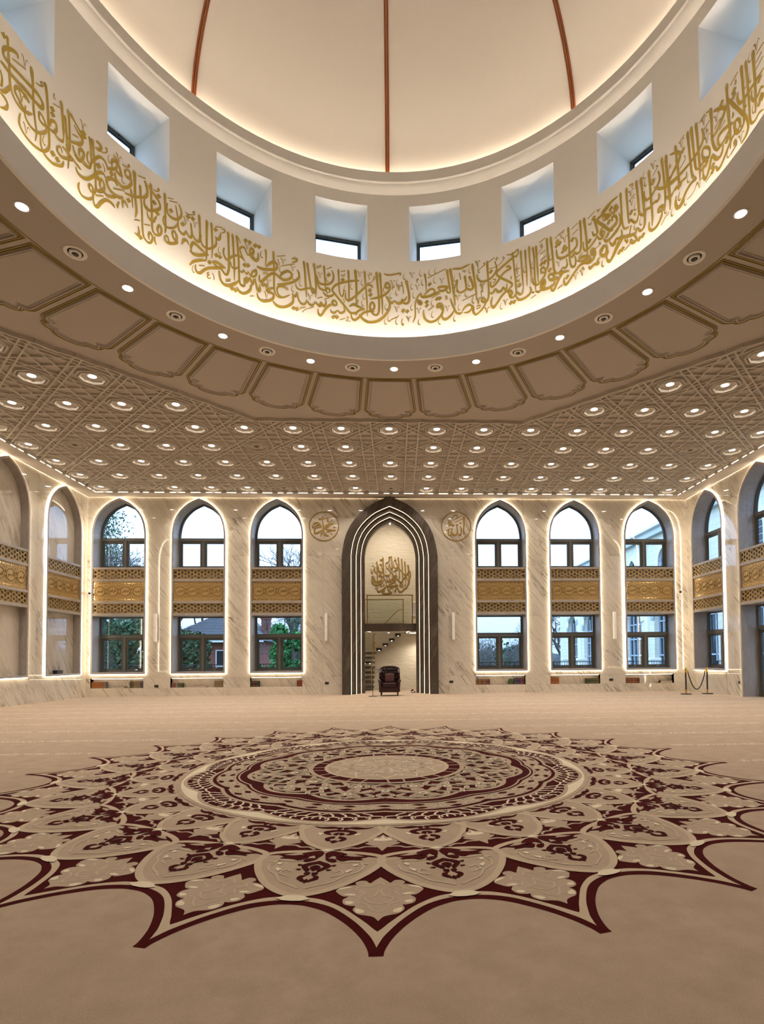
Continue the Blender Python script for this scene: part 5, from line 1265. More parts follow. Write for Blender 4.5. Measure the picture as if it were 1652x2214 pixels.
# ------------------------------------------------------------------ inscriptions: pen strokes as (width mm; along-wall mm, height mm)
DRUM = [
"a42 -1458,1748 -1443,1547 -1431,1372 -1427,1163;s50 -1345,1145 -1327,1219 -1383,1244 -1414,1187 -1366,1123;s50 -1279,1669 -1244,1564 -1262,1438 -1344,1352 -1470,1315 -1568,1338 -1616,1454 -1633,1527;D -1350,1555;s50 -1599,1369 -1569,1232 -1485,1188 -1392,1198;s50 -669,1525 -844,1498 -1051,1430 -1197,1350 -1258,1272 -1271,1208 -1226,1156 -1128,1045 -1020,927 -934,828 -864,763 -764,770 -702,815;s48 -1226,1156 -1276,1098 -1362,1064 -1435,1092 -1483,1149;a36 -1137,1728 -1127,1518 -1119,1296 -1102,1176 -1052,1110 -1019,1195 -1024,1284;s20 -1083,1682 -974,1717;s16 -1073,1616 -1053,1570 -1025,1619 -1010,1577 -990,1652;D -1040,1498;a40 -913,1748 -901,1441 -900,1150 -907,992;a54 -756,1778 -735,1462 -731,1237 -741,1012;s50 -367,1383 -384,1427 -450,1453 -505,1429 -538,1387 -681,1238 -802,1113 -889,1046 -955,1057 -981,1116 -969,1218;a40 -547,1770 -527,1483 -495,1081 -490,721;D -428,1322;D -414,1217;V -646,1674;s18 -471,1702 -432,1570;s15 -413,1736 -387,1709 -409,1669 -438,1698 -413,1736;s20 -357,1650 -308,1631 -335,1584 -361,1609;s16 -313,1601 -395,1516 -494,1486;a50 -277,1768 -256,1503 -227,1166 -219,941 -233,816 -288,757 -358,787 -398,863 -430,928 -408,1015 -364,1045 -325,980 -343,889 -398,863;a46 -197,1759 -175,1394 -150,1056 -145,775;s50 13,1418 -43,1398 -80,1442 -49,1511 2,1501 30,1423 -10,1313 -121,1220 -253,1164 -429,1119;s20 -102,1419 -129,1339 -90,1284;s58 -66,1206 -11,1128 22,1038 5,903 -101,742 -256,624 -454,585 -585,642 -676,745;s50 -855,735 -836,648 -782,605 -699,658 -584,781 -453,837 -321,834;s56 -894,904 -802,960 -693,923 -536,875;s50 -536,875 -650,851 -716,795 -749,709;s44 -697,1089 -719,1003 -791,957;s50 -55,1206 11,1088 77,1050 121,1112;s50 121,1107 187,1051 236,1035 292,1088 303,1163;s46 309,1129 365,1123 414,1205;s36 -100,1736 -52,1703 59,1704 192,1729 276,1740 249,1677;s50 -1168,898 -1189,962 -1241,986 -1276,931 -1237,880 -1161,893;s50 -1259,894 -1345,857 -1428,753 -1497,630 -1540,593 -1582,635 -1591,732;s44 -1313,774 -1285,712 -1216,713 -1160,777;s44 -1160,777 -1103,730 -1043,744 -999,801 -1020,892;D -1249,608;D -1169,616;s42 -1668,880 -1625,846 -1571,813 -1535,854 -1526,910;s42 -1526,888 -1492,825 -1442,821 -1414,888 -1423,975;s20 -1608,970 -1492,1023;s20 -1453,980 -1345,1030;s20 -1108,567 -989,620;s20 -1398,1679 -1278,1747;s20 -1620,1680 -1516,1742;s20 -1620,1647 -1516,1708;s16 -960,628 -923,666 -908,635 -956,566 -865,573;s20 290,1536 327,1399 333,1275;s18 219,769 185,713 159,724 137,701 75,678 8,617;s18 90,1450 128,1435 105,1401 84,1423 79,1355;s18 -1031,1075 -1009,1023 -1009,967;V -1538,1504;V 91,1514;V 186,904;V 234,1401;C -1383,1448;C 357,1648;C 197,1514;C 45,1208;C 178,1288;C -565,1164;C -594,1005;C -67,946;C -80,608;C 174,611;C 306,610;C -3,677;C -986,1294;C -845,1358;C -603,1476;D 330,869",
"a54 394,1583 437,1396 465,1215 457,1080 401,1036 340,1056 313,1117;s50 313,1083 280,1043 202,1044;D 329,869;D 422,855;s20 298,1547 326,1399 332,1264;s40 742,1267 679,1204 634,1116 600,983 603,803 587,691 542,592;s54 645,1093 707,1071 751,1037 716,999 656,1036;s54 735,1263 748,1181 834,1163 968,1185 1094,1229 1190,1278;s46 797,1191 868,1268 962,1334 1033,1313 1041,1244 968,1198;a38 823,1712 848,1529 855,1303;D 936,1449;s54 1113,1333 1162,1361 1246,1358 1339,1332 1290,1280 1205,1265 1135,1319;s46 1312,1277 1345,1212 1411,1191;a46 1327,1746 1359,1535 1390,1306 1411,1202;a56 1401,1757 1447,1476 1478,1225 1512,885;s22 889,1600 1310,1762;s26 1614,1614 1633,1510 1646,1452;a46 1735,1530 1760,1351 1767,1221 1732,1190 1661,1159 1588,1177 1533,1238;s34 1477,1191 1525,1351 1562,1467 1556,1279 1595,1187;a54 1834,1496 1899,1344 1922,1228 1886,1181 1816,1202 1768,1256;s16 1688,1673 1707,1618 1728,1654 1740,1600 1763,1658;s44 1454,1732 1549,1720 1660,1710 1764,1740 1859,1761;a48 1910,1745 1945,1467 1981,1193 1998,935;s20 1674,963 2017,1063;s42 2018,1483 2039,1383 2108,1310 2218,1300 2311,1330;a42 2241,1727 2263,1387 2277,1055 2269,914 2224,843 2147,846 2115,897 2152,921 2202,854 2190,770 2123,676 2034,612 1973,599 1929,663 1937,783;s50 1399,1059 1442,940 1489,817 1532,725 1616,678 1678,712;s44 1672,724 1750,816 1839,843 1893,788 1870,719 1793,679 1704,689;s50 1502,797 1417,672 1310,598 1235,616 1209,704 1241,779;s50 1228,792 1175,888 1100,903 1114,962 1176,970 1229,903 1228,792 1174,686 1067,597 934,577 835,641 789,746 794,869;s20 898,849 1043,936;s20 974,1123 1178,1219;D 1100,1094;D 1164,1095;D 860,1044;D 864,960;s22 1288,1131 1324,1128 1299,1100 1337,1072 1288,1066;s26 2014,777 2076,779 2062,727 1991,716;s18 638,1579 678,1599 660,1562 638,1579 648,1499;s18 2157,1701 2190,1715 2179,1669 2090,1608;C 357,1648;C 526,1415;C 569,1210;C 518,931;C 310,587;C 686,584;C 1150,555;C 1493,576;C 993,728;C 988,998;C 728,1709;C 939,1713;C 1072,1732;C 770,1491;C 1048,1520;C 1513,1487;C 1851,1610;C 1833,1314;C 1757,1096;C 1600,814;C 1921,908;C 2056,1573;V 539,1686;V 659,1397;V 688,854;V 454,674;V 1221,1488;V 1576,1052;V 1341,844;V 2129,1180;V 2036,1732;V 2037,882;V 2232,628;V 249,1401",
"s50 -3030,1608 -2993,1615 -2983,1552 -3020,1490 -3066,1499;s50 -2891,1581 -2885,1470 -2933,1390 -3020,1418 -3066,1448;D -2956,1710;D -2872,1718;C -2816,1564;a38 -2729,1726 -2719,1554 -2736,1356;s58 -2918,1277 -2825,1265 -2695,1295 -2526,1359 -2485,1427 -2507,1501 -2564,1506 -2642,1444 -2723,1342;a42 -2564,1750 -2554,1499 -2548,1309 -2550,1078 -2540,889 -2503,805 -2431,774 -2318,814 -2208,895;s20 -2489,1658 -2303,1737;s20 -2466,1608 -2436,1483;V -2347,1590;s38 -2166,1711 -2090,1746 -2044,1732 -2075,1676 -2166,1629;s22 -2385,1481 -2105,1618;C -2409,1385;s54 -2422,1236 -2356,1335 -2261,1404 -2185,1389 -2166,1316 -2223,1241 -2337,1186 -2432,1214 -2507,1256 -2582,1249 -2676,1164 -2769,1035 -2824,973 -2862,1014 -2858,1120;s18 -2788,1194 -2685,1241;s18 -2791,1158 -2685,1211;s52 -2052,1502 -2014,1439 -2004,1343 -2071,1256 -2185,1170 -2318,1101 -2479,1040;C -2128,1308;C -1976,1214;C -2147,1039;V -2138,1501;D -2783,929;D -2713,934;V -2666,1028;V -2703,729;s40 -2246,991 -2299,1023 -2375,1029 -2460,996 -2484,907 -2450,822 -2375,797;s52 -2559,940 -2657,882 -2709,836 -2666,818 -2610,812 -2555,784 -2581,688 -2684,612 -2801,572 -2883,615 -2913,712;s50 -2954,1007 -2932,884 -2906,780 -2865,757 -2850,839 -2861,910;s38 -2973,1170 -2936,1165 -2936,1090 -2973,1032 -3028,1031 -3010,1117 -2973,1170;s42 -2982,987 -2991,880 -3064,776;s20 -3064,580 -2981,615;s56 -2572,649 -2503,575 -2390,571 -2261,627 -2151,732 -2136,857 -2153,953;s42 -2147,932 -2090,889 -2052,987 -2033,885 -1991,798 -1934,758 -1861,795 -1842,894;a44 -1904,1741 -1880,1515 -1861,1224 -1846,933;a44 -1828,1730 -1793,1478 -1765,1288 -1742,1155 -1697,1061 -1668,1133 -1722,1170 -1842,1131 -1976,1073 -2052,1095 -2086,1183;s44 -1842,855 -1780,791 -1707,788 -1649,870;a44 -1681,1748 -1652,1513 -1635,1239 -1640,981;s44 -1640,882 -1572,797 -1514,829 -1505,894;s44 -1505,874 -1443,833 -1413,908 -1421,966;D -2128,621;D -2052,622;s22 -1986,653 -1861,713;s16 -1938,577 -1861,664 -1765,706 -1682,758;s20 -1601,973 -1495,1015;V -1761,953",
"a44 -4113,1760 -4094,1472 -4098,1293 -4133,1220 -4194,1235 -4247,1275;s44 -4283,1503 -4262,1376 -4244,1272;a48 -3955,1751 -3958,1459 -3956,1138 -3964,929;s44 -3766,1345 -3823,1261 -3938,1183 -4041,1200 -4077,1287 -4069,1398;a40 -3865,1759 -3851,1517 -3841,1252 -3854,1021;s48 -3673,1648 -3681,1534 -3731,1475 -3785,1516;s46 -3767,1489 -3761,1384 -3788,1307 -3841,1252;D -3777,1656;s20 -3781,1718 -3637,1772;s28 -3655,1730 -3592,1752 -3595,1702 -3655,1648;C -3698,1262;s56 -4259,956 -4272,1037 -4229,1140 -4159,1135 -4071,1095 -3978,1058;s56 -4297,952 -4227,921 -4122,948 -3982,1035 -3915,1067;s52 -3964,925 -4087,865 -4218,769 -4296,657;s22 -4107,748 -3995,801;s50 -3571,977 -3661,926 -3786,857 -3906,797 -3994,723 -4082,611 -4147,595 -4180,648 -4177,737;s56 -3843,963 -3750,991 -3657,982 -3567,951;s44 -3843,954 -3768,919 -3714,882;D -3896,924;D -3760,1136;D -3688,1136;C -4222,609;s20 -3906,713 -3941,681 -3936,652 -3900,675 -3941,610 -3918,581 -3873,616;s20 -3842,730 -3806,675 -3806,604;a46 -3520,1748 -3510,1510 -3499,1203 -3499,983 -3534,847 -3585,830 -3639,881 -3687,895;s56 -3692,847 -3674,683 -3602,607 -3497,626 -3371,723 -3298,813;a44 -3429,1749 -3410,1466 -3390,1105 -3389,783;a44 -3343,1761 -3319,1508 -3300,1257 -3290,964 -3276,785 -3221,733 -3181,759 -3170,847 -3193,912;s44 -3599,1374 -3617,1274 -3586,1180 -3532,1154 -3427,1273 -3318,1342 -3227,1327 -3172,1276;s40 -3472,1142 -3441,1046 -3372,1040 -3308,1096;s42 -3175,1284 -3227,1364 -3264,1441 -3273,1511 -3224,1561 -3176,1564 -3150,1510 -3113,1432;s48 -3117,1445 -3062,1469 -3003,1535 -2999,1612 -3040,1614 -3062,1529 -3003,1460 -2936,1402 -2888,1446 -2895,1561;D -3155,1736;D -3072,1732;D -2942,1716;D -2868,1720;s20 -3310,1735 -3264,1627;V -3117,1618;C -2821,1562;D -3168,1203;D -3102,1221;s40 -3281,1024 -3222,1027 -3189,1096;s40 -3189,1081 -3134,1026 -3094,1099;s42 -3094,1080 -3039,1022 -2968,1040 -2922,1115 -2932,1196 -2978,1112;s44 -3180,871 -3134,843 -3060,962 -3023,883 -2968,980;s44 -2968,980 -2927,867 -2875,758 -2842,808 -2857,908;s50 -3334,668 -3276,581 -3170,596 -3060,704 -3020,841;s20 -3566,723 -3465,774;s20 -3573,682 -3465,735;D -3434,589;D -3361,583;D -3134,923",
"a50 -5372,1757 -5363,1549 -5357,1295 -5337,1137 -5329,1043 -5349,913;s20 -5309,1720 -5164,1772;a44 -5180,1727 -5143,1656 -5124,1582 -5134,1472 -5185,1399 -5258,1360 -5353,1305;a40 -5268,1578 -5251,1373 -5230,1170 -5217,861 -5196,686 -5148,631 -5089,618 -5037,680 -5023,770 -5069,829 -5097,751 -5082,674;s50 -5113,1692 -5046,1624 -4978,1583 -4903,1517 -4879,1429 -4931,1349 -5020,1273 -5109,1226 -5169,1243 -5187,1317 -5177,1397;a44 -5066,1764 -5056,1558 -5043,1301 -5036,1070 -5025,916 -4972,855 -4897,888 -4853,968 -4861,1053 -4899,1073 -4928,979 -4912,893;s44 -5131,1182 -5108,1095 -5048,1062 -5004,1078 -4974,1156 -4945,1220;D -4911,1623;D -4989,1442;D -4931,1278;s20 -5016,1675 -4949,1690 -4904,1747 -4912,1771 -4931,1735 -4901,1712;a42 -4794,1764 -4785,1522 -4777,1242 -4771,1095 -4785,996;s20 -4743,1712 -4624,1763;s20 -4703,1680 -4543,1744;s48 -4517,1737 -4470,1637 -4465,1548 -4515,1447 -4583,1396 -4675,1383 -4736,1419 -4755,1512 -4737,1615;D -4671,1507;s36 -4581,1673 -4554,1537 -4535,1442 -4537,1334 -4597,1227 -4688,1155 -4779,1135 -4822,1213 -4803,1322;s46 -4530,1399 -4518,1253 -4475,1203 -4413,1202 -4365,1300;s46 -4364,1285 -4321,1217 -4267,1233 -4256,1348 -4276,1508;s46 -4256,1333 -4212,1249 -4150,1213 -4103,1255 -4091,1411;a44 -4114,1777 -4097,1566 -4088,1413;s20 -4393,1657 -4308,1660 -4215,1717 -4208,1768 -4239,1742 -4199,1707;D -4331,1600;D -4243,1619;D -4438,1387;V -4369,1483;V -4191,1528;s48 -4620,1145 -4642,1101 -4626,1019 -4565,981 -4554,1079 -4597,1144 -4620,1145;s50 -4785,951 -4777,867 -4701,853 -4557,947 -4547,1022;s46 -4778,964 -4732,954 -4701,868;s46 -4984,810 -4978,725 -4948,668;a40 -3961,1755 -3955,1487 -3962,1242;s50 -4458,975 -4413,1086 -4351,1107 -4320,1044;s20 -5371,858 -5261,917;s22 -5183,905 -5068,958;s42 -5297,792 -5274,707 -5303,623 -5368,628;D -5251,614",
"s40 -6474,1618 -6418,1566 -6369,1533 -6332,1502 -6333,1428 -6388,1359 -6469,1318;D -6309,1631;D -6297,1586;s20 -6471,1452 -6400,1472;a40 -6202,1672 -6182,1517 -6169,1369 -6162,1281;a40 -6145,1684 -6126,1473 -6107,1315 -6093,1139 -6080,975 -6083,839 -6117,772 -6166,773 -6198,813 -6181,873 -6139,861 -6124,780 -6123,740 -6136,670 -6212,596 -6308,565 -6364,599 -6385,672 -6368,751;s50 -6086,1693 -6030,1705 -5985,1677 -6029,1591 -6099,1577;s20 -5994,1591 -5930,1629 -5882,1691 -5889,1747 -5910,1722 -5882,1705;s46 -6386,1269 -6339,1331 -6297,1309 -6306,1223 -6357,1119 -6412,1104 -6467,1133;s34 -6386,1269 -6383,1207 -6358,1177;s44 -6350,1125 -6274,1119 -6191,1150 -6158,1272 -6083,1403 -6013,1483 -5943,1495 -5900,1463 -5864,1370;s36 -6215,1408 -6242,1305 -6220,1218 -6178,1201;D -6025,1317;s48 -6465,1018 -6410,1001 -6341,982;s50 -6437,952 -6395,884 -6312,876 -6216,937 -6120,1063 -6038,1192 -5954,1248 -5911,1208;s20 -5963,1410 -5927,1358 -5919,1297;C -5842,1587;s52 -5761,1739 -5710,1691 -5659,1607 -5626,1521 -5632,1481 -5701,1489 -5730,1521;s46 -5885,1393 -5815,1438 -5716,1533 -5702,1627 -5753,1648 -5795,1579 -5787,1502;D -5797,1370;V -5660,1746;s20 -5605,1693 -5530,1711 -5479,1751 -5470,1788 -5490,1779 -5465,1746;s48 -5515,1673 -5551,1609 -5535,1551 -5470,1545 -5449,1633 -5486,1675 -5515,1673;s52 -5434,1573 -5433,1474 -5497,1361 -5598,1290 -5670,1304 -5721,1348 -5729,1452;C -5582,1429;s54 -5684,1238 -5741,1289 -5813,1274 -5876,1209 -5875,1128 -5824,1058 -5739,1042 -5653,1059 -5579,1115;s22 -5761,1135 -5551,1259;D -6040,1089;s48 -6070,930 -6048,867 -5951,945 -5924,1048 -5967,1122 -6001,1080 -6007,994 -5979,949;s46 -5951,945 -5880,919 -5795,957 -5710,1009;s22 -6082,762 -5938,859;s50 -6122,674 -6100,585 -6045,594 -5976,721 -5907,816 -5836,850 -5765,842 -5736,807;s40 -5794,862 -5765,815;a46 -5387,1753 -5368,1524 -5358,1301 -5341,1097;s20 -5308,1721 -5164,1776;s44 -5554,1212 -5423,1260 -5292,1335 -5175,1420 -5129,1527 -5148,1630 -5185,1719;a36 -5265,1579 -5256,1405 -5239,1169;a36 -5442,1381 -5416,1216 -5400,1055;D -5480,1136;s46 -5652,983 -5687,873 -5665,860;s48 -5493,987 -5538,1054 -5588,1045 -5587,918;s40 -5182,1386 -5181,1285 -5115,1257",
"a36 -7199,1771 -7180,1522 -7168,1264 -7135,1028 -7110,890 -7130,736;s50 -7421,1470 -7304,1477 -7172,1489 -7068,1475 -7008,1427 -7022,1351 -7081,1326 -7199,1340 -7331,1349 -7418,1335;s40 -7416,1246 -7344,1256 -7278,1258 -7234,1218;V -7357,1164;s50 -7413,1053 -7340,1023 -7267,1030 -7187,1097;s40 -7298,1112 -7313,984 -7265,900 -7162,880 -7059,925 -6972,1016 -6946,1089 -6974,1185 -7035,1236 -7072,1226 -7070,1146 -7018,1115 -6929,1140 -6824,1177;s20 -7138,1634 -7071,1656 -7013,1711 -7028,1750 -7055,1722 -7020,1683;a44 -6980,1801 -6944,1630 -6925,1372 -6906,1113 -6895,916 -6909,820 -6967,732 -7055,671 -7201,641 -7333,674 -7400,752 -7381,915;s20 -6846,1604 -6723,1654;s18 -6826,1786 -6830,1719 -6800,1714;D -6852,1507;D -6846,1429;V -7277,768;s48 -6878,1210 -6883,1274 -6842,1328 -6789,1337 -6773,1255 -6809,1178 -6876,1135;s42 -6817,1164 -6748,1137 -6673,1157 -6651,1227;a44 -6705,1788 -6679,1586 -6658,1378 -6651,1227;C -6984,874;s42 -7044,912 -7034,758 -6966,671 -6846,655 -6742,706 -6667,772 -6646,862;s50 -6672,1080 -6580,1063 -6488,1030 -6364,971;s46 -6754,1005 -6753,921 -6684,898 -6579,957 -6488,1002;s40 -6754,998 -6701,1032 -6670,968;D -6834,812;D -6751,789;a38 -6637,1620 -6608,1397 -6590,1198 -6564,1006 -6569,808;a40 -6583,1766 -6560,1586 -6546,1311 -6544,1169 -6573,1099 -6612,1178;a42 -6544,1746 -6466,1676 -6372,1602 -6328,1525 -6331,1441 -6416,1357 -6538,1289 -6607,1340 -6624,1453;s20 -6506,1432 -6394,1472;V -6312,1747;D -6311,1637;D -6302,1578;s46 -6491,1260 -6459,1172 -6381,1124 -6305,1177;s48 -6305,1177 -6314,1301 -6353,1311 -6383,1255 -6367,1181;s40 -6304,1162 -6226,1140 -6180,1173;D -6040,1299",
"D -7671,1747;a40 -7615,1807 -7601,1659 -7583,1498 -7567,1302 -7553,1158 -7515,1059 -7430,997 -7322,998 -7190,1098;s52 -7437,1672 -7450,1723 -7515,1703 -7598,1641 -7656,1575 -7678,1497 -7654,1451 -7570,1448 -7415,1468 -7246,1485 -7124,1501 -7037,1455 -7017,1384 -7047,1342 -7182,1329 -7364,1327 -7544,1317 -7663,1324 -7722,1321;s24 -7531,1567 -7303,1655;V -7317,1750;s46 -7241,1207 -7314,1247 -7399,1257 -7470,1203 -7468,1129 -7395,1076 -7322,1031;V -7361,1155;a40 -7215,1797 -7193,1597 -7177,1390 -7166,1093;s44 -7719,1199 -7688,1117 -7692,1009 -7715,974;s50 -7714,902 -7644,960 -7575,1081 -7564,1135;s46 -7713,872 -7642,873 -7594,828 -7616,742 -7709,667",
"a42 1906,1774 1952,1448 1988,1121 2006,919;V 2035,1727;s18 2194,1716 2174,1701 2197,1675 2173,1652 2083,1605 2043,1556;s44 2013,1504 2027,1391 2110,1311 2248,1299 2368,1352 2448,1456 2459,1551 2415,1682;a42 2244,1742 2261,1509 2271,1210 2274,973 2243,843 2163,823 2109,876 2145,926 2203,853 2183,759 2062,629 1973,589 1914,681 1916,819;D 2330,1475;s18 2472,1763 2441,1714 2487,1719 2472,1763;s16 2471,1714 2421,1641;s20 2273,1694 2416,1770;s18 2619,1736 2605,1692 2638,1681 2489,1562 2291,1550;s34 2688,1742 2806,1711 2885,1741 2944,1767 2943,1681 2903,1599;s50 2933,1646 2825,1627 2686,1558 2547,1485 2457,1404 2525,1296 2681,1170 2788,1077 2797,1016 2718,964;a40 2817,1756 2843,1524 2860,1324 2877,1125 2889,909 2895,753;s50 2665,1467 2724,1477 2773,1412 2704,1396 2624,1363 2545,1290 2464,1196 2365,1126 2316,1179 2327,1264;s26 2367,1283 2436,1273 2406,1223 2366,1214;s48 2284,1010 2363,979 2423,1051 2481,976 2560,973 2600,1039 2639,988 2679,995 2684,1110;s52 2698,951 2756,923 2804,859 2755,817 2697,931 2579,870 2459,728 2379,651 2330,723 2332,820 2362,901;V 2148,1202;s18 2107,1094 2147,1094 2117,1072 2107,1094 2110,974;s20 1888,1024 2008,1061;V 2055,888;C 1927,916;s26 1994,763 2074,781 2063,728 1994,713;V 2240,637;C 2552,624;V 2655,692;D 2772,647;D 2847,643;C 2929,1396;V 2934,1289;s20 2897,1157 2985,1199;s18 2906,1115 2919,1062 2941,1093 2950,1052 2974,1111;D 2963,980;s16 2784,1237 2770,1190 2795,1172 2784,1237;s44 2726,884 2754,778 2832,753 2912,824 2970,766 3028,785 3050,892;a40 3003,1726 3018,1460 3034,1166 3050,892;a38 3100,1708 3116,1423 3131,1131 3137,899;a38 3189,1749 3199,1487 3228,1132 3225,924;a38 3272,1695 3301,1445 3307,1158 3322,868 3329,714;a40 3344,1693 3359,1421 3374,1131 3390,880;s50 2881,757 2949,658 3066,648 3183,692 3223,773 3195,859;s20 3241,690 3281,717 3251,705 3303,686;s20 3217,595 3334,637;s44 3266,1022 3274,906 3360,835 3458,890 3537,989 3548,1078 3501,1155 3452,1137 3460,1058 3547,1032;s50 3319,718 3396,670 3475,733 3533,784 3525,863 3476,845 3436,748 3513,690 3647,663 3748,713;s20 3438,1458 3554,1503;s20 3441,1321 3562,1376;s20 3412,1725 3471,1742;s18 3470,1677 3440,1633 3492,1601 3470,1677;s16 3492,1601 3409,1514 3311,1460;D 3463,1246;D 3531,1254;a40 3587,1699 3601,1411 3607,1165 3577,1085;a42 3673,1659 3707,1363 3730,1036 3751,879;D 3644,1034;s46 3622,860 3632,930 3709,925 3737,829 3650,829;C 3084,1263;C 3260,1281;C 3661,1291",
"a42 3584,1753 3600,1511 3614,1205 3584,1106 3525,1038 3467,1080;a46 3667,1742 3696,1467 3720,1158 3736,1002 3792,903 3869,906 3918,975;s44 3918,966 3984,926 4023,980 4007,1116;s20 3757,1658 3979,1732;V 3910,1642;V 3985,1530;D 3813,1566;D 3864,1502;D 3802,1482;D 3963,1376;D 4000,1317;D 3937,1301;s50 3791,1404 3799,1289 3836,1207 3950,1162 4084,1179 4218,1246 4243,1342 4213,1448;a42 4056,1751 4070,1469 4075,1210 4090,984 4126,885 4183,866 4213,959 4187,1099;D 4146,1438;D 4149,1106;s20 4131,1665 4265,1718;s20 4144,1539 4272,1593;a44 4313,1755 4328,1512 4332,1240 4301,1112 4235,1102 4170,1181;a50 4399,1751 4431,1454 4454,1156 4459,939;D 4511,1209;s46 4380,1268 4383,1140 4424,1065 4518,1085 4632,1162 4671,1227;a46 4622,1609 4674,1367 4682,1274 4606,1274 4571,1374;s20 4473,1680 4644,1741;s16 4490,1581 4512,1533 4531,1566 4542,1515 4569,1579;D 4608,1618;s20 4700,1747 4681,1723 4728,1712 4756,1729 4699,1677;s56 4979,1681 4866,1616 4753,1565 4696,1547 4704,1480 4823,1329 4950,1164 5024,1136;s46 4789,1490 4828,1553 4873,1490 4844,1438 4798,1467;s46 4871,1421 4975,1459 4994,1516;s46 4842,1335 4766,1294 4746,1219 4801,1151 4849,1226;s44 4671,1227 4716,1140 4781,1119 4848,1192;D 4977,1575;D 5069,1552;D 5102,1493;D 5049,1476;D 4926,1344;D 4783,1222;D 4893,1099;s50 5009,1317 5001,1391 5066,1375 5101,1275 5081,1203 5006,1164;s46 4809,1085 4854,1007 4946,994 5059,1062 5153,1122 5182,1205 5149,1380;s46 4936,949 4999,842 5054,843 5074,899;s46 5074,916 5148,888 5194,909 5188,1032;s50 4866,713 4883,617 4937,560 5013,628 5108,742 5243,862;D 5142,628;D 5207,639;s18 4734,1068 4714,1041 4751,1023 4591,965;s50 4778,955 4852,912 4878,828 4830,751 4756,793 4739,890 4796,910 4776,835;s52 4861,890 4895,766 4848,724 4755,759;C 4786,594;s56 4592,1017 4545,999 4553,924 4627,874 4610,981 4573,1019;s50 4636,878 4588,799 4503,774 4400,810;s56 4251,922 4327,973 4477,912 4513,839 4401,863 4270,922;s50 4483,713 4519,650 4604,684 4697,651 4680,731 4737,752;s50 4456,798 4325,831 4210,762 4094,655 3997,572 3951,648 3958,736;s20 4352,772 4379,722 4333,746 4388,691;V 4350,657;V 4208,646;s20 4262,1003 4370,1054;s22 3844,585 3921,606 3806,565;D 3887,860;D 4023,721;s50 4068,822 4002,844 3925,843 3828,740 3729,579 3672,612 3674,714;s18 3801,829 3786,776 3824,751 3806,827;s50 3609,871 3629,937 3706,914 3752,791 3656,814 3618,858;s50 3752,791 3721,693 3615,663 3480,680 3442,705;s46 3443,752 3521,795 3532,866 3484,886;D 3640,1035;V 3849,1081;D 3538,1254;C 3660,1297;s20 3458,1726 3552,1768;s20 3454,1463 3547,1497;s20 3452,1332 3569,1375",
"s50 5124,1719 5013,1709 4881,1674 4768,1623;D 4973,1580;D 5069,1551;D 5101,1492;D 5048,1470;a42 5180,1757 5193,1501 5205,1205 5238,1031 5311,984 5348,993;a42 5306,1761 5313,1503 5334,1187 5340,1049;s46 5349,1043 5386,1085 5457,995 5512,983 5551,1088;s26 5365,1753 5438,1741 5418,1680;V 5407,1588;V 5421,1403;s22 5354,1458 5478,1520;D 5399,1223;C 5482,1260;s16 5470,1169 5457,1136 5487,1115 5470,1169;a46 5511,1748 5533,1513 5554,1234 5569,1092 5639,1009;a46 5611,1733 5632,1473 5653,1180 5674,920 5652,772 5579,748 5527,841;s50 5568,1076 5639,1009 5713,1055 5785,1036;a46 5775,1740 5794,1433 5806,1181 5827,909 5821,672;V 5874,1750;s18 5945,1701 5927,1687 5962,1663 5852,1566;C 5683,1705;C 5703,1551;s30 5833,1517 5877,1479 5890,1504;D 5858,1449;s44 5960,1577 5993,1455 5973,1360 5899,1289 5807,1229 5717,1231 5674,1328 5677,1424;s44 5713,1071 5785,1036 5839,1060 5894,1068 5947,1045 5975,1103 5959,1163;s50 5882,1342 6005,1223 6146,1160 6306,1141 6486,1160;a44 6042,1752 6066,1507 6086,1254 6098,1025 6085,846;a48 6125,1696 6136,1450 6156,1199 6185,942 6191,703;s44 6097,994 6193,920 6266,972;s44 6265,964 6319,991 6389,951 6443,1013;a42 6333,1519 6362,1264 6382,1018 6366,907;s40 6113,1264 6220,1272 6329,1353 6403,1460;s56 5950,819 5961,891 6032,885 6066,813 5941,826;s50 6031,823 6010,712 5918,604 5810,599 5758,683 5764,792;s18 6006,557 6097,648 6151,656 6161,687;C 6100,756;C 6230,612;s50 6314,780 6311,674 6344,610 6415,610 6473,671;C 6384,771;s16 6208,1493 6198,1439 6221,1443 6208,1493;C 5592,903;C 5473,893;s52 5527,841 5452,774 5307,819 5180,866 5085,771 4990,623 4952,603;s50 5252,803 5305,711 5306,786;s54 5396,728 5377,674 5449,619 5495,664 5434,770;s26 5393,980 5363,866 5352,790;s22 5247,591 5358,644;D 5558,614;D 5634,629;D 5138,629;D 5202,640;s50 5004,1309 5006,1386 5070,1370 5105,1270 5058,1215 4946,1182 4855,1290 4764,1398;s46 4822,1485 4878,1519 4933,1467 4895,1405;D 4931,1344;D 4898,1108;s46 4814,1089 4868,996 4961,1001 5091,1057 5168,1162 5162,1319;s46 4941,935 4985,857 5041,883 5070,934;s46 5070,934 5143,889 5199,921 5192,1027;s44 4821,1451 4877,1451 4972,1529",
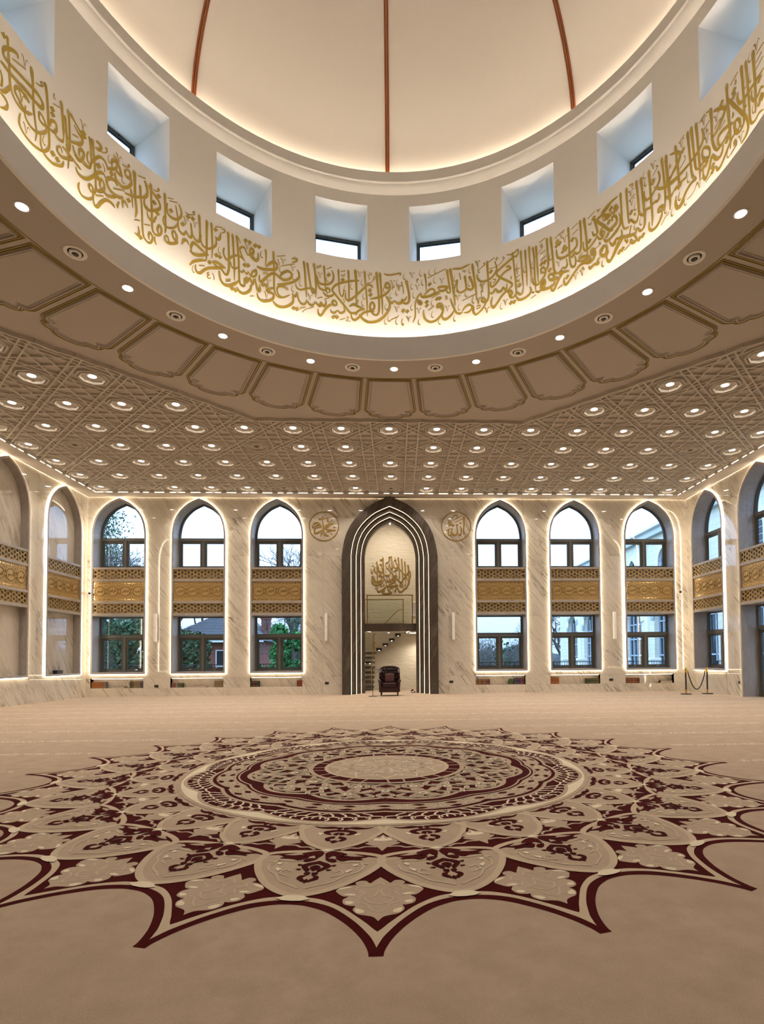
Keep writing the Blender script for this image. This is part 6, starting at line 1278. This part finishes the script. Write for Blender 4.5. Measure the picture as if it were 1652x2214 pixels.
"a42 6041,1757 6066,1515 6085,1231 6097,1001;a46 6125,1735 6144,1451 6172,1147 6193,912 6187,698;s44 6115,988 6202,921 6274,973;s42 6274,973 6345,978 6416,1012 6469,1014 6522,1016 6533,1098;s50 5925,1292 6031,1210 6173,1177 6350,1158 6544,1179 6720,1221 6844,1301 6874,1421 6843,1552;s50 6121,1250 6192,1240 6284,1336 6392,1430 6412,1505 6344,1595 6204,1668;a42 6316,1743 6341,1504 6369,1234 6384,992;D 6469,1520;a44 6564,1766 6587,1473 6614,1179 6642,931 6717,823;s22 6391,1708 6499,1762;V 6452,1654;a46 6636,1775 6659,1514 6686,1236 6714,1004 6781,931;a46 6732,1753 6755,1501 6772,1219 6790,938 6788,734;s44 6781,931 6852,972 6955,954 6991,1008 6977,1107 6876,1199 6839,1130 6871,1014 6957,996;D 6919,896;D 6858,879;s50 6717,808 6622,828 6515,765 6406,639 6326,624 6294,725 6315,848;C 6378,775;C 6564,936;C 6493,601;s16 6528,619 6616,624 6687,670 6723,729 6741,722 6714,707;V 6783,680;s22 6893,609 7011,648;s50 7254,909 7226,809 7173,773 7106,812 7040,921 7004,867 6966,756 6903,665 6859,733 6852,841;D 7044,753;D 7041,676;s22 6893,1490 7004,1538;s22 6800,1684 6918,1730;V 6898,1625;s20 6945,1471 6931,1425 6969,1419 6933,1373;V 6948,1279;a46 7022,1716 7040,1453 7041,1208 7078,1029 7144,927 7212,934 7316,977 7404,1059;s50 6995,1698 6944,1719;s54 7088,1608 7164,1561 7281,1472 7296,1401 7242,1328 7136,1232 7015,1203;V 7143,1446;s20 7096,1311 7218,1373;s20 7187,1205 7308,1249;a46 7350,1500 7367,1233 7385,981 7389,714;s50 7455,1064 7355,1107 7253,1135 7167,1118 7155,1029 7195,936;s46 7482,859 7414,842 7308,733 7202,620 7134,610 7102,694;D 7331,907;s48 7539,1036 7480,1039 7477,947 7533,845 7569,830;s16 7452,1231 7441,1160 7467,1175 7452,1231;s40 7383,1466 7480,1286 7579,1118;C 7344,673;s22 7386,620 7518,675;s20 7496,771 7453,757 7495,725 7443,705;s18 6498,1416 6505,1364 6523,1371 6496,1364;s18 6522,1334 6396,1250;s16 6208,1500 6194,1442 6219,1444 6208,1500;D 7242,1582",
"a44 7343,1789 7352,1520 7370,1243 7388,982 7388,724;s54 7353,1547 7470,1329 7618,1052 7700,900 7730,747 7691,647 7586,609;a46 7626,1778 7644,1528 7660,1232 7660,996 7647,870 7575,815 7506,853 7475,955 7495,1048 7556,1016 7578,910 7524,864;a42 7713,1758 7730,1504 7748,1251 7759,992 7767,820 7798,720 7867,693 7937,729 8026,693;a50 7853,1753 7862,1511 7878,1249 7881,1002 7874,794;s50 7553,1441 7541,1355 7590,1235 7694,1224 7799,1238 7922,1256 8048,1279;s44 7815,1194 7803,1097 7852,1006 7930,1005 7984,1055 8038,1011;D 7963,1204;D 7979,933;D 7951,869;D 8012,892;C 7790,1701;C 7791,1397;C 7687,1412;C 7699,1122;C 7839,883;C 7605,912;V 7931,1739;s22 7918,1618 8061,1642;s22 7905,1504 8020,1550;s22 7910,1411 8042,1458;s22 7416,1693 7568,1745;D 7477,1538;D 7471,1463;s16 7520,1674 7501,1623 7529,1615 7520,1674;s16 7452,1218 7438,1161 7464,1164 7452,1218;V 7597,696;s20 7495,766 7450,737 7511,715 7449,696;s22 7411,637 7509,668"]
SHAHADA = "a48 -478,6097 -460,5758 -443,5367 -431,5107;s56 -431,5107 -490,4963 -633,4853 -801,4810 -943,4886 -988,5003 -981,5120;a48 -764,5889 -740,5498 -729,5107 -708,4847;s56 -730,4847 -744,4678 -723,4535 -648,4498 -544,4554 -414,4651 -330,4748;s44 -399,5093 -348,4976 -310,4846 -300,4729;s30 -1017,5576 -1018,5459 -973,5368 -914,5498 -862,5602 -842,5667;s48 -842,5660 -856,5498 -812,5383 -734,5383 -669,5471;s48 -687,5706 -669,5524 -604,5419 -527,5393 -490,5445 -523,5602 -551,5726;s30 -344,5784 -334,5667 -277,5562 -215,5680 -162,5836;s50 -162,5836 -163,5680 -111,5565 -34,5601 -5,5680;s50 -12,5902 13,5706 70,5591 161,5591 211,5640 175,5758 111,5862;a48 -89,6150 -65,5823 -54,5497 -43,5171;s50 -541,5263 -618,5289 -644,5237 -541,5198 -513,5159 -568,5042 -671,4964 -827,4964 -901,5029 -922,5159;s48 -515,5198 -411,5250 -346,5263 -282,5230 -253,5295;s44 -253,5263 -204,5233 -165,5289 -158,5354;s44 -228,5536 -48,5328 119,5145 338,4910 392,4806 350,4728 288,4764 338,4897 469,5079 626,5288 744,5444 795,5301 768,5131;s44 213,5627 368,5458 535,5236 625,5105 676,4962;a48 229,6097 253,5758 276,5366 248,5027;a48 384,6019 402,5758 425,5236 453,4584;a48 533,5901 550,5497 571,4844;a50 675,5732 699,5497 723,5105 715,4909 622,4714 479,4584;s50 459,4578 336,4480 245,4533 194,4650 103,4598 70,4520 102,4507 82,4390;s54 185,5230 107,5236 29,5184 -76,5054 -206,4976 -283,5028 -269,5171;s54 -49,5106 80,5041 105,4976 -24,4950 -63,5054;s40 14,4937 -128,4872 -259,4755;s62 -272,4742 -26,4761 221,4793;s30 182,4780 -26,4702 -156,4611 -195,4508;s54 -298,4729 -234,4586 -157,4481 -79,4455 -131,4416;s40 -545,4456 -416,4417 -248,4397 -92,4429;s30 -1019,5153 -980,5192 -929,5172;s30 -356,5817 -252,5856 -187,5941 -174,5993 -148,5954;s22 -2,5412 95,5477 206,5507;s30 -627,5967 -517,5990 -589,5915;s30 -225,6084 -121,6110 -200,6032;s20 -20,4598 -8,4403;s26 506,4753 558,4779 532,4818 519,4792;s22 40,5960 66,5915 92,5960 111,5915 137,5980;s22 -616,5771 -590,5732 -570,5784 -545,5732 -518,5784;s20 67,6097 92,6019;D -576,4742;D -446,4810;D -428,4521;C -926,5719;C -928,5263;C -345,5445;C -179,5132;C -852,5133;C -815,4704;C 124,4897;C 127,5366;C 286,5810;C 427,5614;C 295,5171"
MUHAM = "s66 -2762,6865 -2728,6644 -2726,6461 -2708,6363 -2642,6278 -2516,6241;s62 -2351,6694 -2376,6737 -2436,6719 -2521,6645 -2605,6590 -2684,6522;s56 -2684,6522 -2473,6474 -2237,6464;s50 -2243,6462 -2412,6447 -2618,6376;s56 -2732,6473 -2883,6393 -3004,6338 -3076,6362 -3061,6485 -3027,6558;s34 -3172,6619 -3075,6717 -2955,6766 -2834,6668 -2792,6595;s34 -3148,6570 -3015,6644 -2907,6656 -2810,6571;s30 -3124,6766 -3051,6717 -2931,6803;s34 -3172,6643 -3124,6545 -2955,6576 -2798,6571;s26 -3075,6815 -3027,6766;s26 -2967,6815 -2931,6717;s26 -2858,6766 -2955,6644;s24 -2918,6898 -2755,6975 -2773,7030;s22 -2882,6870 -2502,6969;s24 -2593,6902 -2532,6890 -2544,6835 -2581,6834 -2587,6890;s22 -2387,6902 -2412,6841 -2557,6767;s22 -2654,6645 -2490,6725;s20 -2303,6792 -2309,6737;s22 -2334,6596 -2303,6560 -2255,6597;s22 -2437,6364 -2413,6296 -2364,6327;s22 -2823,6363 -2775,6326 -2817,6314 -2835,6204"
ALLAH = "a62 2841,7030 2845,6738 2823,6311;s56 2697,6631 2730,6513 2717,6344 2655,6288 2601,6333;s56 2568,6625 2587,6456 2566,6344 2475,6274 2409,6299 2378,6400;s52 2389,6568 2343,6456 2333,6310 2274,6265 2230,6310 2220,6455 2277,6545;s30 2142,6455 2232,6512 2316,6545;s34 2213,6916 2234,6804 2211,6714;s34 2258,6894 2346,6804 2368,6714;s34 2201,6804 2301,6714 2479,6686;s34 2211,6646 2345,6692 2457,6641;s30 2302,6849 2284,6748 2389,6624;s26 2535,6681 2552,6658 2569,6715 2586,6659 2612,6726;s22 2392,6858 2786,7075;s22 2480,6784 2779,6940;s24 2347,6933 2438,7012 2449,7063 2421,7040;s24 2517,7086 2572,7041 2581,6973;s22 2660,6782 2693,6760 2744,6800 2715,6721;s22 2921,6626 2944,6659 2972,6671"
def parse(s):
    for t in s.split(';'):
        q = t.split(); pts = [tuple(float(a) / 1000 for a in p.split(',')) for p in q[1:]]; yield q[0][0], (float(q[0][1:]) / 1000 if len(q[0]) > 1 else 0), pts
def pen(kind, w, pts, n=5):
    """pen stroke -> list of (left, right) polylines in wall coordinates"""
    if kind == 'D':
        x, z = pts[0]; r = .052; return [([(x - r, z - .012), (x + .004, z + r)], [(x - .004, z - r), (x + r, z + .012)])]
    if kind in 'CV':
        x, z = pts[0]
        if kind == 'C': P_, W_ = [(x + .010, z + .095), (x - .020, z + .03), (x - .018, z - .03), (x + .008, z - .055), (x + .028, z - .035)], [.004, .012, .018, .022, .008]
        else: P_, W_ = [(x - .062, z + .055), (x - .035, z + .050), (x - .005, z - .065), (x + .012, z + .035), (x + .035, z + .060), (x + .058, z + .035)], [.022, .020, .007, .010, .014, .006]
        w = W_
    else:
        P_ = pts; k = len(pts)
        if kind == 'a': w_ = [w * (.35 if i == 0 else 1.0 if i < k - 1 else .35) for i in range(k)]; P_ = [pts[0], (pts[0][0] * .82 + pts[1][0] * .18, pts[0][1] * .82 + pts[1][1] * .18)] + pts[1:]; w = [w * .3, w * 1.25] + [w * .95] * (k - 2) + [w * .38]
        elif w < .028: w = [w] * k
        else: w = [w * (.55 if i == 0 else .40 if i == k - 1 else 1.0) for i in range(k)]
    s = smoothpts(P_, n) if len(P_) > 2 else P_; m = len(s); k = len(P_)
    Lf, Rt = [], []
    for i, p in enumerate(s):
        a, b = s[max(i - 1, 0)], s[min(i + 1, m - 1)]; dx, dz = b[0] - a[0], b[1] - a[1]; l = math.hypot(dx, dz) or 1
        t = i / max(m - 1, 1) * (k - 1); j = min(int(t), k - 2); ww = w[j] + (w[j + 1] - w[j]) * (t - j)
        # broad nib: strokes running up to the right are thinner than bowls
        if kind == 's' and ww > .03: ww *= .80 + .34 * abs(dx * .82 - dz * -.10) / l if True else 1
        Lf.append((p[0] - dz / l * ww / 2, p[1] + dx / l * ww / 2)); Rt.append((p[0] + dz / l * ww / 2, p[1] - dx / l * ww / 2))
    out = [(Lf, Rt)]
    if kind == 'a':          # serif barb at the head of tall strokes
        x, z = P_[0]; out.append(([(x - .004, z + .01), (x + .034, z - .085)], [(x + .000, z - .05), (x + .030, z - .080)]))
    return out
MUC, ALC = (-2.704, 6.626, .592), (2.532, 6.640, .600)
cb = thing('calligraphy_band', 'gold painted calligraphy running round the white drum under its windows', 'inscription')
for t_ in DRUM:
    a, b = MB(), MB()
    for si, (kd, w, pts) in enumerate(parse(t_)):
        for Lf, Rt in pen(kd, w, pts):
            m = a if (kd in 'sa' and w >= .03) else b
            rr_ = RD - .004 - si * 6e-5; to = lambda q: (rr_ * math.sin(q[0] / RD), rr_ * math.cos(q[0] / RD), q[1] + 8.4)
            n = len(Lf); m.add([to(q) for q in Lf] + [to(q) for q in Rt], [(i, i + 1, n + i + 1, n + i) for i in range(n - 1)])
    for nm_, m in (('word_lettering', a), ('vowel_marks', b)):
        if m.v: link(nm_, m.mesh(nm_, 'goldcal', recalc=False), cb, kind='stuff')
def relief(name, data, parent, y, depth, m, ox, oz):
    mb = MB()
    for si, (kd, w, pts) in enumerate(parse(data)):
        y -= 8e-5
        for Lf, Rt in pen(kd, w * 1.15, pts):
            n = len(Lf); vs_ = [(x - ox, y, z - oz) for x, z in Lf + Rt] + [(x - ox, y + depth, z - oz) for x, z in Lf + Rt]; fs = []
            for i in range(n - 1): j = i + 1; fs += [(i, j, n + j, n + i), (i, 2 * n + i, 2 * n + j, j), (n + i, n + j, 3 * n + j, 3 * n + i)]
            fs += [(0, n, 3 * n, 2 * n), (n - 1, 3 * n - 1, 4 * n - 1, 2 * n - 1)]; mb.add(vs_, fs)
    return obj(name, mb, m, parent, kind='stuff')
M['goldsign'] = mat('gold_metal_letters', (0.36, 0.225, 0.05), .42, .55)
sh_ = thing('calligraphy_roundel', 'round gold metal calligraphy mounted on the cream stone above the gallery', 'calligraphy', (-.12, 18.55, 5.35))
relief('lettering', SHAHADA, sh_, -.035, .03, 'goldsign', -.12, 5.35)
for nm_, dat, cx, cz, r, lb in (('MUHAM', MUHAM, MUC[0], MUC[1], MUC[2], 'gold ring with calligraphy on the marble left of the great arch'), ('ALLAH', ALLAH, ALC[0], ALC[1], ALC[2], 'gold ring with calligraphy on the marble right of the great arch')):
    t = thing('calligraphy_medallion', lb, 'calligraphy', (cx, YW, cz))
    obj('outer_ring', MB().ring(circ(r, 64), circ(r - .036, 64), -.016, -.0005), 'goldsign', t)
    relief('lettering', dat, t, -.014, .013, 'goldsign', cx, cz)
# ------------------------------------------------------------------ outside: terrace railing, brick house, prayer-hall wing, trees
GZ = -2.6
gm = mat('winter_grass', (.045, .075, .022), .95); M['lawn'] = gm; gv = coords(gm, rand=False); base(gm, mixc(gm, noise(gm, gv, .4, 5), (.03, .055, .016), (.075, .095, .035)))
M['terrace'] = mat('terrace_slabs', (.22, .21, .19), .9)
structure(obj('ground_lawn', MB().box(-90, 90, 22.5, 190, GZ - .5, GZ), 'lawn'))
structure(obj('ground_terrace', MB().box(-40, 15.6, YW + .8, 22.5, -.6, -.25).box(XR + .8, 15.9, -12, YW + .8, -.6, -.25), 'terrace'))
hm = mat('far_woodland', (.14, .17, .19), 1.0); M['hill'] = hm
hv = []
for i in range(61):
    x = -140 + i * 4.7; hv.append((x, 3.0 + 2.2 * math.sin(i * .37) + 1.1 * math.sin(i * 1.3 + 1)))
structure(obj('hill_ridge', MB().prism([(-140, GZ - .5)] + hv + [(142, GZ - .5)], 180, 188), 'hill'))
def railing(name, label, p, q, zt=1.17, zb=-.25):
    p, q = Vector(p), Vector(q); d = q - p; n = int(d.length / .13); t = thing(name, label, 'railing', (p.x, p.y, 0)); u_ = d.normalized()
    obj('top_rail', MB().bar((0, 0, zt), (d.x, d.y, zt), .06, .035), 'black', t); obj('bottom_rail', MB().bar((0, 0, zb + .18), (d.x, d.y, zb + .18), .04, .02), 'black', t)
    m = MB(); m.box(-.007, .007, -.007, .007, zb + .18, zt); me = m.mesh('baluster', 'black'); mp_ = MB().box(-.025, .025, -.025, .025, zb, zt).mesh('post', 'black')
    for i in range(min(n, 290)): c = u_ * (i + .5) * .13; link('baluster', me, t, (c.x, c.y, 0))
    for i in range(int(d.length / 2.4) + 1): c = u_ * min(i * 2.4, d.length); link('post', mp_, t, (c.x, c.y, 0))
railing('terrace_railing', 'black metal railing along the terrace outside the end wall windows', (-18.5, 20.2, 0), (15.0, 20.2, 0))
railing('side_railing', 'black metal railing along the terrace outside the right wall windows', (15.2, 4.0, 0), (15.2, 19.5, 0))
# brick house with hipped slate roof
bm_ = mat('red_brick', (.22, .05, .032), .9); M['brick'] = bm_
bt = N(bm_, 'ShaderNodeTexBrick'); bt.inputs['Scale'].default_value = 1.0; bt.inputs['Brick Width'].default_value = .225; bt.inputs['Row Height'].default_value = .075; bt.inputs['Mortar Size'].default_value = .008
bt.inputs['Color1'].default_value = (.25, .055, .035, 1); bt.inputs['Color2'].default_value = (.16, .035, .026, 1); bt.inputs['Mortar'].default_value = (.20, .12, .09, 1)
tcb = N(bm_, 'ShaderNodeTexCoord'); sxb = N(bm_, 'ShaderNodeSeparateXYZ'); cxb = N(bm_, 'ShaderNodeCombineXYZ'); L(bm_, tcb.outputs['Object'], sxb.inputs[0]); L(bm_, mth(bm_, 'ADD', sxb.outputs[0], sxb.outputs[1]), cxb.inputs[0]); L(bm_, sxb.outputs[2], cxb.inputs[1]); L(bm_, cxb.outputs[0], bt.inputs['Vector']); base(bm_, bt.outputs['Color'])
M['slate'] = mat('slate', (.05, .052, .062), .6); M['upvc'] = mat('white_upvc', (.7, .72, .75), .4); M['darkglass'] = mat('dark_window_glass', (.02, .03, .035), .08)
hs = thing('brick_house', 'red brick house with hipped slate roof beyond the terrace railing', 'house', (-14.7, 38, 0))
obj('wall', MB().box(-3.9, 3.8, 0, 7, GZ, 3.0), 'brick', hs)
rf = MB(); e0 = [(-4.3, -.45, 2.95), (4.2, -.45, 2.95), (4.2, 7.45, 2.95), (-4.3, 7.45, 2.95)]; rdg = [(-.6, 3.2, 5.35), (1.9, 3.2, 5.35)]
rf.add(e0 + rdg, [(0, 1, 5, 4), (1, 2, 5), (2, 3, 4, 5), (3, 0, 4), (0, 3, 2, 1)]); ro_ = obj('roof', rf, 'slate', hs)
for i in range(17):
    t = (i + .5) / 17; y = -.45 + 3.65 * t; z = 2.95 + 2.4 * t; x0 = -4.3 + 3.7 * t; x1 = 4.2 - 2.3 * t
    obj('slate_course', MB().bar((x0, y, z + .03), (x1, y, z + .03), .02, .035), 'slate', ro_)
obj('fascia', MB().box(-4.3, 4.2, -.5, -.42, 2.82, 2.96), 'upvc', hs)
obj('chimney', MB().box(3.2, 3.9, 3.0, 3.6, 3.5, 5.0).box(3.13, 3.97, 2.93, 3.67, 4.9, 5.05), 'brick', hs)
for x, z in ((-1.85, 2.05), (.32, 1.6), (-1.85, .35), (.35, .35), (2.5, .35), (-1.7, -1.6), (2.6, 1.65)):
    w = obj('window', MB().ring(rect(x, x + .78, z - .75 if z > 1 else z - .6, z + .62), rect(x + .07, x + .71, z - .68 if z > 1 else z - .53, z + .55), -.06, .03), 'upvc', hs)
    obj('pane', MB().box(x + .07, x + .71, -.01, .01, z - .68 if z > 1 else z - .53, z + .55), 'darkglass', w)
# stone wing of the building, facing the terrace
st_m = mat('cream_ashlar', (.50, .48, .38), .85); M['ashlar'] = st_m
bt = N(st_m, 'ShaderNodeTexBrick'); bt.inputs['Scale'].default_value = 1.0; bt.inputs['Brick Width'].default_value = .62; bt.inputs['Row Height'].default_value = .31; bt.inputs['Mortar Size'].default_value = .008
bt.inputs['Color1'].default_value = (.80, .78, .66, 1); bt.inputs['Color2'].default_value = (.72, .71, .60, 1); bt.inputs['Mortar'].default_value = (.5, .5, .46, 1)
tcb = N(st_m, 'ShaderNodeTexCoord'); sxb = N(st_m, 'ShaderNodeSeparateXYZ'); cxb = N(st_m, 'ShaderNodeCombineXYZ'); L(st_m, tcb.outputs['Object'], sxb.inputs[0]); L(st_m, sxb.outputs[0], cxb.inputs[0]); L(st_m, sxb.outputs[2], cxb.inputs[1]); L(st_m, cxb.outputs[0], bt.inputs['Vector']); base(st_m, bt.outputs['Color'])
M['greyst'] = mat('blue_grey_stone', (.34, .42, .44), .8); M['palest'] = mat('pale_stone', (.85, .85, .82), .8); M['pframe'] = mat('pale_blue_grey_frame', (.45, .52, .60), .4)
wg = thing('stone_wing', 'cream stone wing of the building with striped pointed arches seen through the right hand windows', 'building', (16.2, 0, 0), -PI / 2)
BY = [8.3 + 4.3 * k for k in range(9)]        # bay centres along world y  (local x = -y)
hl_ = [arch(-y, 1.25, .45, 3.5, 1.9) for y in BY] + [arch(-y, .55, 6.1, 7.1, .85) for y in BY]
fw = flat_with_holes(rect(-46.5, -5.9, GZ, 9.0), hl_); slab(fw, 'facade', 'ashlar', wg, 0, .45)
obj('core', MB().box(-46.4, -6.0, 1.3, 7, GZ, 8.9), 'ashlar', wg); obj('gutter', MB().box(-46.6, -5.8, -.25, .5, 8.9, 9.12), 'pframe', wg); obj('coping', MB().box(-46.6, -5.8, -.35, .6, 9.35, 9.5), 'palest', wg); obj('eaves_band', MB().box(-46.6, -5.8, -.1, .4, 9.1, 9.36), 'palest', wg)
obj('string_course', MB().box(-46.5, -5.9, -.07, 0, 5.65, 5.78), 'palest', wg)
for y in BY:
    oo, ii_ = arch(-y, 1.65, .45, 3.5, 2.35), arch(-y, 1.25, .45, 3.5, 1.9); n = len(oo)
    for i in range(2, n - 3, 2):
        m = MB(); j = min(i + 2, n - 2)
        m.ring([oo[k] for k in range(i, j + 1)], [ii_[k] for k in range(i, j + 1)], -.06, .02, closed=False); obj('voussoir', m, 'greyst' if (i // 2) % 2 else 'palest', wg)
    fr_ = MB(); fr_.ring(arch(-y, 1.25, .45, 3.5, 1.9), arch(-y, 1.15, .55, 3.5, 1.78), .25, .40)
    for x in (-.62, 0, .62): fr_.box(-y + x - .04, -y + x + .04, .28, .38, .5, 5.2 - abs(x) * 1.0)
    for z in (1.5, 2.6, 3.6): fr_.box(-y - 1.2, -y + 1.2, .28, .38, z - .04, z + .04)
    wn = obj('window', fr_, 'pframe', wg); obj('pane', MB().prism(arch(-y, 1.16, .5, 3.5, 1.8), .36, .39), 'darkglass', wn)
    obj('window_surround', MB().ring(arch(-y, .78, 5.95, 7.1, 1.15), arch(-y, .55, 6.1, 7.1, .85), -.05, .03), 'palest', wg)
    f2_ = MB(); f2_.ring(arch(-y, .55, 6.1, 7.1, .85), arch(-y, .48, 6.17, 7.1, .77), .12, .2)
    for k in range(4): f2_.bar((-y - .45, .16, 6.4 + k * .35), (-y + .45, .16, 6.55 + k * .3), .03, .03)
    w2 = obj('window', f2_, 'pframe', wg); obj('pane', MB().prism(arch(-y, .5, 6.15, 7.1, .8), .18, .2), 'darkglass', w2)
for k in range(9):
    y = 6.15 + 4.3 * k
    t = thing('stone_pedestal', f'pale stone pedestal with moulded cap before the striped arches, {ORD[k + 1]} along from the glazed door', 'pedestal', (15.6, y + 2.4, 0), 0, 'pedestals before the stone wing')
    obj('shaft', MB().box(-.28, .28, -.28, .28, -.25, 1.15), 'palest', t); obj('cap', MB().bbox(-.36, .36, -.36, .36, 1.15, 1.33, .03), 'palest', t); obj('plinth', MB().box(-.34, .34, -.34, .34, -.25, .1), 'palest', t)
    obj('pilaster', MB().box(-(y) - .22, -(y) + .22, -.12, .0, -.2, 8.9), 'palest', wg)
cm_ = thing('outdoor_camera', 'small white dome camera on an arm outside the second right window', 'camera', (11.55, 21.5, 3.35))
obj('arm', MB().box(0, 4.6, -.03, .03, .22, .28), 'white', cm_); obj('dome', MB().lathe([(.001, -.12), (.09, -.09), (.12, 0), (.10, .12), (.04, .24), (.001, .24)], 16), 'white', cm_, True); obj('lens', MB().lathe([(.001, -.14), (.07, -.11), (.09, -.06)], 12), 'black', cm_, True)
# trees
M['bark'] = mat('dark_bark', (.07, .06, .05), .95); M['twig'] = mat('winter_twigs', (.12, .11, .10), .95)
def leafmat(n, a, b):
    m = mat(n, a, .8); oi = noise(m, coords(m, rand=False), 1.3, 4); base(m, mixc(m, oi, a, b)); M[n] = m
leafmat('ivy_leaves', (.022, .060, .026), (.055, .12, .045)); leafmat('laurel_leaves', (.02, .13, .03), (.06, .24, .06))
def grow(mb, tw, p, d, l, r, depth, rnd, droop=.0):
    q = p + d * l; (mb if depth > 2 else tw).tube([p, p.lerp(q, .5) + Vector((rnd.uniform(-1, 1), rnd.uniform(-1, 1), rnd.uniform(-1, 1))) * l * .06, q], [r, r * .85, r * .68], 5 if depth > 2 else 3)
    if depth == 0: return
    for k in range(3 if depth > 1 else 4):
        a = Vector((rnd.gauss(0, 1), rnd.gauss(0, 1), rnd.gauss(0, .8))); a = (a - d * a.dot(d)).normalized()
        nd = (d * rnd.uniform(.55, 1.0) + a * rnd.uniform(.45, .85) + Vector((0, 0, .12 - droop))).normalized()
        grow(mb, tw, p.lerp(q, rnd.uniform(.55, 1.0)) if k else q, nd, l * rnd.uniform(.62, .84), r * .62, depth - 1, rnd, droop)
def leaves(n, rnd, fn, size):
    m = MB()
    for _ in range(n):
        c = fn(rnd); a = Vector((rnd.gauss(0, 1), rnd.gauss(0, 1), rnd.gauss(0, 1))).normalized(); b = a.orthogonal().normalized(); s_ = size * rnd.uniform(.6, 1.4); c2 = a.cross(b)
        m.add([c - b * s_, c - c2 * s_ * .6, c + b * s_, c + c2 * s_ * .6], [(0, 1, 2, 3)])
    return m
tree_cache = {}
def bare_tree(x, y, h_, label, seed, ivy=None, depth=6, z0=GZ, lean=(0, 0), cache=None, scale=1, rz=0):
    t = thing('bare_tree', label, 'tree', (x, y, z0), rz)
    t.scale = (scale,) * 3
    if cache and cache in tree_cache: a, b = tree_cache[cache]
    else:
        rnd = random.Random(seed); mb, tw = MB(), MB(); grow(mb, tw, Vector((0, 0, 0)), Vector((lean[0], lean[1], 1)).normalized(), h_ * .26, h_ * .022, depth, rnd)
        a, b = mb.mesh('trunk', 'bark', recalc=False), tw.mesh('twigs', 'twig', recalc=False)
        if cache: tree_cache[cache] = (a, b)
    link('trunk', a, t); link('twigs', b, t, kind='stuff')
    if ivy:
        r0, r1, hh, n = ivy; obj('ivy', leaves(n, random.Random(seed + 1), lambda q: Vector((q.gauss(0, r0 * .6) + lean[0] * 3, q.gauss(0, r0 * .6), q.uniform(.3, hh))) + Vector((math.sin(q.random() * 6) * r1 * .3, 0, 0)), .06), 'ivy_leaves', t, kind='stuff')
    return t
def evergreen(x, y, w_, h_, label, seed, m='ivy_leaves', n=5000, z0=GZ, size=.13, nm='evergreen_tree', cat='tree'):
    t = thing(nm, label, cat, (x, y, z0)); rnd = random.Random(seed)
    lob = [(rnd.uniform(-.6, .6) * w_, rnd.uniform(-.5, .5) * w_, rnd.uniform(.2, .85) * h_, rnd.uniform(.3, .5) * w_) for _ in range(14)]
    def f_(q):
        l = lob[q.randrange(14)]; v = Vector((q.gauss(0, 1), q.gauss(0, 1), q.gauss(0, 1))).normalized() * l[3] * q.uniform(.6, 1.05); return Vector((l[0] + v.x, l[1] + v.y, max(.1, l[2] + v.z * 1.1)))
    obj('trunk', MB().tube([(0, 0, 0), (.1, 0, h_ * .4), (0, 0, h_ * .8)], [.28, .2, .06], 6), 'bark', t); obj('foliage', leaves(n, rnd, f_, size), m, t, kind='stuff')
bare_tree(-16.6, 24.5, 15.5, 'big ivy covered tree with bare spreading branches, seen through the window in the left corner', 3, (.75, .5, 12.5, 9000), 7, lean=(.16, .05))
evergreen(-18.6, 31, 3.0, 7.6, 'dense dark evergreen seen behind the ivy covered tree', 5, n=9000, size=.18)
evergreen(-15.0, 33, 2.4, 6.6, 'dark evergreen between the ivy covered tree and the brick house', 6, n=7000, size=.16)
bare_tree(-17.6, 43, 16, 'tall bare tree rising behind the left end of the slate roof', 11, (.8, .6, 6, 2500), 6)
bare_tree(-12.4, 50, 13.5, 'bare tree behind the middle of the slate roof', 12, None, 6)
bare_tree(-7.2, 33.5, 15.2, 'slim bare tree seen through the window just left of the great arch', 14, (.5, .4, 7, 2500), 6, lean=(-.02, 0))
evergreen(-6.3, 27.5, 1.5, 6.6, 'glossy green laurel in front of the brick house, near the slim bare tree', 8, 'laurel_leaves', 9000, size=.12)
evergreen(-9.3, 30.5, .8, 5.0, 'small laurel bush against the right end of the brick house', 9, 'laurel_leaves', 4000, size=.11)
bare_tree(3.2, 27.0, 9.0, 'low spreading bare tree reaching in beside the window just right of the great arch', 21, None, 6, lean=(.35, 0))
WOOD = ['beside the horizon just right of the great arch', 'in the middle of the far woodland strip', 'in front of the far hill, thin and upright', 'behind the terrace railing at the edge of the stone wing', 'furthest along the terrace side of the stone wing', 'tall above the end of the stone wing roof', 'low between the far hill and the lawn', 'standing alone on the lawn behind the arch pier', 'at the near edge of the far woodland strip', 'broad crowned beyond the middle of the lawn']
for k, (x, y, sc) in enumerate(((6.0, 46, .62), (8.6, 52, .66), (11.5, 50, .6), (14.0, 48, .62), (16.5, 56, .95), (20.8, 60, 1.35), (9.9, 60, .8), (4.2, 58, .8), (7.4, 57, .75), (12.7, 58, .8))):
    bare_tree(x, y, 11.5, f'bare winter tree {WOOD[k]}', 31 + k % 3, None, 6, cache=f'w{k % 3}', scale=sc, rz=k * 1.1)
evergreen(8.5, 64, 9.0, 2.6, 'low dark hedge line at the far edge of the lawn', 15, n=7000, size=.28, nm='hedge', cat='hedge')
evergreen(-2.0, 60, 9.0, 2.6, 'low green hedge line further along the lawn', 16, n=5000, size=.3, nm='hedge', cat='hedge')
